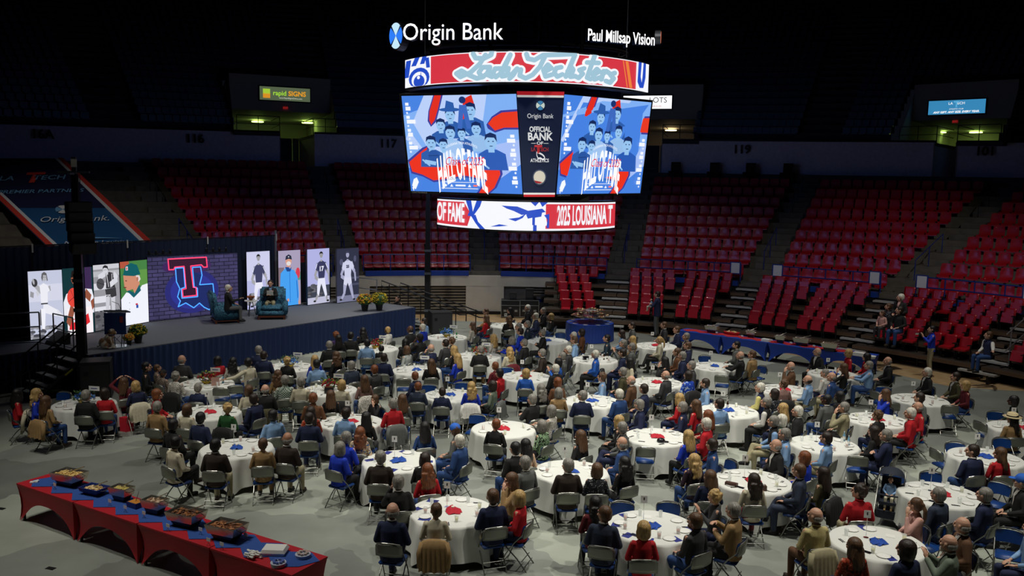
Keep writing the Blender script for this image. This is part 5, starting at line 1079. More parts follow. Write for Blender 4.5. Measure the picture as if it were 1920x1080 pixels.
# dessert table
c = at_z(1106, 604, .78); t = thing('dessert_table', 'round dessert table with bright blue pleated skirt', 'table', (c.x, c.y, 0)); R_ = 1.02
MB().prism(E(0, 0, R_, R_, 48), .75, .78).build('table_top', m_blue, t); mb = MB(); N = 160
vs = [((R_+.02+.025*math.sin(k*1.9)*(z < .5))*math.cos(2*PI*k/N), (R_+.02+.025*math.sin(k*1.9)*(z < .5))*math.sin(2*PI*k/N), z) for z in (.77, .02) for k in range(N)]
mb.add(vs, [(k, N+k, N+(k+1) % N, (k+1) % N) for k in range(N)]); mb.build('skirt', m_blue, t, True); MB().tube([(0, 0, 0), (0, 0, .75)], .06, 8).build('leg', m_dark, t)
m_clear = mat('clear_acrylic', S(200, 210, 220), .1, trans=.6)
t = thing('tiered_stand', 'clear two-tier stand of pastries on the dessert table', 'stand', (c.x, c.y, .78))
for k, (rr_, z, n_) in enumerate(((.62, .30, 8), (.45, .52, 5))):
    for j in range(n_):
        a = 2*PI*j/n_; x, y = rr_*math.cos(a), rr_*math.sin(a); tr0 = MB().prism(E(x, y, .23, .23, 20), z, z+.015).build('tray', m_foil, t); pm = MB(); r_ = random.Random(j*9+k)
        for i in range(12): b_ = r_.random()*6.28; q = r_.random()**.5*.17; pm.ell((x+q*math.cos(b_), y+q*math.sin(b_), z+.03), (.035, .03, .022), 6, r_.randrange(3))
        o = pm.build('pastries', [mat('pastry_gold', S(214, 170, 96), .7), mat('pastry_cream', S(232, 216, 184), .7), mat('pastry_red', S(140, 40, 40), .6)], t); o['kind'] = 'stuff'
MB().tube([(0, 0, 0), (0, 0, .62)], .03, 8).build('pole', m_clear, t); MB().prism(E(0, 0, .62, .62, 30), .28, .3).prism(E(0, 0, .4, .4, 30), .5, .52).build('shelf', m_clear, t)
for k in range(10): a = 2*PI*k/10; o = MB().prism(E(0, 0, .11, .11, 18), 0, .012).build('small_plate', m_clear, None, loc=(c.x+.86*math.cos(a), c.y+.86*math.sin(a), .785)); tag(o, 'clear plastic plate around the rim of the dessert table', 'plate', 'plates on the dessert table')
# ------------------------------------------------------------------ round tables
TABS = [  # cx, cy (image of the table top centre), centrepiece, short name, cards number
 ('KK', 158, 757, 'F', 'table by stage stairs'), ('T', 387, 719, 'R', 'leftmost red-flower table'), ('II', 543, 688, 'F', 'left blue-flower table'),
 ('JJ', 705, 653, 'R', 'red-flower table by stage skirt'), ('RR', 618, 731, 'R', 'middle red-flower table'), ('FF', 838, 632, 'F', 'blue-flower table by black subwoofer'),
 ('EE', 953, 610, 'w', 'farthest table near road cases'), ('GG', 898, 667, 'R', 'right red-flower table'), ('HH', 1027, 639, 'b', 'table before dessert table'),
 ('S', 393, 773, 'r', 'far-left red-napkin table'), ('U', 444, 840, 'b', 'blue-napkin table nearest red buffet'), ('V', 748, 864, 'b', 'left-centre blue-napkin table'),
 ('A', 849, 958, 'r', 'front red-napkin table'), ('Q', 658, 791, 'r', 'red-napkin table behind floral blouse'), ('O', 781, 694, 'b', 'blue-napkin table facing stage corner'),
 ('P', 846, 741, 'b', 'table with draped ivory coat'), ('L', 986, 706, 'r', 'table with magenta coat'), ('G', 944, 804, 'r', 'nearly bare red-napkin table'),
 ('F', 1070, 884, 'b', 'front-centre blue-napkin table'), ('D', 1222, 987, 'b', 'bottom-centre table'), ('M', 1110, 752, 'b', 'central table with drinks'),
 ('N', 1116, 674, 'w', 'table with black camera'), ('K', 1230, 648, 'r', 'table left of blue buffet'), ('Y', 1232, 717, 'r', 'table beside tie-dye top'),
 ('J', 1341, 687, 'b', 'blue-napkin table before blue buffet'), ('H', 1232, 819, 'r', 'table with black cap'), ('X', 1366, 770, 'b', 'table with beer bottle'),
 ('E', 1411, 902, 'r', 'table with brown purse'), ('Z', 1472, 731, 'r', 'right-middle red-napkin table'), ('AA', 1562, 701, 'b', 'table by blue buffet end'),
 ('W', 1545, 833, 'b', 'table with water bottles'), ('I', 1724, 749, 'b', 'table nearest right bleachers'), ('BB', 1645, 787, 'r', 'table of red sweaters'),
 ('B', 1764, 927, 'r', 'table beside the stroller'), ('C', 1645, 1017, 'b', 'bottom-right table'), ('CC', 1848, 857, 'b', 'right-edge table'), ('DD', 1915, 803, 'r', 'table beside straw hat')]
m_cloth = mat('white_tablecloth', S(216, 217, 210), .85, bump=.06, bscale=9); m_top = mat('plywood_table', S(150, 120, 84), .5)
RTAB = .762
def cloth_mesh(seed):
    r = random.Random(seed); N = 96; ph = [r.random()*6.28 for _ in range(5)]; rot = r.random()*1.57; mb = MB(); vs = [(0, 0, .765)]
    lev = [(.40, .765), (.745, .765), (.772, .757), (.785, .72), (.80, .55), (.82, .35), (.845, 0)]
    for li, (rr, z) in enumerate(lev):
        for k in range(N):
            a = 2*PI*k/N; g = max(0, li-2)/4
            w_ = math.sin(13*a+ph[0])*.5+math.sin(21*a+ph[1])*.35+math.sin(8*a+ph[2])*.4
            cn = max(0, math.cos(4*(a-rot)))**6
            R_ = rr+.045*g*w_+.09*g*cn; zz = z
            if li == 6: zz = .14-.13*cn+.02*w_
            vs.append((R_*math.cos(a), R_*math.sin(a), zz))
    fs = [(0, 1+k, 1+(k+1) % N) for k in range(N)]
    for li in range(6): fs += [(1+li*N+k, 1+(li+1)*N+k, 1+(li+1)*N+(k+1) % N, 1+li*N+(k+1) % N) for k in range(N)]
    mb.add(vs, fs); return mb.mesh('tablecloth', m_cloth, True)
CL = [cloth_mesh(i) for i in range(4)]
t0 = link('round_table', None); MB().prism(E(0, 0, .75, .75, 40), .735, .76).build('table_top', m_top, t0)
for x in (-.35, .35):
    for y in (-.22, .22): MB().tube([(x, y, 0), (x, y, .735)], .014, 6).build('leg', m_dark, t0)
m_glass = mat('clear_cup', S(232, 236, 232), .1); m_glass.node_tree.nodes['Principled BSDF'].inputs['Alpha'].default_value = .38; m_tea = mat('amber_tea', S(196, 92, 40), .15); m_lem = mat('lemonade', S(226, 216, 120), .15)
m_nred = mat('red_napkin', S(188, 20, 44), .8); m_nblu = mat('blue_napkin', S(24, 74, 168), .8); m_chr = mat('chrome', (.75, .75, .76), .18, 1)
m_phone = mat('black_phone', S(20, 20, 26), .2); m_prog = mat('navy_programme', S(40, 50, 130), .5)
def cup_mesh(fill):
    mb = MB(); n = 12; pr = [(.028, 0), (.038, .115), (.034, .115), (.026, .006)]
    mb.add([(r*math.cos(2*PI*k/n), r*math.sin(2*PI*k/n), z) for r, z in pr for k in range(n)], [(i*n+k, i*n+(k+1) % n, (i+1)*n+(k+1) % n, (i+1)*n+k) for i in range(3) for k in range(n)]+[tuple(range(n))])
    return mb.mesh('cup', m_glass, True)
CUP = cup_mesh(0)
def liq(m): return MB().loft([(0, 0, .008, .025, .025), (0, 0, .07, .032, .032)], 12).mesh('drink', m, False)
LIQ = {'t': liq(m_tea), 'l': liq(m_lem)}
def crumple(seed, m, spread=.17):
    r = random.Random(seed); mb = MB()
    for k in range(7):
        a = k*.9+r.random()*.5; ln = spread*(.7+.6*r.random()); c_, s_ = math.cos(a), math.sin(a); w_ = .07+.03*r.random()
        P = lambda u, v, z: (u*c_-v*s_, u*s_+v*c_, z)
        mb.add([P(0, -w_*.5, .02+.03*r.random()), P(ln*.6, -w_, .012), P(ln, 0, .004), P(ln*.6, w_, .018+.02*r.random()), P(0, w_*.5, .03+.02*r.random()), P(ln*.35, 0, .06+.04*r.random())], [(0, 1, 5), (1, 2, 5), (2, 3, 5), (3, 4, 5), (4, 0, 5)])
    return mb.mesh('cloth', m)
NAP = {('r', i): crumple(i, m_nred) for i in range(3)}; NAP.update({('b', i): crumple(i+9, m_nblu) for i in range(3)})
m_candle = mat('white_candle', S(240, 236, 220), .5)
m_fl = {'F': [mat('blue_flowers', S(60, 110, 190), .7), mat('light_blue_flowers', S(110, 160, 215), .7)], 'R': [mat('red_flowers', S(150, 20, 34), .7), mat('lime_leaves', S(150, 160, 50), .7)]}
m_gbowl = mat('gold_bowl', S(190, 160, 60), .3, .7)
PLATE = MB().loft([(0, 0, 0, .07, .07), (0, 0, .012, .115, .115), (0, 0, .014, .115, .115), (0, 0, .006, .07, .07)], 20).mesh('plate', m_white, True)
PAPER = MB().box((0, 0, .002), (.14, .21, .002)).mesh('programme', m_prog); PAPW = MB().box((0, 0, .002), (.15, .15, .002)).mesh('napkin', m_white)
FORK = MB().box((0, 0, .003), (.018, .15, .003)).box((.03, 0, .003), (.012, .16, .003)).mesh('cutlery', m_phone)
PHONE = MB().box((0, 0, .005), (.075, .15, .01)).mesh('phone', m_phone)
m_bev = mat('dark_bottle', S(50, 30, 16), .15); m_wat = mat('water_bottle_blue', S(140, 190, 220), .15, trans=.4); m_grnb = mat('green_bottle', S(30, 150, 70), .2)
def bottle(x, y, m, lab, h=.23, z=.766):
    t = thing('bottle', lab, 'bottle', (x, y, z)); MB().loft([(0, 0, 0, .032, .032), (0, 0, h*.6, .032, .032), (0, 0, h*.78, .013, .013), (0, 0, h*.95, .012, .012)], 12).build('glass', m, t, True); MB().loft([(0, 0, h*.2, .033, .033), (0, 0, h*.5, .033, .033)], 12).build('paper_label', m_white, t); MB().prism(E(0, 0, .014, .014, 8), h*.95, h).build('cap', m_white, t)
def side_of(x, y, t):
    a = math.degrees(math.atan2(y-t[1], x-t[0])) % 360
    return ['right', 'far right', 'far side', 'far left', 'left', 'near left', 'near side', 'near right'][int((a+22.5)//45) % 8]
TPOS = {}
for ti, (key, px, py, cp, nm) in enumerate(TABS):
    c = at_z(px, py, .765); x, y = c.x, c.y; TPOS[key] = (x, y, nm); r = random.Random(ti*13+5)
    t = t0 if ti == 0 else dup(t0, (x, y, 0)); t.location = (x, y, 0); t.rotation_euler = (0, 0, r.random()*3)
    tag(t, 'round banquet table under white cloth, the '+nm, 'table', 'round banquet tables')
    o = link('tablecloth', CL[ti % 4], None, (x, y, 0), r.random()*6); tag(o, 'white tablecloth on the '+nm, 'tablecloth', 'white round tablecloths')
    big = py > 640
    # centrepiece
    if cp in 'rb':
        cw_ = {'r': 'red', 'b': 'blue'}[cp]; n = thing('napkin_centrepiece', 'crumpled %s napkin centrepiece on the %s' % (cw_, nm), 'centrepiece', (x, y, .768), r.random()*6)
        link('cloth', NAP[(cp, ti % 3)], n); MB().loft([(0, 0, .04, .03, .03), (0, 0, .085, .03, .03)], 10).build('candle', m_candle, n)
    elif cp in 'FR':
        n = thing('flower_centrepiece', '%s flower arrangement in gold bowl on %s' % ('blue' if cp == 'F' else 'red and lime', nm), 'flowers', (x, y, .768)); MB().loft([(0, 0, 0, .08, .08), (0, 0, .09, .17, .12)], 16).build('bowl', m_gbowl, n)
        f = MB(); lf = MB()
        for k in range(46):
            a = r.random()*6.28; q = r.random()**.5; zz = .14+.22*(1-q)*r.random()+.08*r.random(); p = Vector((.25*q*math.cos(a), .2*q*math.sin(a), zz)); f.ell(p, (.035, .035, .03), 6, 0 if r.random() < .72 else 1)
        for k in range(60):
            a = r.random()*6.28; q = r.random()**.5; p = Vector((.3*q*math.cos(a), .24*q*math.sin(a), .1+.25*r.random())); lf.ell(p, (.045, .016, .012), 6, R=Matrix.Rotation(a, 3, 'Z') @ Matrix.Rotation(-.6, 3, 'Y'))
        o = f.build('blossoms', m_fl[cp], n); o['kind'] = 'stuff'; o = lf.build('leaves', m_leaf, n); o['kind'] = 'stuff'
    # number stand / sponsor card
    if cp in 'FR' or key == 'O':
        n = thing('sponsor_card', 'wide white name card standing on the '+nm, 'card', (x+.25, y+.05, .766), -.15); MB().tube([(0, 0, 0), (0, 0, .34)], .006, 5).prism(E(0, 0, .05, .05, 12), 0, .01).build('stand', m_chr, n); MB().box((0, 0, .40), (.30, .006, .12)).build('card', m_white, n); MB().box((0, -.005, .40), (.18, .002, .02)).build('print_line', m_prog, n)
    else:
        dx, dy = {'KK': (0, 0)}.get(key, (-.12, .18)); n = thing('table_number', 'white number card on tall wire stand, '+nm, 'card', (x+dx, y+dy, .766), -.1); MB().tube([(0, 0, 0), (0, 0, .36)], .005, 5).prism(E(0, 0, .045, .045, 12), 0, .01).build('stand', m_chr, n); MB().box((0, 0, .42), (.115, .005, .13)).build('card', m_white, n)
        MB().box((0, -.004, .43), (.02, .002, .05)).build('numeral', m_phone, n)
    # settings
    for k in range(8):
        a = 2*PI*k/8+.2+r.uniform(-.12, .12); 
        if key in ('G', 'I') and k % 2: continue
        if r.random() < (.72 if big else .45):
            q = link('cup', None, None, (x+.5*math.cos(a), y+.5*math.sin(a), .7665)); link('glass', CUP, q); u = r.random(); kind = 'tea' if u < .32 and py > 800 or u < .12 else 'lemonade' if u < .5 and py > 700 else ''
            if kind: link('drink', LIQ[kind[0]], q)
            tag(q, 'clear plastic cup%s, %s of %s' % (' of amber tea' if kind == 'tea' else ' of pale lemonade' if kind else ' nearly empty', side_of(q.location.x, q.location.y, (x, y)), nm), 'cup', 'cups on '+nm)
        if r.random() < .5: o = link('plate', PLATE, None, (x+.56*math.cos(a+.3), y+.56*math.sin(a+.3), .7665)); tag(o, 'small white plate, '+side_of(o.location.x, o.location.y, (x, y))+' of '+nm, 'plate', 'plates on '+nm)
        if r.random() < .6: o = link('cutlery', FORK, None, (x+.6*math.cos(a-.25), y+.6*math.sin(a-.25), .766), r.random()*6); tag(o, 'dark cutlery, '+side_of(o.location.x, o.location.y, (x, y))+' of '+nm, 'cutlery', 'cutlery on '+nm)
        if key in ('A', 'V', 'D', 'C') and r.random() < .6: o = link('programme', PAPER, None, (x+.62*math.cos(a+.45), y+.62*math.sin(a+.45), .766), r.random()*6); tag(o, 'folded navy programme, '+side_of(o.location.x, o.location.y, (x, y))+' of '+nm, 'programme', 'programmes on '+nm)
        elif r.random() < .5: o = link('napkin', PAPW, None, (x+.44*math.cos(a+.5), y+.44*math.sin(a+.5), .766), r.random()*6); tag(o, 'flat white paper napkin, '+side_of(o.location.x, o.location.y, (x, y))+' of '+nm, 'napkin', 'napkins on '+nm)
    if key in ('D', 'C', 'B', 'E', 'N', 'RR'): o = link('phone', PHONE, None, (x-.35, y-.4, .766), .8); tag(o, 'black phone lying on the '+nm, 'phone')
X_, Y_, _ = TPOS['X']; bottle(X_+.02, Y_+.2, m_bev, 'brown beer bottle standing on the table with four vests nearby', .24)
X_, Y_, _ = TPOS['N']; [bottle(X_+.30+.12*k, Y_+.1*k, m_bev, 'small brown bottle beside the black camera, %s' % ('left' if k == 0 else 'right')) for k in (0, 1)]
q = thing('camera', 'black camera with dangling strap on white table', 'camera', (X_-.33, Y_-.05, .766), .4); MB().box((0, 0, .06), (.2, .1, .12)).build('camera_body', m_phone, q); MB().tube([(0, -.05, .06), (0, -.16, .06)], .045, 12).build('lens', m_phone, q)
X_, Y_, _ = TPOS['FF']; bottle(X_+.38, Y_-.1, m_grnb, 'green bottle on the blue-flower table by subwoofer', .24)
X_, Y_, _ = TPOS['AA']; bottle(X_+.35, Y_+.05, m_wat, 'clear water bottle on the table by blue buffet end')
X_, Y_, _ = TPOS['W']; bottle(X_+.58, Y_+.3, m_wat, 'blue water bottle, farther one on the right-hand table'); bottle(X_+.55, Y_-.05, m_wat, 'blue water bottle, nearer one on the right-hand table')
X_, Y_, _ = TPOS['H']; o = MB().ell((0, 0, .03), (.10, .09, .07), 14).prism(E(.1, 0, .09, .07, 16), 0, .012).build('black_cap', m_phone, None, True, (X_+.02, Y_-.42, .767)); tag(o, 'black baseball cap lying on a white table', 'cap')
X_, Y_, _ = TPOS['E']; o = MB().box((0, 0, .05), (.28, .12, .10)).tube([(-.1, 0, .1), (0, 0, .14), (.1, 0, .1)], .008, 5).build('purse', mat('brown_leather', S(70, 44, 32), .5), None, False, (X_-.02, Y_-.52, .767)); tag(o, 'dark brown clutch purse on table behind cream sweater', 'purse')
o = MB().box((0, 0, .03), (.24, .1, .06)).build('eyeglass_case', mat('brown_leather', S(70, 44, 32), .5), None, False, (X_-.5, Y_-.28, .767)); o.rotation_euler = (0, 0, -.6); tag(o, 'brown leather case at left of the brown purse', 'case')
X_, Y_, _ = TPOS['RR']; o = MB().box((0, 0, .08), (.26, .12, .16)).build('handbag', m_phone, None, False, (X_+.08, Y_-.4, .767)); tag(o, 'black handbag on the middle red-flower table', 'handbag')
X_, Y_, _ = TPOS['T']; q = thing('easel_card', 'printed photo card propped on leftmost red-flower table', 'card', (X_+.35, Y_-.25, .767), .3); MB().box((0, 0, .12), (.22, .02, .24), rx=-.2).build('card', mat('printed_card', S(170, 130, 118), .6), q); bottle(X_+.45, Y_+.1, mat('light_blue_cup', S(90, 170, 210), .4), 'light blue tumbler on leftmost red-flower table', .2)
# ------------------------------------------------------------------ folding chairs
m_steel = mat('chair_steel', S(134, 136, 126), .42, .7); m_frame = mat('chair_frame', S(136, 136, 130), .34, .85); m_pad = mat('blue_vinyl_pad', S(16, 62, 128), .45)
ch0 = link('folding_chair', None)
def mk_chair():
    t = ch0
    for x in (-.215, .215):
        MB().tube([(x, .22, 0), (x, .10, .28), (x, -.05, .50), (x, -.20, .66), (x, -.235, .78)], .011, 6).build('front_leg', m_frame, t)
        MB().tube([(x*.93, -.28, 0), (x*.93, -.10, .22), (x*.93, .14, .44)], .011, 6).build('rear_leg', m_frame, t)
    for y, z, nm in ((-.245, .09, 'stretcher'), (-.19, .18, 'stretcher'), (.175, .1, 'stretcher')): MB().tube([(-.205, y, z), (.205, y, z)], .008, 6).build(nm, m_frame, t)
    mb = MB(); n = 9; vs = []
    for th in (0, .02):
        for (z, w_) in ((.60, 1), (.66, 1), (.74, 1), (.79, .97), (.825, .82)):
            for k in range(n): u = -1+2*k/(n-1); vs.append((.225*u*w_, -.225-.14*(z-.6)-.045*(1-u*u)-th+.012, z-.012*(u*u)*(z > .8)))
    q = 5*n; fs = []
    for i in range(4):
        for k in range(n-1): fs.append((i*n+k, i*n+k+1, (i+1)*n+k+1, (i+1)*n+k)); fs.append((q+(i+1)*n+k, q+(i+1)*n+k+1, q+i*n+k+1, q+i*n+k))
    for k in range(n-1): fs.append((4*n+k, 4*n+k+1, q+4*n+k+1, q+4*n+k)); fs.append((q+k, q+k+1, k+1, k))
    for i in range(4): fs.append((i*n, (i+1)*n, q+(i+1)*n, q+i*n)); fs.append((q+i*n+n-1, q+(i+1)*n+n-1, (i+1)*n+n-1, i*n+n-1))
    mb.add(vs, fs); mb.build('backrest', m_steel, t, True)
    m2 = MB(); vs2 = [(x*.94, y+.028, z*.96+.027) for x, y, z in vs[:q]]; m2.add(vs2+[(x, y+.012, z) for x, y, z in vs2], [f for f in [(i*n+k, i*n+k+1, (i+1)*n+k+1, (i+1)*n+k) for i in range(4) for k in range(n-1)]]+[(q+i*n+k, q+i*n+k+1, q+(i+1)*n+k+1, q+(i+1)*n+k) for i in range(4) for k in range(n-1)]); m2.build('back_pad', m_pad, t, True)
    MB().tube([(-.222, -.235, .76), (-.19, -.255, .815), (-.1, -.29, .838), (0, -.30, .842), (.1, -.29, .838), (.19, -.255, .815), (.222, -.235, .76)], .011, 6).build('top_rail', m_frame, t)
    bm = bmesh.new(); bmesh.ops.create_cube(bm, size=1, matrix=Matrix.Translation((0, .0, .445)) @ Matrix.Diagonal((.40, .39, .055, 1))); bmesh.ops.bevel(bm, geom=bm.edges[:], offset=.02, segments=3, affect='EDGES'); me = bpy.data.meshes.new('seat'); bm.to_mesh(me); bm.free(); me.materials.append(m_pad); me.polygons.foreach_set('use_smooth', [True]*len(me.polygons)); link('seat', me, t)
mk_chair(); chused = [False]
def chair(x, y, rz, label):
    t = ch0 if not chused[0] else dup(ch0, (0, 0, 0)); chused[0] = True; t.location = (x, y, 0); t.rotation_euler = (0, 0, rz)
    return tag(t, label, 'chair', 'metal folding chairs with blue pads')
# ------------------------------------------------------------------ people
V = Vector
def arm_pts(pose, s):   # s=-1 left, 1 right ; shoulder, elbow, wrist, finger direction, palm normal
    sh = V((s*.178, 0, 1.01))
    P = {'a': (V((s*.255, .02, .75)), V((s*.11, .25, .655)), V((-s*.5, .85, -.1))),
         'f': (V((s*.255, .10, .79)), V((-s*.05, .24, .83+.03*s)), V((-s*1, .1, .05))),
         't': (V((s*.27, .20, .82)), V((s*.12, .42, .83)), V((-s*.4, .9, 0))),
         'p': (V((s*.25, .14, .80)), V((s*.08, .30, .98)), V((-s*.3, .3, .9)))}
    if pose == 'h' and s < 0: q = (V((-.22, .24, .80)), V((-.09, .20, 1.08)), V((.3, -.2, .9)))
    elif pose == 'r' and s < 0: q = (V((-.42, .12, .86)), V((-.62, .26, .84)), V((-.8, .5, 0)))
    elif pose == 'u' : q = (V((s*.36, .10, 1.16)), V((s*.16, .10, 1.34)), V((-s*.8, 0, .6)))
    elif pose == 'b' : q = (V((s*.235, .10, .78)), V((s*.02, .30, .90+.08*s)), V((-s*.9, .2, .2)))
    elif pose == 'g' and s > 0: q = (V((.30, .10, .80)), V((.20, .36, .86)), V((.1, .9, .4)))
    elif pose == 'S' : q = (V((s*.24, -.02, .75)), V((s*.25, .04, .52)), V((0, .2, -1)))
    else: q = P.get(pose if pose in P else 'a')
    return (sh,)+q
def leg_pts(pose, s, stand):
    if stand: return V((s*.09, 0, .50)), V((s*.10, .03, .08)), V((s*.11, -.02, -.36))
    if pose == 'x' and s > 0: return V((.09, .02, .53)), V((.06, .42, .64)), V((-.14, .56, .34))
    return V((s*.095, .02, .52)), V((s*.125, .40, .52)), V((s*.13, .40, .10))
HEADZ = 1.235; HC = V((0, .03, HEADZ))
def hand(mb, w, d, s):
    d = d.normalized(); side = d.cross(V((0, 0, 1))); side = (side if side.length > .1 else V((1, 0, 0))).normalized(); nrm = side.cross(d).normalized()
    R = Matrix((side, d, nrm)).transposed(); mb.ell(w+d*.045, (.040, .052, .018), 10, R=R)
    for k, ln in enumerate((.062, .074, .070, .054)):
        b = w+d*.085+side*(-.028+.0187*k); m_ = b+d*ln*.5-nrm*.010; e = m_+d*ln*.42-nrm*.025; mb.cap(b, m_, .0095, .009, 6); mb.cap(m_, e, .009, .008, 6)
    sg = -s; b = w+d*.03+side*.034*sg; mb.cap(b, b+d*.035+side*.022*sg-nrm*.012, .011, .009, 6); mb.cap(b+d*.035+side*.022*sg-nrm*.012, b+d*.062+side*.018*sg-nrm*.02, .009, .008, 6)
_bc, _tc, _lc = {}, {}, {}
def head_parts(mb, Rz):
    def e(c, r, n=12): mb.ell(HC+Rz @ V((c[0]*1.24, c[1]*1.14, c[2]*1.12)), (r[0]*1.24, r[1]*1.14, r[2]*1.12), n, R=Rz)
    e((0, -.012, .022), (.076, .096, .098), 16); e((0, .022, -.045), (.058, .070, .070), 14); e((0, .075, -.088), (.026, .022, .018), 8)
    e((0, .100, -.012), (.013, .022, .026), 8); e((0, .112, -.024), (.017, .014, .012), 8); e((0, .088, .028), (.05, .014, .012), 8); e((0, .089, -.058), (.026, .010, .010), 8)
    for s in (-1, 1): e((s*.078, -.008, -.006), (.012, .022, .032), 8); e((s*.042, .068, -.022), (.022, .022, .018), 8)
def body_mesh(pose, yaw, stand):
    k = (pose, yaw, stand)
    if k in _bc: return _bc[k]
    mb = MB(); Rz = Matrix.Rotation(math.radians(yaw), 3, 'Z'); head_parts(mb, Rz)
    mb.cap(V((0, -.015, 1.05)), HC+V((0, -.02, -.06)), .055, .05); mb.loft([(0, -.01, .5, .15, .10), (0, 0, .75, .135, .09), (0, 0, .95, .16, .09), (0, -.01, 1.05, .12, .06), (0, -.01, 1.09, .05, .045)], 14)
    for s in (-1, 1):
        sh, el, wr, fd = arm_pts(pose, s); mb.cap(sh, el, .048, .036, 8); mb.cap(el, wr, .036, .025, 8); hand(mb, wr, fd, s)
        hp, kn, an = leg_pts(pose, s, stand); mb.cap(hp, kn, .075, .052, 8); mb.cap(kn, an, .05, .034, 8); f = V((0, 1, -.1)); mb.ell(an+V((0, .06, -.045)), (.035, .10, .03), 8)
    me = remesh(mb, 'person', .0095, [mat('skin_light', S(*SKIN), .55)], 1)
    _bc[k] = me; return me
def top_mesh(pose, stand, coat):
    k = (pose, stand, coat)
    if k in _tc: return _tc[k]
    mb = MB(); g = .012 if coat else 0; zb = .46 if not stand else (.36 if coat else .44)
    mb.loft([(0, -.01, zb, .175+g, .135+g), (0, -.005, .62, .165+g, .125+g), (0, .0, .80, .165+g, .115+g), (0, -.005, .95, .178+g, .115+g), (0, -.01, 1.03, .14+g, .085+g), (0, -.015, 1.085, .075, .062), (0, -.015, 1.10, .062, .055)], 18)
    for s in (-1, 1):
        sh, el, wr, fd = arm_pts(pose, s); sh = sh-V((s*.015, 0, .01)); mb.cap(sh, el, .064+g*.6, .052+g*.5, 10); e2 = el.lerp(wr, .90 if coat else .80); mb.cap(el, e2, .052+g*.5, .038+g*.5, 10)
        mb.ell(sh, (.068, .072, .058), 10)
    me = remesh(mb, 'jacket' if coat else 'shirt', .016, [m_white], 3); _tc[k] = me; return me
def leg_mesh(pose, stand):
    k = ('x' if pose == 'x' else 'n', stand)
    if k in _lc: return _lc[k]
    mb = MB(); mb.loft([(0, 0, .44, .165, .125), (0, -.005, .54, .178, .132), (0, -.01, .60, .165, .12)], 16)
    for s in (-1, 1):
        hp, kn, an = leg_pts(pose, s, stand); mb.cap(hp, kn, .092, .070, 10); mb.cap(kn, an+V((0, 0, .0)), .068, .054, 10)
    me = remesh(mb, 'trousers', .018, [m_white], 3)
    sm = []
    for s in (-1, 1):
        hp, kn, an = leg_pts(pose, s, stand); q = MB(); q.ell(an+V((0, .07, -.05)), (.046, .125, .04), 10); q.ell(an+V((0, -.01, -.03)), (.045, .06, .055), 10); q.box(an+V((0, .06, -.085)), (.08, .22, .02)); sm.append(remesh(q, 'shoe', .013, [m_dark], 1))
    _lc[k] = (me, sm); return _lc[k]
_hc = {}
def hair_mesh(k):
    if k in _hc: return _hc[k]
    mb = MB(); rn = random.Random(3)
    cap_ = lambda g=0: (mb.ell((0, -.024, .036), (.083+g, .098+g, .096+g), 16), mb.ell((0, -.050, -.01), (.078+g, .070+g, .085+g), 14))
    if k == 'b': mb.ell((0, -.046, -.018), (.0785, .066, .060), 14)
    elif k == 's': cap_()
    elif k == 'c': cap_(); 
    elif k in 'aq':
        for j in range(60): a = rn.random()*6.28; u = rn.uniform(-.5, 1); s_ = math.sqrt(1-u*u); mb.ell((s_*math.cos(a)*.082, -.032+s_*math.sin(a)*.09, .03+u*.1), .026, 6)
        cap_()
    elif k == 'm':
        cap_(.012); mb.ell((0, -.045, -.06), (.098, .075, .095), 14)
        for s in (-1, 1): mb.ell((s*.078, .0, -.05), (.022, .045, .085), 10)
    elif k in 'lw':
        cap_(.012); mb.loft([(0, -.055, .03, .088, .06), (0, -.065, -.08, .104, .062), (0, -.085, -.16, .112, .055), (.006, -.105, -.22, .104, .042), (-.004, -.115, -.27, .07, .025)], 16)
        for j in range(9): x_ = -.09+.0225*j; mb.tube([(x_*.8, -.10, 0), (x_*1.08, -.128+.03*(abs(x_)/.09)**2, -.12), (x_*1.1+.012*math.sin(j*2), -.15+.05*(abs(x_)/.09)**2, -.24), (x_*.95+.015*math.sin(j*3), -.15+.04*(abs(x_)/.09)**2, -.31+.025*math.sin(j*1.7))], [.014, .017, .016, .006], 6)
        for s in (-1, 1): mb.ell((s*.080, -.005, -.07), (.022, .045, .11), 10)
        if k == 'w':
            for j in range(40): a = rn.random()*PI; mb.ell((.112*math.cos(a), -.07-.06*math.sin(a), -.02-.26*rn.random()), .03, 6)
    elif k == 'p': cap_(); mb.ell((0, -.125, .03), .03, 8); mb.loft([(0, -.13, .03, .02, .02), (0, -.16, -.05, .036, .03), (0, -.16, -.18, .034, .028), (0, -.15, -.26, .012, .012)][::-1], 10)
    me = remesh(mb, 'hair', .013, [m_white], 2); _hc[k] = me; return me
def shirtfront(): 
    mb = MB(); mb.add([(-.045, .075, 1.085), (.045, .075, 1.085), (.0, .148, .80), (0, .125, 1.0)], [(0, 2, 3), (3, 2, 1), (0, 3, 1)])
    mb.add([(-.055, .06, 1.09), (.055, .06, 1.09), (.035, .13, .98), (0, .142, .78), (-.035, .13, .98)], [(0, 4, 3, 2, 1)]); return mb.mesh('shirt_front', m_white)
FRONT = shirtfront()
COLL = MB().tube([(.062*math.cos(k*PI/8), -.012+.055*math.sin(k*PI/8), 1.105+.012*(math.sin(k*PI/8) < 0)) for k in range(17)], .014, 6).mesh('collar', m_white, True)
TIE = MB().add([(-.012, .145, 1.03), (.012, .145, 1.03), (.022, .165, .82), (0, .17, .78), (-.022, .165, .82)], [(0, 4, 3, 2, 1)]).mesh('tie', m_white)
CAPM = remesh(MB().ell((0, -.015, .045), (.09, .105, .09), 14).ell((0, .11, .04), (.06, .07, .012), 10), 'cap', .012, [m_dark], 1)
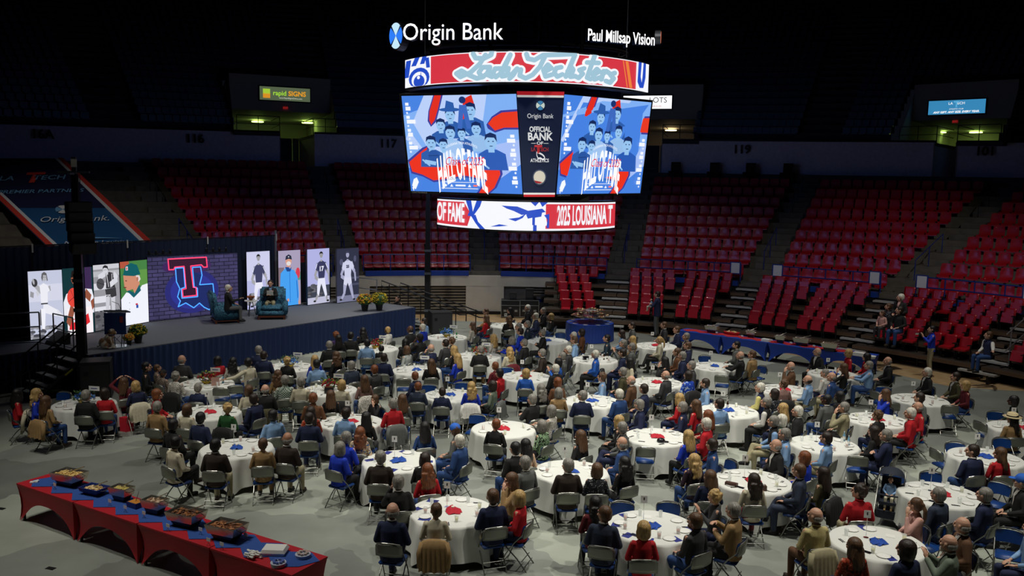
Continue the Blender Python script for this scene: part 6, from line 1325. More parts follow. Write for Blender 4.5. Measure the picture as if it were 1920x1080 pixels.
HAT = MB().loft([(0, 0, .045, .17, .19), (0, 0, .055, .175, .195), (0, 0, .06, .095, .115), (0, 0, .13, .088, .105), (0, 0, .145, .06, .08)], 24).mesh('straw_hat', mat('straw', S(214, 196, 150), .8), True)
BAND = MB().loft([(0, 0, .06, .098, .118), (0, 0, .085, .095, .115)], 24).mesh('hat_band', m_dark, True)
BEARD = remesh(MB().ell((0, .045, -.085), (.055, .052, .045), 10).ell((0, .08, -.10), (.03, .03, .04), 8), 'beard', .011, [m_white], 1)
CC_ = {'nv': ('navy', (22, 32, 66)), 'bk': ('black', (20, 20, 22)), 'gy': ('grey', (92, 94, 92)), 'ch': ('charcoal', (52, 52, 54)), 'br': ('brown', (92, 62, 38)), 'db': ('dark brown', (46, 34, 26)), 'bn': ('brown', (104, 66, 38)),
       'tn': ('tan', (150, 120, 78)), 'cr': ('cream', (200, 192, 166)), 'wt': ('white', (214, 212, 204)), 'rd': ('red', (184, 16, 30)), 'bl': ('royal blue', (20, 56, 190)), 'lb': ('light blue', (130, 165, 205)), 'dn': ('denim blue', (36, 68, 120)),
       'gn': ('green', (30, 84, 38)), 'og': ('olive', (66, 62, 36)), 'mr': ('maroon', (96, 18, 30)), 'pk': ('pink', (196, 150, 140)), 'ns': ('slate blue', (40, 50, 70)), 'bs': ('bright blue', (36, 96, 190)), 'mv': ('mauve', (140, 108, 100)),
       'dt': ('dark teal', (26, 48, 62)), 'gg': ('grey-green', (104, 116, 100)), 'dg': ('dark green', (22, 46, 34)), 'dp': ('dark plum', (40, 20, 38)), 'kh': ('khaki', (156, 148, 116)), 'pc': ('peach', (204, 170, 140)), 'ot': ('rust', (160, 100, 50)), 'yl': ('yellow', (206, 196, 120)), 'lg': ('pale grey', (168, 174, 170)), 'vb': ('violet', (60, 40, 90))}
PAT = {'fw': ('white floral', ramp_mat('white_black_floral', 'Voronoi', 34, [(0, (30, 30, 32)), (.32, (214, 208, 196)), (.7, (120, 116, 110))])), 'fb': ('black floral', ramp_mat('black_white_floral', 'Voronoi', 30, [(0, (214, 214, 208)), (.2, (24, 26, 36)), (.8, (20, 20, 28))])),
       'fc': ('bright floral', ramp_mat('multicolour_floral', 'Voronoi', 26, [(0, (196, 40, 40)), (.25, (226, 222, 200)), (.5, (220, 170, 40)), (.62, (50, 90, 150))])), 'pl': ('plaid', ramp_mat('brown_plaid', 'Checker', 30, [(0, (84, 58, 50)), (.5, (150, 140, 126))])),
       'gp': ('green plaid', ramp_mat('green_plaid', 'Checker', 34, [(0, (30, 74, 52)), (.5, (200, 208, 196))])), 'or': ('orange print', ramp_mat('orange_print', 'Voronoi', 26, [(0, (190, 180, 160)), (.2, (178, 62, 26)), (.7, (60, 34, 24))])),
       'lp': ('leopard print', ramp_mat('leopard_print', 'Voronoi', 70, [(0, (60, 50, 30)), (.22, (190, 176, 120)), (1, (190, 176, 120))])), 'td': ('tie-dye blue', ramp_mat('tie_dye_blue', 'Noise', 9, [(0, (24, 70, 190)), (.5, (40, 96, 210)), (.55, (190, 208, 235))])), 'gx': ('green patterned', ramp_mat('green_black_pattern', 'Voronoi', 20, [(0, (20, 22, 22)), (.25, (150, 184, 140)), (.6, (26, 28, 26))]))}
HCOL = {'g': ('grey', (128, 124, 116)), 'w': ('white', (206, 202, 188)), 'k': ('black', (20, 17, 16)), 'd': ('dark brown', (40, 28, 20)), 'n': ('brown', (86, 60, 38)), 'y': ('blonde', (178, 146, 92)), 'r': ('auburn', (118, 66, 34))}
def cmat(c, coat=False):
    if c in PAT: return PAT[c][1]
    return mat('fabric_'+c, S(*CC_[c][1]), .85, noise=.10, nscale=14, bump=.12, bscale=90)
def cname(c): return (PAT[c][0] if c in PAT else CC_[c][0])
def hmat(h):
    k = 'hair_'+h
    if k in MATS: return MATS[k]
    M = mat(k, S(*HCOL[h][1]), .5, noise=.45, nscale=55, bump=.5, bscale=70); nt = M.node_tree
    tc = [n for n in nt.nodes if n.type == 'TEX_COORD'][0]; mp = nt.nodes.new('ShaderNodeMapping'); mp.inputs['Scale'].default_value = (1, 1, .12); nt.links.new(tc.outputs['Object'], mp.inputs[0])
    for n in nt.nodes:
        if n.type == 'TEX_NOISE': nt.links.new(mp.outputs[0], n.inputs['Vector'])
    return M
SK = {'': mat('skin_light', S(*SKIN), .55), 'd': mat('skin_dark', S(84, 52, 36), .5), 'o': mat('skin_tan', S(168, 120, 92), .55)}
STAGE_T = V((-8.5, 33.5, 0)); PEOPLE = []; RNP = random.Random(11)
def mo(o, m):
    o.material_slots[0].link = 'OBJECT'; o.material_slots[0].material = m
def person(x, y, z, f, kind, coat, top, hs, hc, pose='a', sk='', legs=None, yaw=None, scale=None, stand=False, tie=None, beard=None, shirt='wt', name=None, hat=None, shoe=None):
    sc = (scale or {'m': 1.0, 'w': .93, 'c': .78}[kind])*(1.0 if stand or kind == 'c' and scale and scale < .6 else 1.05)
    if yaw is None:
        d = STAGE_T-V((x, y, 0)); a = math.degrees(math.atan2(-d.x, d.y))-f; a = (a+180) % 360-180; yaw = max(-50, min(50, a)); yaw = int(round(yaw/25.0)*25)
    rz = math.radians(f); hp = Matrix.Rotation(rz, 3, 'Z') @ (V((0, .03, 0))*sc)
    bod = link('person', body_mesh(pose, yaw, stand), None, (x-hp.x, y-hp.y, z), rz); bod.scale = (sc*(.94 if kind == 'w' else 1), sc, sc); mo(bod, SK[sk])
    def ch(n, me, m, mt=None):
        o = link(n, me, bod); mo(o, m); 
        if mt is not None: o.matrix_local = mt
        return o
    ch('jacket' if coat == 'J' else 'vest' if coat == 'V' else 'shirt', top_mesh(pose, stand, coat == 'J'), cmat(top))
    lm, shs = leg_mesh(pose, stand); lc = legs or (top if coat == 'J' and top in ('nv', 'bk', 'ch', 'ns') else RNP.choice(['bk', 'nv', 'dn', 'ch', 'kh'] if kind == 'm' else ['bk', 'dn', 'nv', 'ch']))
    ch('trousers', lm, cmat(lc))
    for q in shs: ch('shoe', q, cmat(shoe or RNP.choice(['bk', 'bk', 'db'])))
    HM = Matrix.Translation(HC) @ Matrix.Rotation(math.radians(yaw), 4, 'Z') @ Matrix.Diagonal((1.29, 1.19, 1.14, 1))
    if hs != '0': ch('hair', hair_mesh(hs), hmat(hc), HM)
    if coat == 'J' and kind != 'w' or tie: ch('shirt_front', FRONT, cmat(shirt)); ch('collar', COLL, cmat(shirt))
    elif kind == 'm': ch('collar', COLL, cmat(top))
    if tie: ch('tie', TIE, cmat(tie))
    if beard: ch('beard', BEARD, hmat(beard), HM)
    if hat == 'cap': ch('cap', CAPM, cmat('bk'), HM)
    if hat == 'bluecap': ch('cap', CAPM, cmat('bs'), HM)
    if hat == 'straw': o = ch('straw_hat', HAT, MATS['straw'], HM); o2 = link('hat_band', BAND, o)
    eyes = ch('eyes', EYES, mat('eye_dark', S(24, 18, 16), .3), HM)
    return bod
EYES = MB().ell((-.03, .0835, .006), (.012, .008, .006), 8).ell((.03, .0835, .006), (.012, .008, .006), 8).mesh('eyes', m_dark)
def coat_drape(x, y, rz, c, label):
    mb = MB(); r = random.Random(int(x*50)); n = 24; vs = []
    lv = [(.02, .70, .17), (-.03, .81, .19), (-.07, .855, .205), (-.125, .83, .215), (-.15, .70, .225), (-.165, .50, .235), (-.18, .26+.2*r.random(), .25)]
    for (dy, z, w_) in lv:
        for k in range(n): u = -1+2*k/(n-1); g = max(0, .85-z); vs.append((u*w_, -.215+dy-.025*g*math.sin(k*1.7+z*2)-.02*(1-u*u), z+.03*math.sin(k*.9)*g-(.05*abs(u)**3 if z > .8 else 0)))
    q = len(vs); fs = [(i*n+k, i*n+k+1, (i+1)*n+k+1, (i+1)*n+k) for i in range(len(lv)-1) for k in range(n-1)]; mb.add(vs, fs); mb.add([(a*.97, b+.02, c_-.01) for a, b, c_ in vs], [tuple(reversed(f)) for f in fs])
    for s in (-1, 1): mb.tube([(s*.19, -.30, .78), (s*.24, -.34, .6), (s*.23, -.36, .38)], [.055, .05, .045], 8)
    o = mb.build('draped_coat', cmat(c), None, True, (x, y, 0)); o.rotation_euler = (0, 0, rz); return tag(o, label, 'coat')

_sc = {}
def SLEEVE(pose):
    if pose in _sc: return _sc[pose]
    mb = MB()
    for s in (-1, 1):
        sh, el, wr, fd = arm_pts(pose, s); mb.cap(sh+V((s*.02, 0, -.02)), el, .070, .059, 10); mb.cap(el, el.lerp(wr, .9), .059, .044, 10)
    me = remesh(mb, 'shirt_sleeves', .016, [m_white], 2); _sc[pose] = me; return me
REG = {'1': (240, 640, 4.8), '2': (560, 600, 4.8), '3': (880, 600, 4.8), '4': (1200, 600, 4.8), '5': (1520, 600, 4.8), '6': (560, 780, 4.8), '7': (880, 780, 4.8), '8': (1200, 780, 4.8), '9': (1520, 780, 4.8),
       'A': (640, 880, 5.333), 'B': (980, 880, 5.333), 'C': (1280, 880, 5.333), 'D': (1560, 880, 5.333), 'E': (0, 680, 4), 'F': (720, 430, 4), 'G': (400, 430, 4), 'H': (1080, 430, 4), 'I': (1440, 430, 4)}
# region x y facing kind garment colour hair-shape hair-colour [pose= skin= legs= coat= yaw=]
DATA = '''
E 165 235 -55 w S rd l k p=a
E 250 235 -75 w S bl w y yaw=0 cd=cr
E 350 290 -25 w S tn l n yaw=0 cd=tn
E 648 245 0 m J bk s g yaw=0
E 790 230 12 w S rd m d
E 900 150 35 w S mr l n p=u
E 1022 175 40 w S nv m y cd=cr
1 203 222 -70 m S bk s k yaw=0
1 243 250 -60 c S pl s n yaw=0 z=.15
1 312 290 -30 c S pl s n hat=cap
1 435 315 -10 w S fw q g cd=bk
1 487 165 5 m J ch b g
1 805 188 50 w S rd m k
1 870 195 10 w S fw w k
1 1082 190 60 m S cr s k p=r sk=o
1 632 420 0 m J nv s g s=.9
1 1178 78 15 m J nv s g
1 1222 128 10 m J nv s d
1 1435 178 0 w S bk q y
1 1680 165 40 w S bl l y
1 1697 205 20 m S lb s k
1 1872 130 60 w S bk w n
2 275 225 20 m J bk s g
2 335 138 45 w S vb a r sk=d
2 405 165 20 w J bk l k sk=d
2 480 142 15 m J bk s k sk=d
2 643 122 30 w S bk w k
2 798 92 60 w J wt s y sk=d
2 1003 85 50 m J bk b k sk=d
2 1112 68 60 m J bl s w
2 1125 15 60 m S lb s d
2 622 208 5 m S lb s k
2 733 258 0 c J bk s k sk=d
2 955 205 30 w S bk l k sk=d
2 1090 160 50 m S bk s k sk=d hat=cap p=h
2 972 270 60 w S lg m n
2 1190 255 60 m J nv b g p=h
2 1320 210 45 m J ch s d
2 1393 268 60 w S bk l y
2 1425 340 55 w S bl l y
2 1190 390 10 w S bk l n
2 765 340 -5 m J nv s d
2 680 447 50 m J ch s r
2 465 412 40 m J ns s g
1 1560 368 5 m S cr s g
1 1412 350 15 m S gp s g
1 1350 300 30 w S tn w n
2 590 540 30 w S mv l n cd=fw
2 385 582 5 w S cr m y cd=bk
2 315 690 15 w S bk l n
2 132 705 5 m V bn s r
2 930 715 5 w S gy l n
2 845 755 30 m S rd s g cd=gy
2 683 715 150 c S bk m n p=h yaw=0
2 422 840 -5 m S lb s d
2 607 880 -10 w S bk l k
6 650 170 -5 w S fc w r
2 95 885 5 m J nv s d
2 108 830 20 w S or l d
1 1435 878 -10 m J db b g sk=o
1 1235 435 20 m J bk b g cd=og
1 1080 440 20 w S cr m n
1 1132 520 60 m J nv s d
1 898 605 -10 w S gn q y cd=bk
1 532 612 -15 w S cr m n
1 655 690 -20 m J nv s k sk=o
1 265 590 -15 m S tn s g
1 268 478 -80 w J rd m r yaw=0
1 410 752 -25 m S bk s k sk=d
1 430 910 -35 m S cr s k sk=d p=x legs=bk
1 790 935 0 m J db s k sk=d
1 1215 925 10 w J tn s n legs=tn
1 1275 675 30 m S lb s k
6 370 290 -30 w J bl m g legs=bk
6 425 195 -20 m S bl s g
6 733 372 0 m J db s g
6 1135 390 -5 w J bk m d
6 1220 525 20 w S rd w r
6 1442 225 60 m J dn s w legs=dn
6 1405 125 75 m V gy s n hat=bluecap
6 1135 105 15 w S dn l k
6 895 597 15 m J bk s g p=h
A 512 415 -10 m J nv b g legs=nv p=x
A 945 410 0 w S cr s n cd=tn
A 1518 270 20 m J nv s n legs=kh
A 1692 110 110 w J tn l n p=h yaw=0
A 1765 285 70 w S rd m y
7 237 75 -15 w S bk s r legs=bk
3 562 715 40 m J bk s g p=f
3 640 620 20 w S bk w g
3 800 655 5 w S tn m g
3 735 815 60 w S fw m g p=t
7 650 88 50 w S gx m g
7 420 288 35 m J bk s k legs=dn
7 585 275 15 w S pc l k
7 500 420 40 m J gy s g
7 960 235 45 w S bk l n
7 885 445 5 m J db s g legs=bk
7 1145 485 0 w S fb m n
7 1372 245 60 m J dn b g
7 1393 425 30 w S bk w k
7 1372 105 80 m J gy s g p=x legs=nv
7 1340 45 70 w S bk l y
7 1130 790 5 w S mr w k
B 815 445 -15 m J ns s n legs=nv
B 1203 600 0 w S rd m y
B 1718 515 35 m S ch s n beard=n legs=dn
C 500 410 60 m J tn s g p=b legs=bk
C 312 275 90 w S ch q y p=p
8 480 400 20 w S dp w y
8 625 550 -10 w S nv l n
8 1020 580 0 w S cr w d legs=mr
8 1430 492 70 m J ns s n p=x
8 1640 520 40 w S og l d cd=bk
8 1215 268 100 m J bk b g
8 1298 165 80 m S lb s g p=a
8 708 275 85 m S dn s d p=x
8 1475 375 40 w S bl m r
8 1672 200 50 m S lb s d legs=kh
8 592 70 60 m J rd s w
8 430 180 30 w S bl l y legs=bk
4 608 860 60 w S rd l r
4 500 765 50 w S rd l n
4 378 785 70 m S nv s g
4 350 705 60 w S rd l y
4 710 755 15 m S lb s d
4 643 590 90 m S lb s d beard=d
4 1078 610 60 m V nv s w sleeve=yl
4 1163 750 60 m V bk s g sleeve=wt legs=bk
4 1248 790 60 w S bk l y
4 1218 908 80 m V bk s g sleeve=lb legs=kh p=x
4 1357 915 60 w S gg m w
4 1512 860 60 m J bk s w
4 1675 718 30 m J gy s k sk=d
5 295 788 60 m J kh s g p=h
5 282 690 30 w J bk m k sk=d
4 1205 665 30 w S fb m d
4 1290 578 5 w S mv q n cd=bk
4 1508 540 50 m S lb b d legs=kh
4 1352 420 80 m J br b g p=h
4 1598 288 115 m J bk b g p=a
5 335 300 90 w S rd m y
4 1660 480 40 w S wt s g
4 1722 512 50 m S dn b g
5 293 430 60 w S bk l n p=h
5 500 335 90 w S rd l k
5 520 410 70 m S lb s g legs=dn p=t
5 692 370 80 m J bk b g
5 1045 470 90 m J bk s w
5 1300 512 90 m J og s d
5 1388 590 85 w S mr m y legs=dn
5 668 665 85 w S bl l n p=h
5 975 700 100 m J gy s d
5 905 775 90 m S rd b g
5 893 840 60 m J rd s w legs=bk
5 597 860 20 w S bk q n
9 572 145 50 w J bk l d
9 668 170 55 m J nv s g p=f
9 1452 315 10 m J nv s d legs=dn
9 1700 340 5 w S rd l n
5 1815 890 0 w S tn l k hat=straw
5 1832 740 70 w S dg m k sk=d
9 1905 185 90 m J bk s g
9 1895 590 80 m J bk s g hat=bluecap
9 1560 712 40 m J nv s g
9 1145 708 30 m J ns s g
9 940 800 90 w S pk p n p=h
9 495 740 0 m S rd a d
D 1300 560 85 m J br b g
D 1165 740 60 m J gg b g beard=w p=p
D 735 800 20 m J nv m d
D 215 770 5 w S or l n
D 1995 590 80 m S lb s g legs=nv
C 1325 465 15 m S lp b g cd=kh legs=br
3 1015 682 0 m J nv s g
3 1345 668 35 m J dn s w
3 1455 545 60 m J br b g
3 1378 468 70 m J og s g legs=dn
3 1182 520 85 w S lb a n
3 1130 310 80 m S bs s w cd=bk legs=bk
3 1567 620 70 m J nv s d
3 1540 770 90 m J nv s g tie=yl
3 1765 498 50 m J ch b g
4 430 500 30 w S td m d cd=bk
4 460 408 90 m J ch s g legs=kh
4 378 322 80 m J nv s g
4 330 290 90 m J bn s n
4 203 385 80 w S bk l k p=h
4 425 232 80 m J nv s n
4 413 150 90 m J ch s g
4 308 90 95 m J nv s n tie=pk
4 213 48 90 m J ch s n tie=nv
4 172 182 80 w J cr p y legs=bk p=x
3 1462 52 90 m J gy s d
3 1368 122 90 w S lb l d
3 1235 165 80 m S dt s k
3 1350 213 80 m S gy s g p=p
3 1465 178 80 w S tn l y
3 1458 243 70 m J gy s g
3 1375 298 70 m J nv s d
3 1440 378 100 w J cr l k
3 652 298 80 m J db s g tie=bs
3 790 383 80 w S bs m k p=p
3 772 440 40 m J bk s w
3 833 328 70 m J gy s g
3 888 270 70 m J ch s w
3 870 565 20 w J bn m r
3 505 480 0 w S bs m y legs=bk
3 655 117 90 m J bk s g p=f
3 490 207 60 m J bk s g
3 380 185 80 w S bl m g p=t
3 455 105 70 m J bl s d
3 440 62 90 m S lb s g
3 545 42 90 m S dt s g
3 935 138 80 w S cr s w
3 1008 112 80 w J bn m d
3 985 190 80 m J lb s n
3 358 280 30 w J cr w y cd=mr
3 95 268 5 m J bk s g legs=tn
3 205 165 60 w S fw w y
2 1495 195 60 w S bk q n
F 772 620 90 m S ot s n
F 765 668 60 w S rd l n
F 660 722 60 w S fw l n
F 942 610 90 w S bk l k
F 932 675 20 w S bk w n
F 1075 590 90 m J bk s w tie=bk
F 1135 652 90 m J nv s w
F 1192 612 90 m J bk s g
F 1250 655 80 w S bk m y
3 230 415 40 w S mr s r
3 268 480 65 m S rd s k
3 205 590 70 w S gg m d cd=gy
2 1552 600 0 w S bl w y cd=wt
2 1290 648 0 c J nv s d s=.86
2 1072 600 0 c J ns s r s=.9
2 1045 505 55 c J nv s r s=.9
4 865 228 60 m J gy s k beard=k
4 930 318 60 m J bk b g p=t
4 975 315 45 m J tn s n
'''
HN = {'g': 'grey-haired', 'w': 'white-haired', 'k': 'black-haired', 'd': 'dark-haired', 'n': 'brown-haired', 'y': 'blonde', 'r': 'auburn-haired'}
labs = {}
def near_table(x, y):
    return min(TPOS.items(), key=lambda kv: (kv[1][0]-x)**2+(kv[1][1]-y)**2)[1]
def uniq(fmt, *a):
    s = fmt
    labs[s] = labs.get(s, 0)+1; return s
PL = []
for ln in DATA.strip().split('\n'):
    w = ln.split(); R_ = REG[w[0]]; px, py = R_[0]+float(w[1])/R_[2], R_[1]+float(w[2])/R_[2]; kw = dict(q.split('=') for q in w[9:]); f = float(w[3]); kind, coat, top, hs, hc = w[4:9]
    sc = float(kw['s']) if 's' in kw else {'m': 1.0, 'w': .93, 'c': .78}[kind]; z0 = float(kw.get('z', 0))
    if kind == 'c' and z0 == 0: z0 = .45*(1-sc)
    elif kind == 'w': z0 = .45*.07
    h = at_z(px, py, z0+HEADZ*sc*1.05); PL.append((h, f, kind, coat, top, hs, hc, kw, sc, z0))
# keep neighbours from sharing the same place
pos = [V((p[0].x, p[0].y)) for p in PL]
for it in range(30):
    for i in range(len(pos)):
        for j in range(i):
            d = pos[i]-pos[j]; L_ = d.length
            if L_ < .47: d = (d/L_ if L_ > 1e-4 else V((1, 0)))*(.47-L_)*.25; pos[i] = pos[i]+d; pos[j] = pos[j]-d
    for i in range(len(pos)):
        t = min(TPOS.values(), key=lambda q: (q[0]-pos[i].x)**2+(q[1]-pos[i].y)**2); d = pos[i]-V((t[0], t[1])); L_ = d.length
        if L_ < .98: pos[i] = pos[i]+d/max(L_, .01)*(.98-L_)*.25
descr = []
for p, q in zip(PL, pos):
    h, f, kind, coat, top, hs, hc, kw, sc, z0 = p; t = near_table(q.x, q.y)
    noun = {'m': 'man', 'w': 'woman', 'c': 'child'}[kind]; hw = 'bald' if hs == 'b' else {'straw': 'straw-hatted', 'cap': 'black-capped', 'bluecap': 'blue-capped'}.get(kw.get('hat'), HN[hc])
    g = {'J': 'jacket', 'V': 'vest'}.get(coat, 'top'); descr.append(['%s %s in %s %s' % (hw, noun, cname(top), g), side_of(q.x, q.y, t), t[2]])
from collections import Counter
full = Counter(tuple(d) for d in descr)
two = Counter((d[0], d[2]) for d in descr)
seen = {}
for p, q, d in zip(PL, pos, descr):
    h, f, kind, coat, top, hs, hc, kw, sc, z0 = p
    lab = '%s, %s of %s' % (d[0], d[1], d[2]) if two[(d[0], d[2])] > 1 else '%s at %s' % (d[0], d[2])
    if full[tuple(d)] > 1: seen[lab] = seen.get(lab, 0)+1; lab = ('nearer ' if seen[lab] > 1 else 'farther ')+lab
    b = person(q.x, q.y, z0, f, kind, coat, top, hs, hc, kw.get('p', 'a'), kw.get('sk', ''), kw.get('legs'), int(kw['yaw']) if 'yaw' in kw else None, sc, tie=kw.get('tie'), beard=kw.get('beard'), hat=kw.get('hat'))
    tag(b, lab, 'person'); b.name = 'person'
    if 'sleeve' in kw:
        sm = cmat(kw['sleeve']); o = link('shirt_sleeves', SLEEVE(kw.get('p', 'a')), b); mo(o, sm)
    rz = math.radians(f); off = Matrix.Rotation(rz, 3, 'Z') @ V((0, .075, 0)); r0 = V(b.location)
    if kind == 'c' and z0 > .12 and 'z' in kw: continue
    short = 'folding chair of the '+lab
    if len(short.split()) > 16: short = 'chair of '+lab
    c = chair(r0.x+off.x, r0.y+off.y, rz, short)
    if 'cd' in kw: coat_drape(c.location.x, c.location.y, rz, kw['cd'], 'coat (%s) on chair of %s' % (cname(kw['cd']), lab) if 0 else '%s coat behind %s' % (cname(kw['cd']), lab))
# empty chairs : region x y facing (point = top of the backrest)
EMPT = '''1 830 420 5
2 945 530 5
2 1180 580 172
2 1475 560 176
2 1615 850 165
3 820 112 175
3 345 425 165
4 580 318 178
4 735 500 -20
4 1112 415 120
5 660 600 150
5 1260 770 -15
5 575 640 -70
5 735 745 -10
5 1660 822 168
5 1515 915 -75
9 1710 195 178
9 1295 235 170
9 1115 300 -80
9 1075 497 172
9 760 525 200
9 1715 600 130
D 1050 530 125
D 1780 595 150
B 1000 325 170
B 1455 325 176
8 55 285 -5
9 430 365 -15
4 735 925 5
E 490 218 170
8 845 400 110
1 965 400 20
D 1400 480 8'''
for ln in EMPT.split('\n'):
    w = ln.split(); R_ = REG[w[0]]; px, py = R_[0]+float(w[1])/R_[2], R_[1]+float(w[2])/R_[2]
    f = float(w[3]); p = at_z(px, py, .83); rz = math.radians(f); o = p-Matrix.Rotation(rz, 3, 'Z') @ V((0, -.28, 0)); t = near_table(o.x, o.y)
    lab = 'empty folding chair, %s of %s' % (side_of(o.x, o.y, t), t[2]); seen[lab] = seen.get(lab, 0)+1
    c = chair(o.x, o.y, rz, ('second ' if seen[lab] > 1 else '')+lab)
# red coat on seat etc
# ------------------------------------------------------------------ people elsewhere
def at_head(px, py, z): return at_z(px, py, z)
# two speakers on stage
h = at_z(429, 543, SH+.05+1.26); b = person(h.x, h.y, SH+.06, -62, 'm', 'J', 'bk', 's', 'w', 'g', legs='gy', yaw=0, shoe='bk'); tag(b, 'white-haired man in dark jacket and grey trousers, gesturing in armchair', 'person')
h = at_z(507, 534, SH+.05+1.26); b = person(h.x, h.y, SH+.06, -168, 'm', 'J', 'bk', 's', 'd', 'b', legs='kh', yaw=0, tie='mr', shoe='br', shirt='lb'); tag(b, 'man in black jacket and tan trousers reading in right armchair', 'person')
M = b.matrix_basis.copy(); M = Matrix.Translation(b.location) @ Matrix.Rotation(math.radians(-168), 4, 'Z')
pm = MB(); pm.add([M @ V(v) for v in ((-.13, .32, .86), (.13, .32, .86), (.12, .42, 1.06), (-.12, .42, 1.06), (-.13, .323, .857), (.13, .323, .857), (.12, .423, 1.057), (-.12, .423, 1.057))], [(0, 1, 2, 3), (7, 6, 5, 4), (0, 4, 5, 1), (2, 6, 7, 3)]); o = pm.build('paper_sheets', m_white); tag(o, 'white paper sheets held by the man in right armchair', 'papers')
for a_ in (AC1, AC2): pass
# crew man seated low behind the stage end
h = at_z(745, 562, 1.25); b = person(h.x, h.y, 0, 150, 'm', 'S', 'bk', 's', 'd', 'a', yaw=0); tag(b, 'crew man with dark hair sitting low behind stage end', 'person'); chair(b.location.x, b.location.y, math.radians(150), 'chair of the crew man behind the stage end')
# standing man holding a baby
def standing(px, pyfoot, f, kind, coat, top, hs, hc, pose, legs, lab, z=0, sc=1.0, yaw=0, hat=None):
    p = at_z(px, pyfoot, z); b = person(p.x, p.y, z+.47*sc, f, kind, coat, top, hs, hc, pose, legs=legs, stand=True, scale=sc, yaw=yaw); tag(b, lab, 'person'); return b
sm = standing(1229, 631, 62, 'm', 'J', 'nv', 's', 'd', 'f', 'gy', 'standing man in navy jacket holding a baby by the bleachers', 0, 1.12)
def baby(p, rz, lab, top, sc=.42):
    k = person(p.x, p.y, p.z, rz, 'c', 'S', top, '0', 'n', 'a', legs='cr', yaw=0, scale=sc, shoe='tn'); tag(k, lab, 'person'); return k
h = at_y(1226, 560, sm.location.y); q = Matrix.Rotation(math.radians(62), 3, 'Z') @ V((0, .30, 0)); baby(V((sm.location.x+q.x, sm.location.y+q.y, 1.12)), 62, 'baby in light blue held by the standing man', 'lb')
ph = standing(1740, 706, 75, 'm', 'S', 'bl', 's', 'k', 'p', 'kh', 'standing photographer in royal blue shirt raising a camera', 0, 1.02)
q = Matrix.Rotation(math.radians(75), 3, 'Z') @ V((0, .42, 0)); t = thing('camera', 'black and silver camera held up by the blue-shirted photographer', 'camera', (ph.location.x+q.x, ph.location.y+q.y, .47+1.03), math.radians(75)); MB().box((0, 0, .05), (.14, .07, .09)).build('camera_body', m_phone, t); MB().tube([(0, .03, .05), (0, .14, .05)], .035, 12).build('lens', m_chr, t)
# spectators in the pull-out seats
def spect(px, py, f, kind, coat, top, hs, hc, lab, z, **k):
    h = at_z(px, py, z+HEADZ*{'m': 1, 'w': .93, 'c': .7}[kind]); b = person(h.x, h.y, z, f, kind, coat, top, hs, hc, k.pop('pose', 'a'), scale={'m': 1, 'w': .93, 'c': .7}[kind], **k); tag(b, lab, 'person'); return b
spect(1688, 561, 125, 'm', 'J', 'bk', 's', 'w', 'white-haired man in dark jacket and pink shirt, in bleachers', 1.46, shirt='pk')
spect(1665, 578, 125, 'w', 'S', 'fb', 'p', 'n', 'woman in dark floral dress holding child in bleachers', 1.14)
spect(1686, 585, 125, 'm', 'S', 'bk', 's', 'd', 'dark-haired man in black top beside family in bleachers', 1.14)
spect(1654, 590, 125, 'c', 'S', 'pk', 's', 'n', 'small child in pink sitting among family in bleachers', 1.3)
sp = spect(1853, 632, 95, 'm', 'V', 'nv', 's', 'n', 'man in navy vest and white sleeves lounging in bleacher seat', .5, pose='r', legs='dn'); o = link('shirt_sleeves', SLEEVE('r'), sp); mo(o, cmat('wt'))
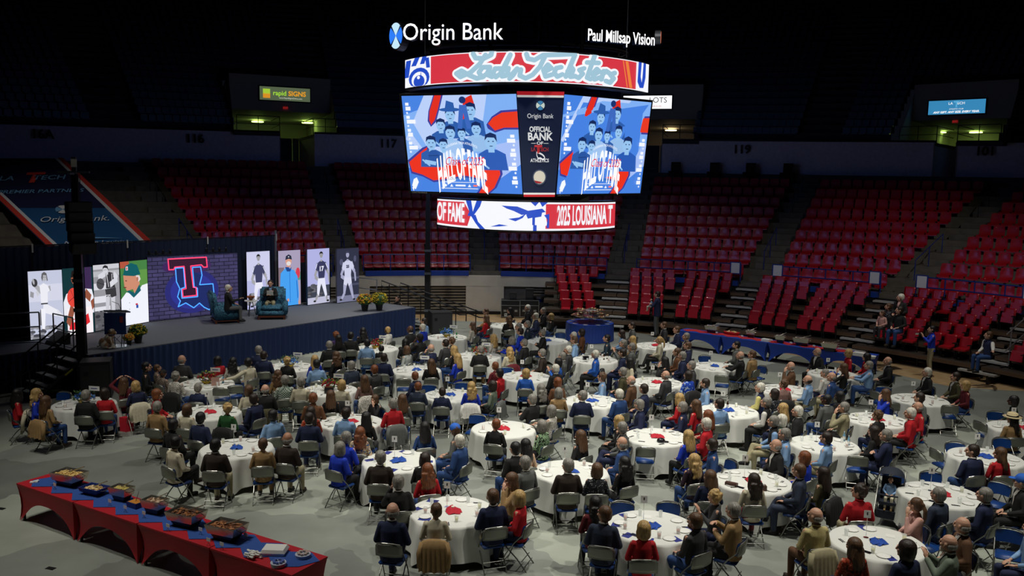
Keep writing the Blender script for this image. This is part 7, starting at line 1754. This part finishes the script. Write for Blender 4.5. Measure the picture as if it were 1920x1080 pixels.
# stroller with baby
p = at_z(1668, 985, 0); t = thing('stroller', 'dark navy baby stroller with open hood', 'stroller', (p.x, p.y+.1, 0), math.radians(150)); m_str = mat('stroller_fabric', S(26, 34, 48), .8)
mb = MB(); n = 12; vs = []
for i in range(7):
    a = PI*(.15+.60*i/6)
    for k in range(n): b_ = PI*k/(n-1); vs.append((.25*math.cos(b_), -.18-.32*math.cos(a)*math.sin(b_)*1.0-.0, .82+.30*math.sin(a)*math.sin(b_)**.5))
mb.add(vs, [(i*n+k, i*n+k+1, (i+1)*n+k+1, (i+1)*n+k) for i in range(6) for k in range(n-1)]); mb.build('hood', m_str, t, True)
MB().box((0, 0, .46), (.36, .34, .06)).box((0, -.20, .68), (.36, .06, .46), rx=.3).box((-.19, -.02, .56), (.04, .36, .2)).box((.19, -.02, .56), (.04, .36, .2)).build('seat', m_str, t)
for s in (-.24, .24): MB().tube([(s, .42, .12), (s, .0, .55), (s, -.40, 1.0), (s*.8, -.46, 1.02)], .014, 6).tube([(s, -.36, .14), (s, .0, .55)], .014, 6).build('frame', m_frame, t)
for x, y in ((-.26, .42), (.26, .42), (-.26, -.36), (.26, -.36)): MB().tube([(x-.02, y, .11), (x+.02, y, .11)], .11, 16).build('wheel', m_dark, t)
MB().tube([(-.2, .18, .64), (0, .28, .66), (.2, .18, .64)], .016, 6).build('bumper_bar', m_str, t); MB().box((0, 0, .24), (.38, .4, .16)).build('basket', m_str, t)
q = Matrix.Rotation(math.radians(150), 3, 'Z') @ V((0, -.04, 0)); baby(V((p.x+q.x, p.y+.1+q.y, .32)), 150, 'baby in pale blue sitting inside the stroller', 'lb', .46)
# gift bag, red bag, rail at the right edge
p = at_z(238, 808, 0); t = thing('gift_bag', 'bright red paper gift bag on floor by table by stairs', 'bag', tuple(p), .2); MB().loft([(0, 0, 0, .17, .12), (0, 0, .38, .18, .12)], 4).build('bag', m_nred, t); MB().tube([(-.06, 0, .38), (0, 0, .47), (.06, 0, .38)], .006, 5).build('handle', m_nred, t)
p = at_z(1800, 703, .3); t = thing('stair_rail', 'slanted silver hand rail at right edge of bleachers', 'railing'); e = at_z(1890, 698, .32)
MB().tube([(e.x, e.y, .3), (e.x, e.y, 1.95)], .025, 8).build('post', m_rail, t); d_ = V((math.sin(57*D2R), math.cos(57*D2R), .42))
for z in (1.25, 1.85): MB().tube([V((e.x, e.y, z))-d_*.3, V((e.x, e.y, z))+d_*3.0], .024, 8).build('rail', m_rail, t)
p = at_z(70, 1067, 0); 
for k, (px, py) in enumerate(((2, 954), (95, 1066))): q = at_z(px, py, 0); o = MB().box((0, 0, .004), (.16, .09, .008), -.3).build('floor_plate', m_dark, None, loc=q); tag(o, 'small black plate in the bare floor, %s' % ('at left edge' if k == 0 else 'in front of the red buffet'), 'plate')
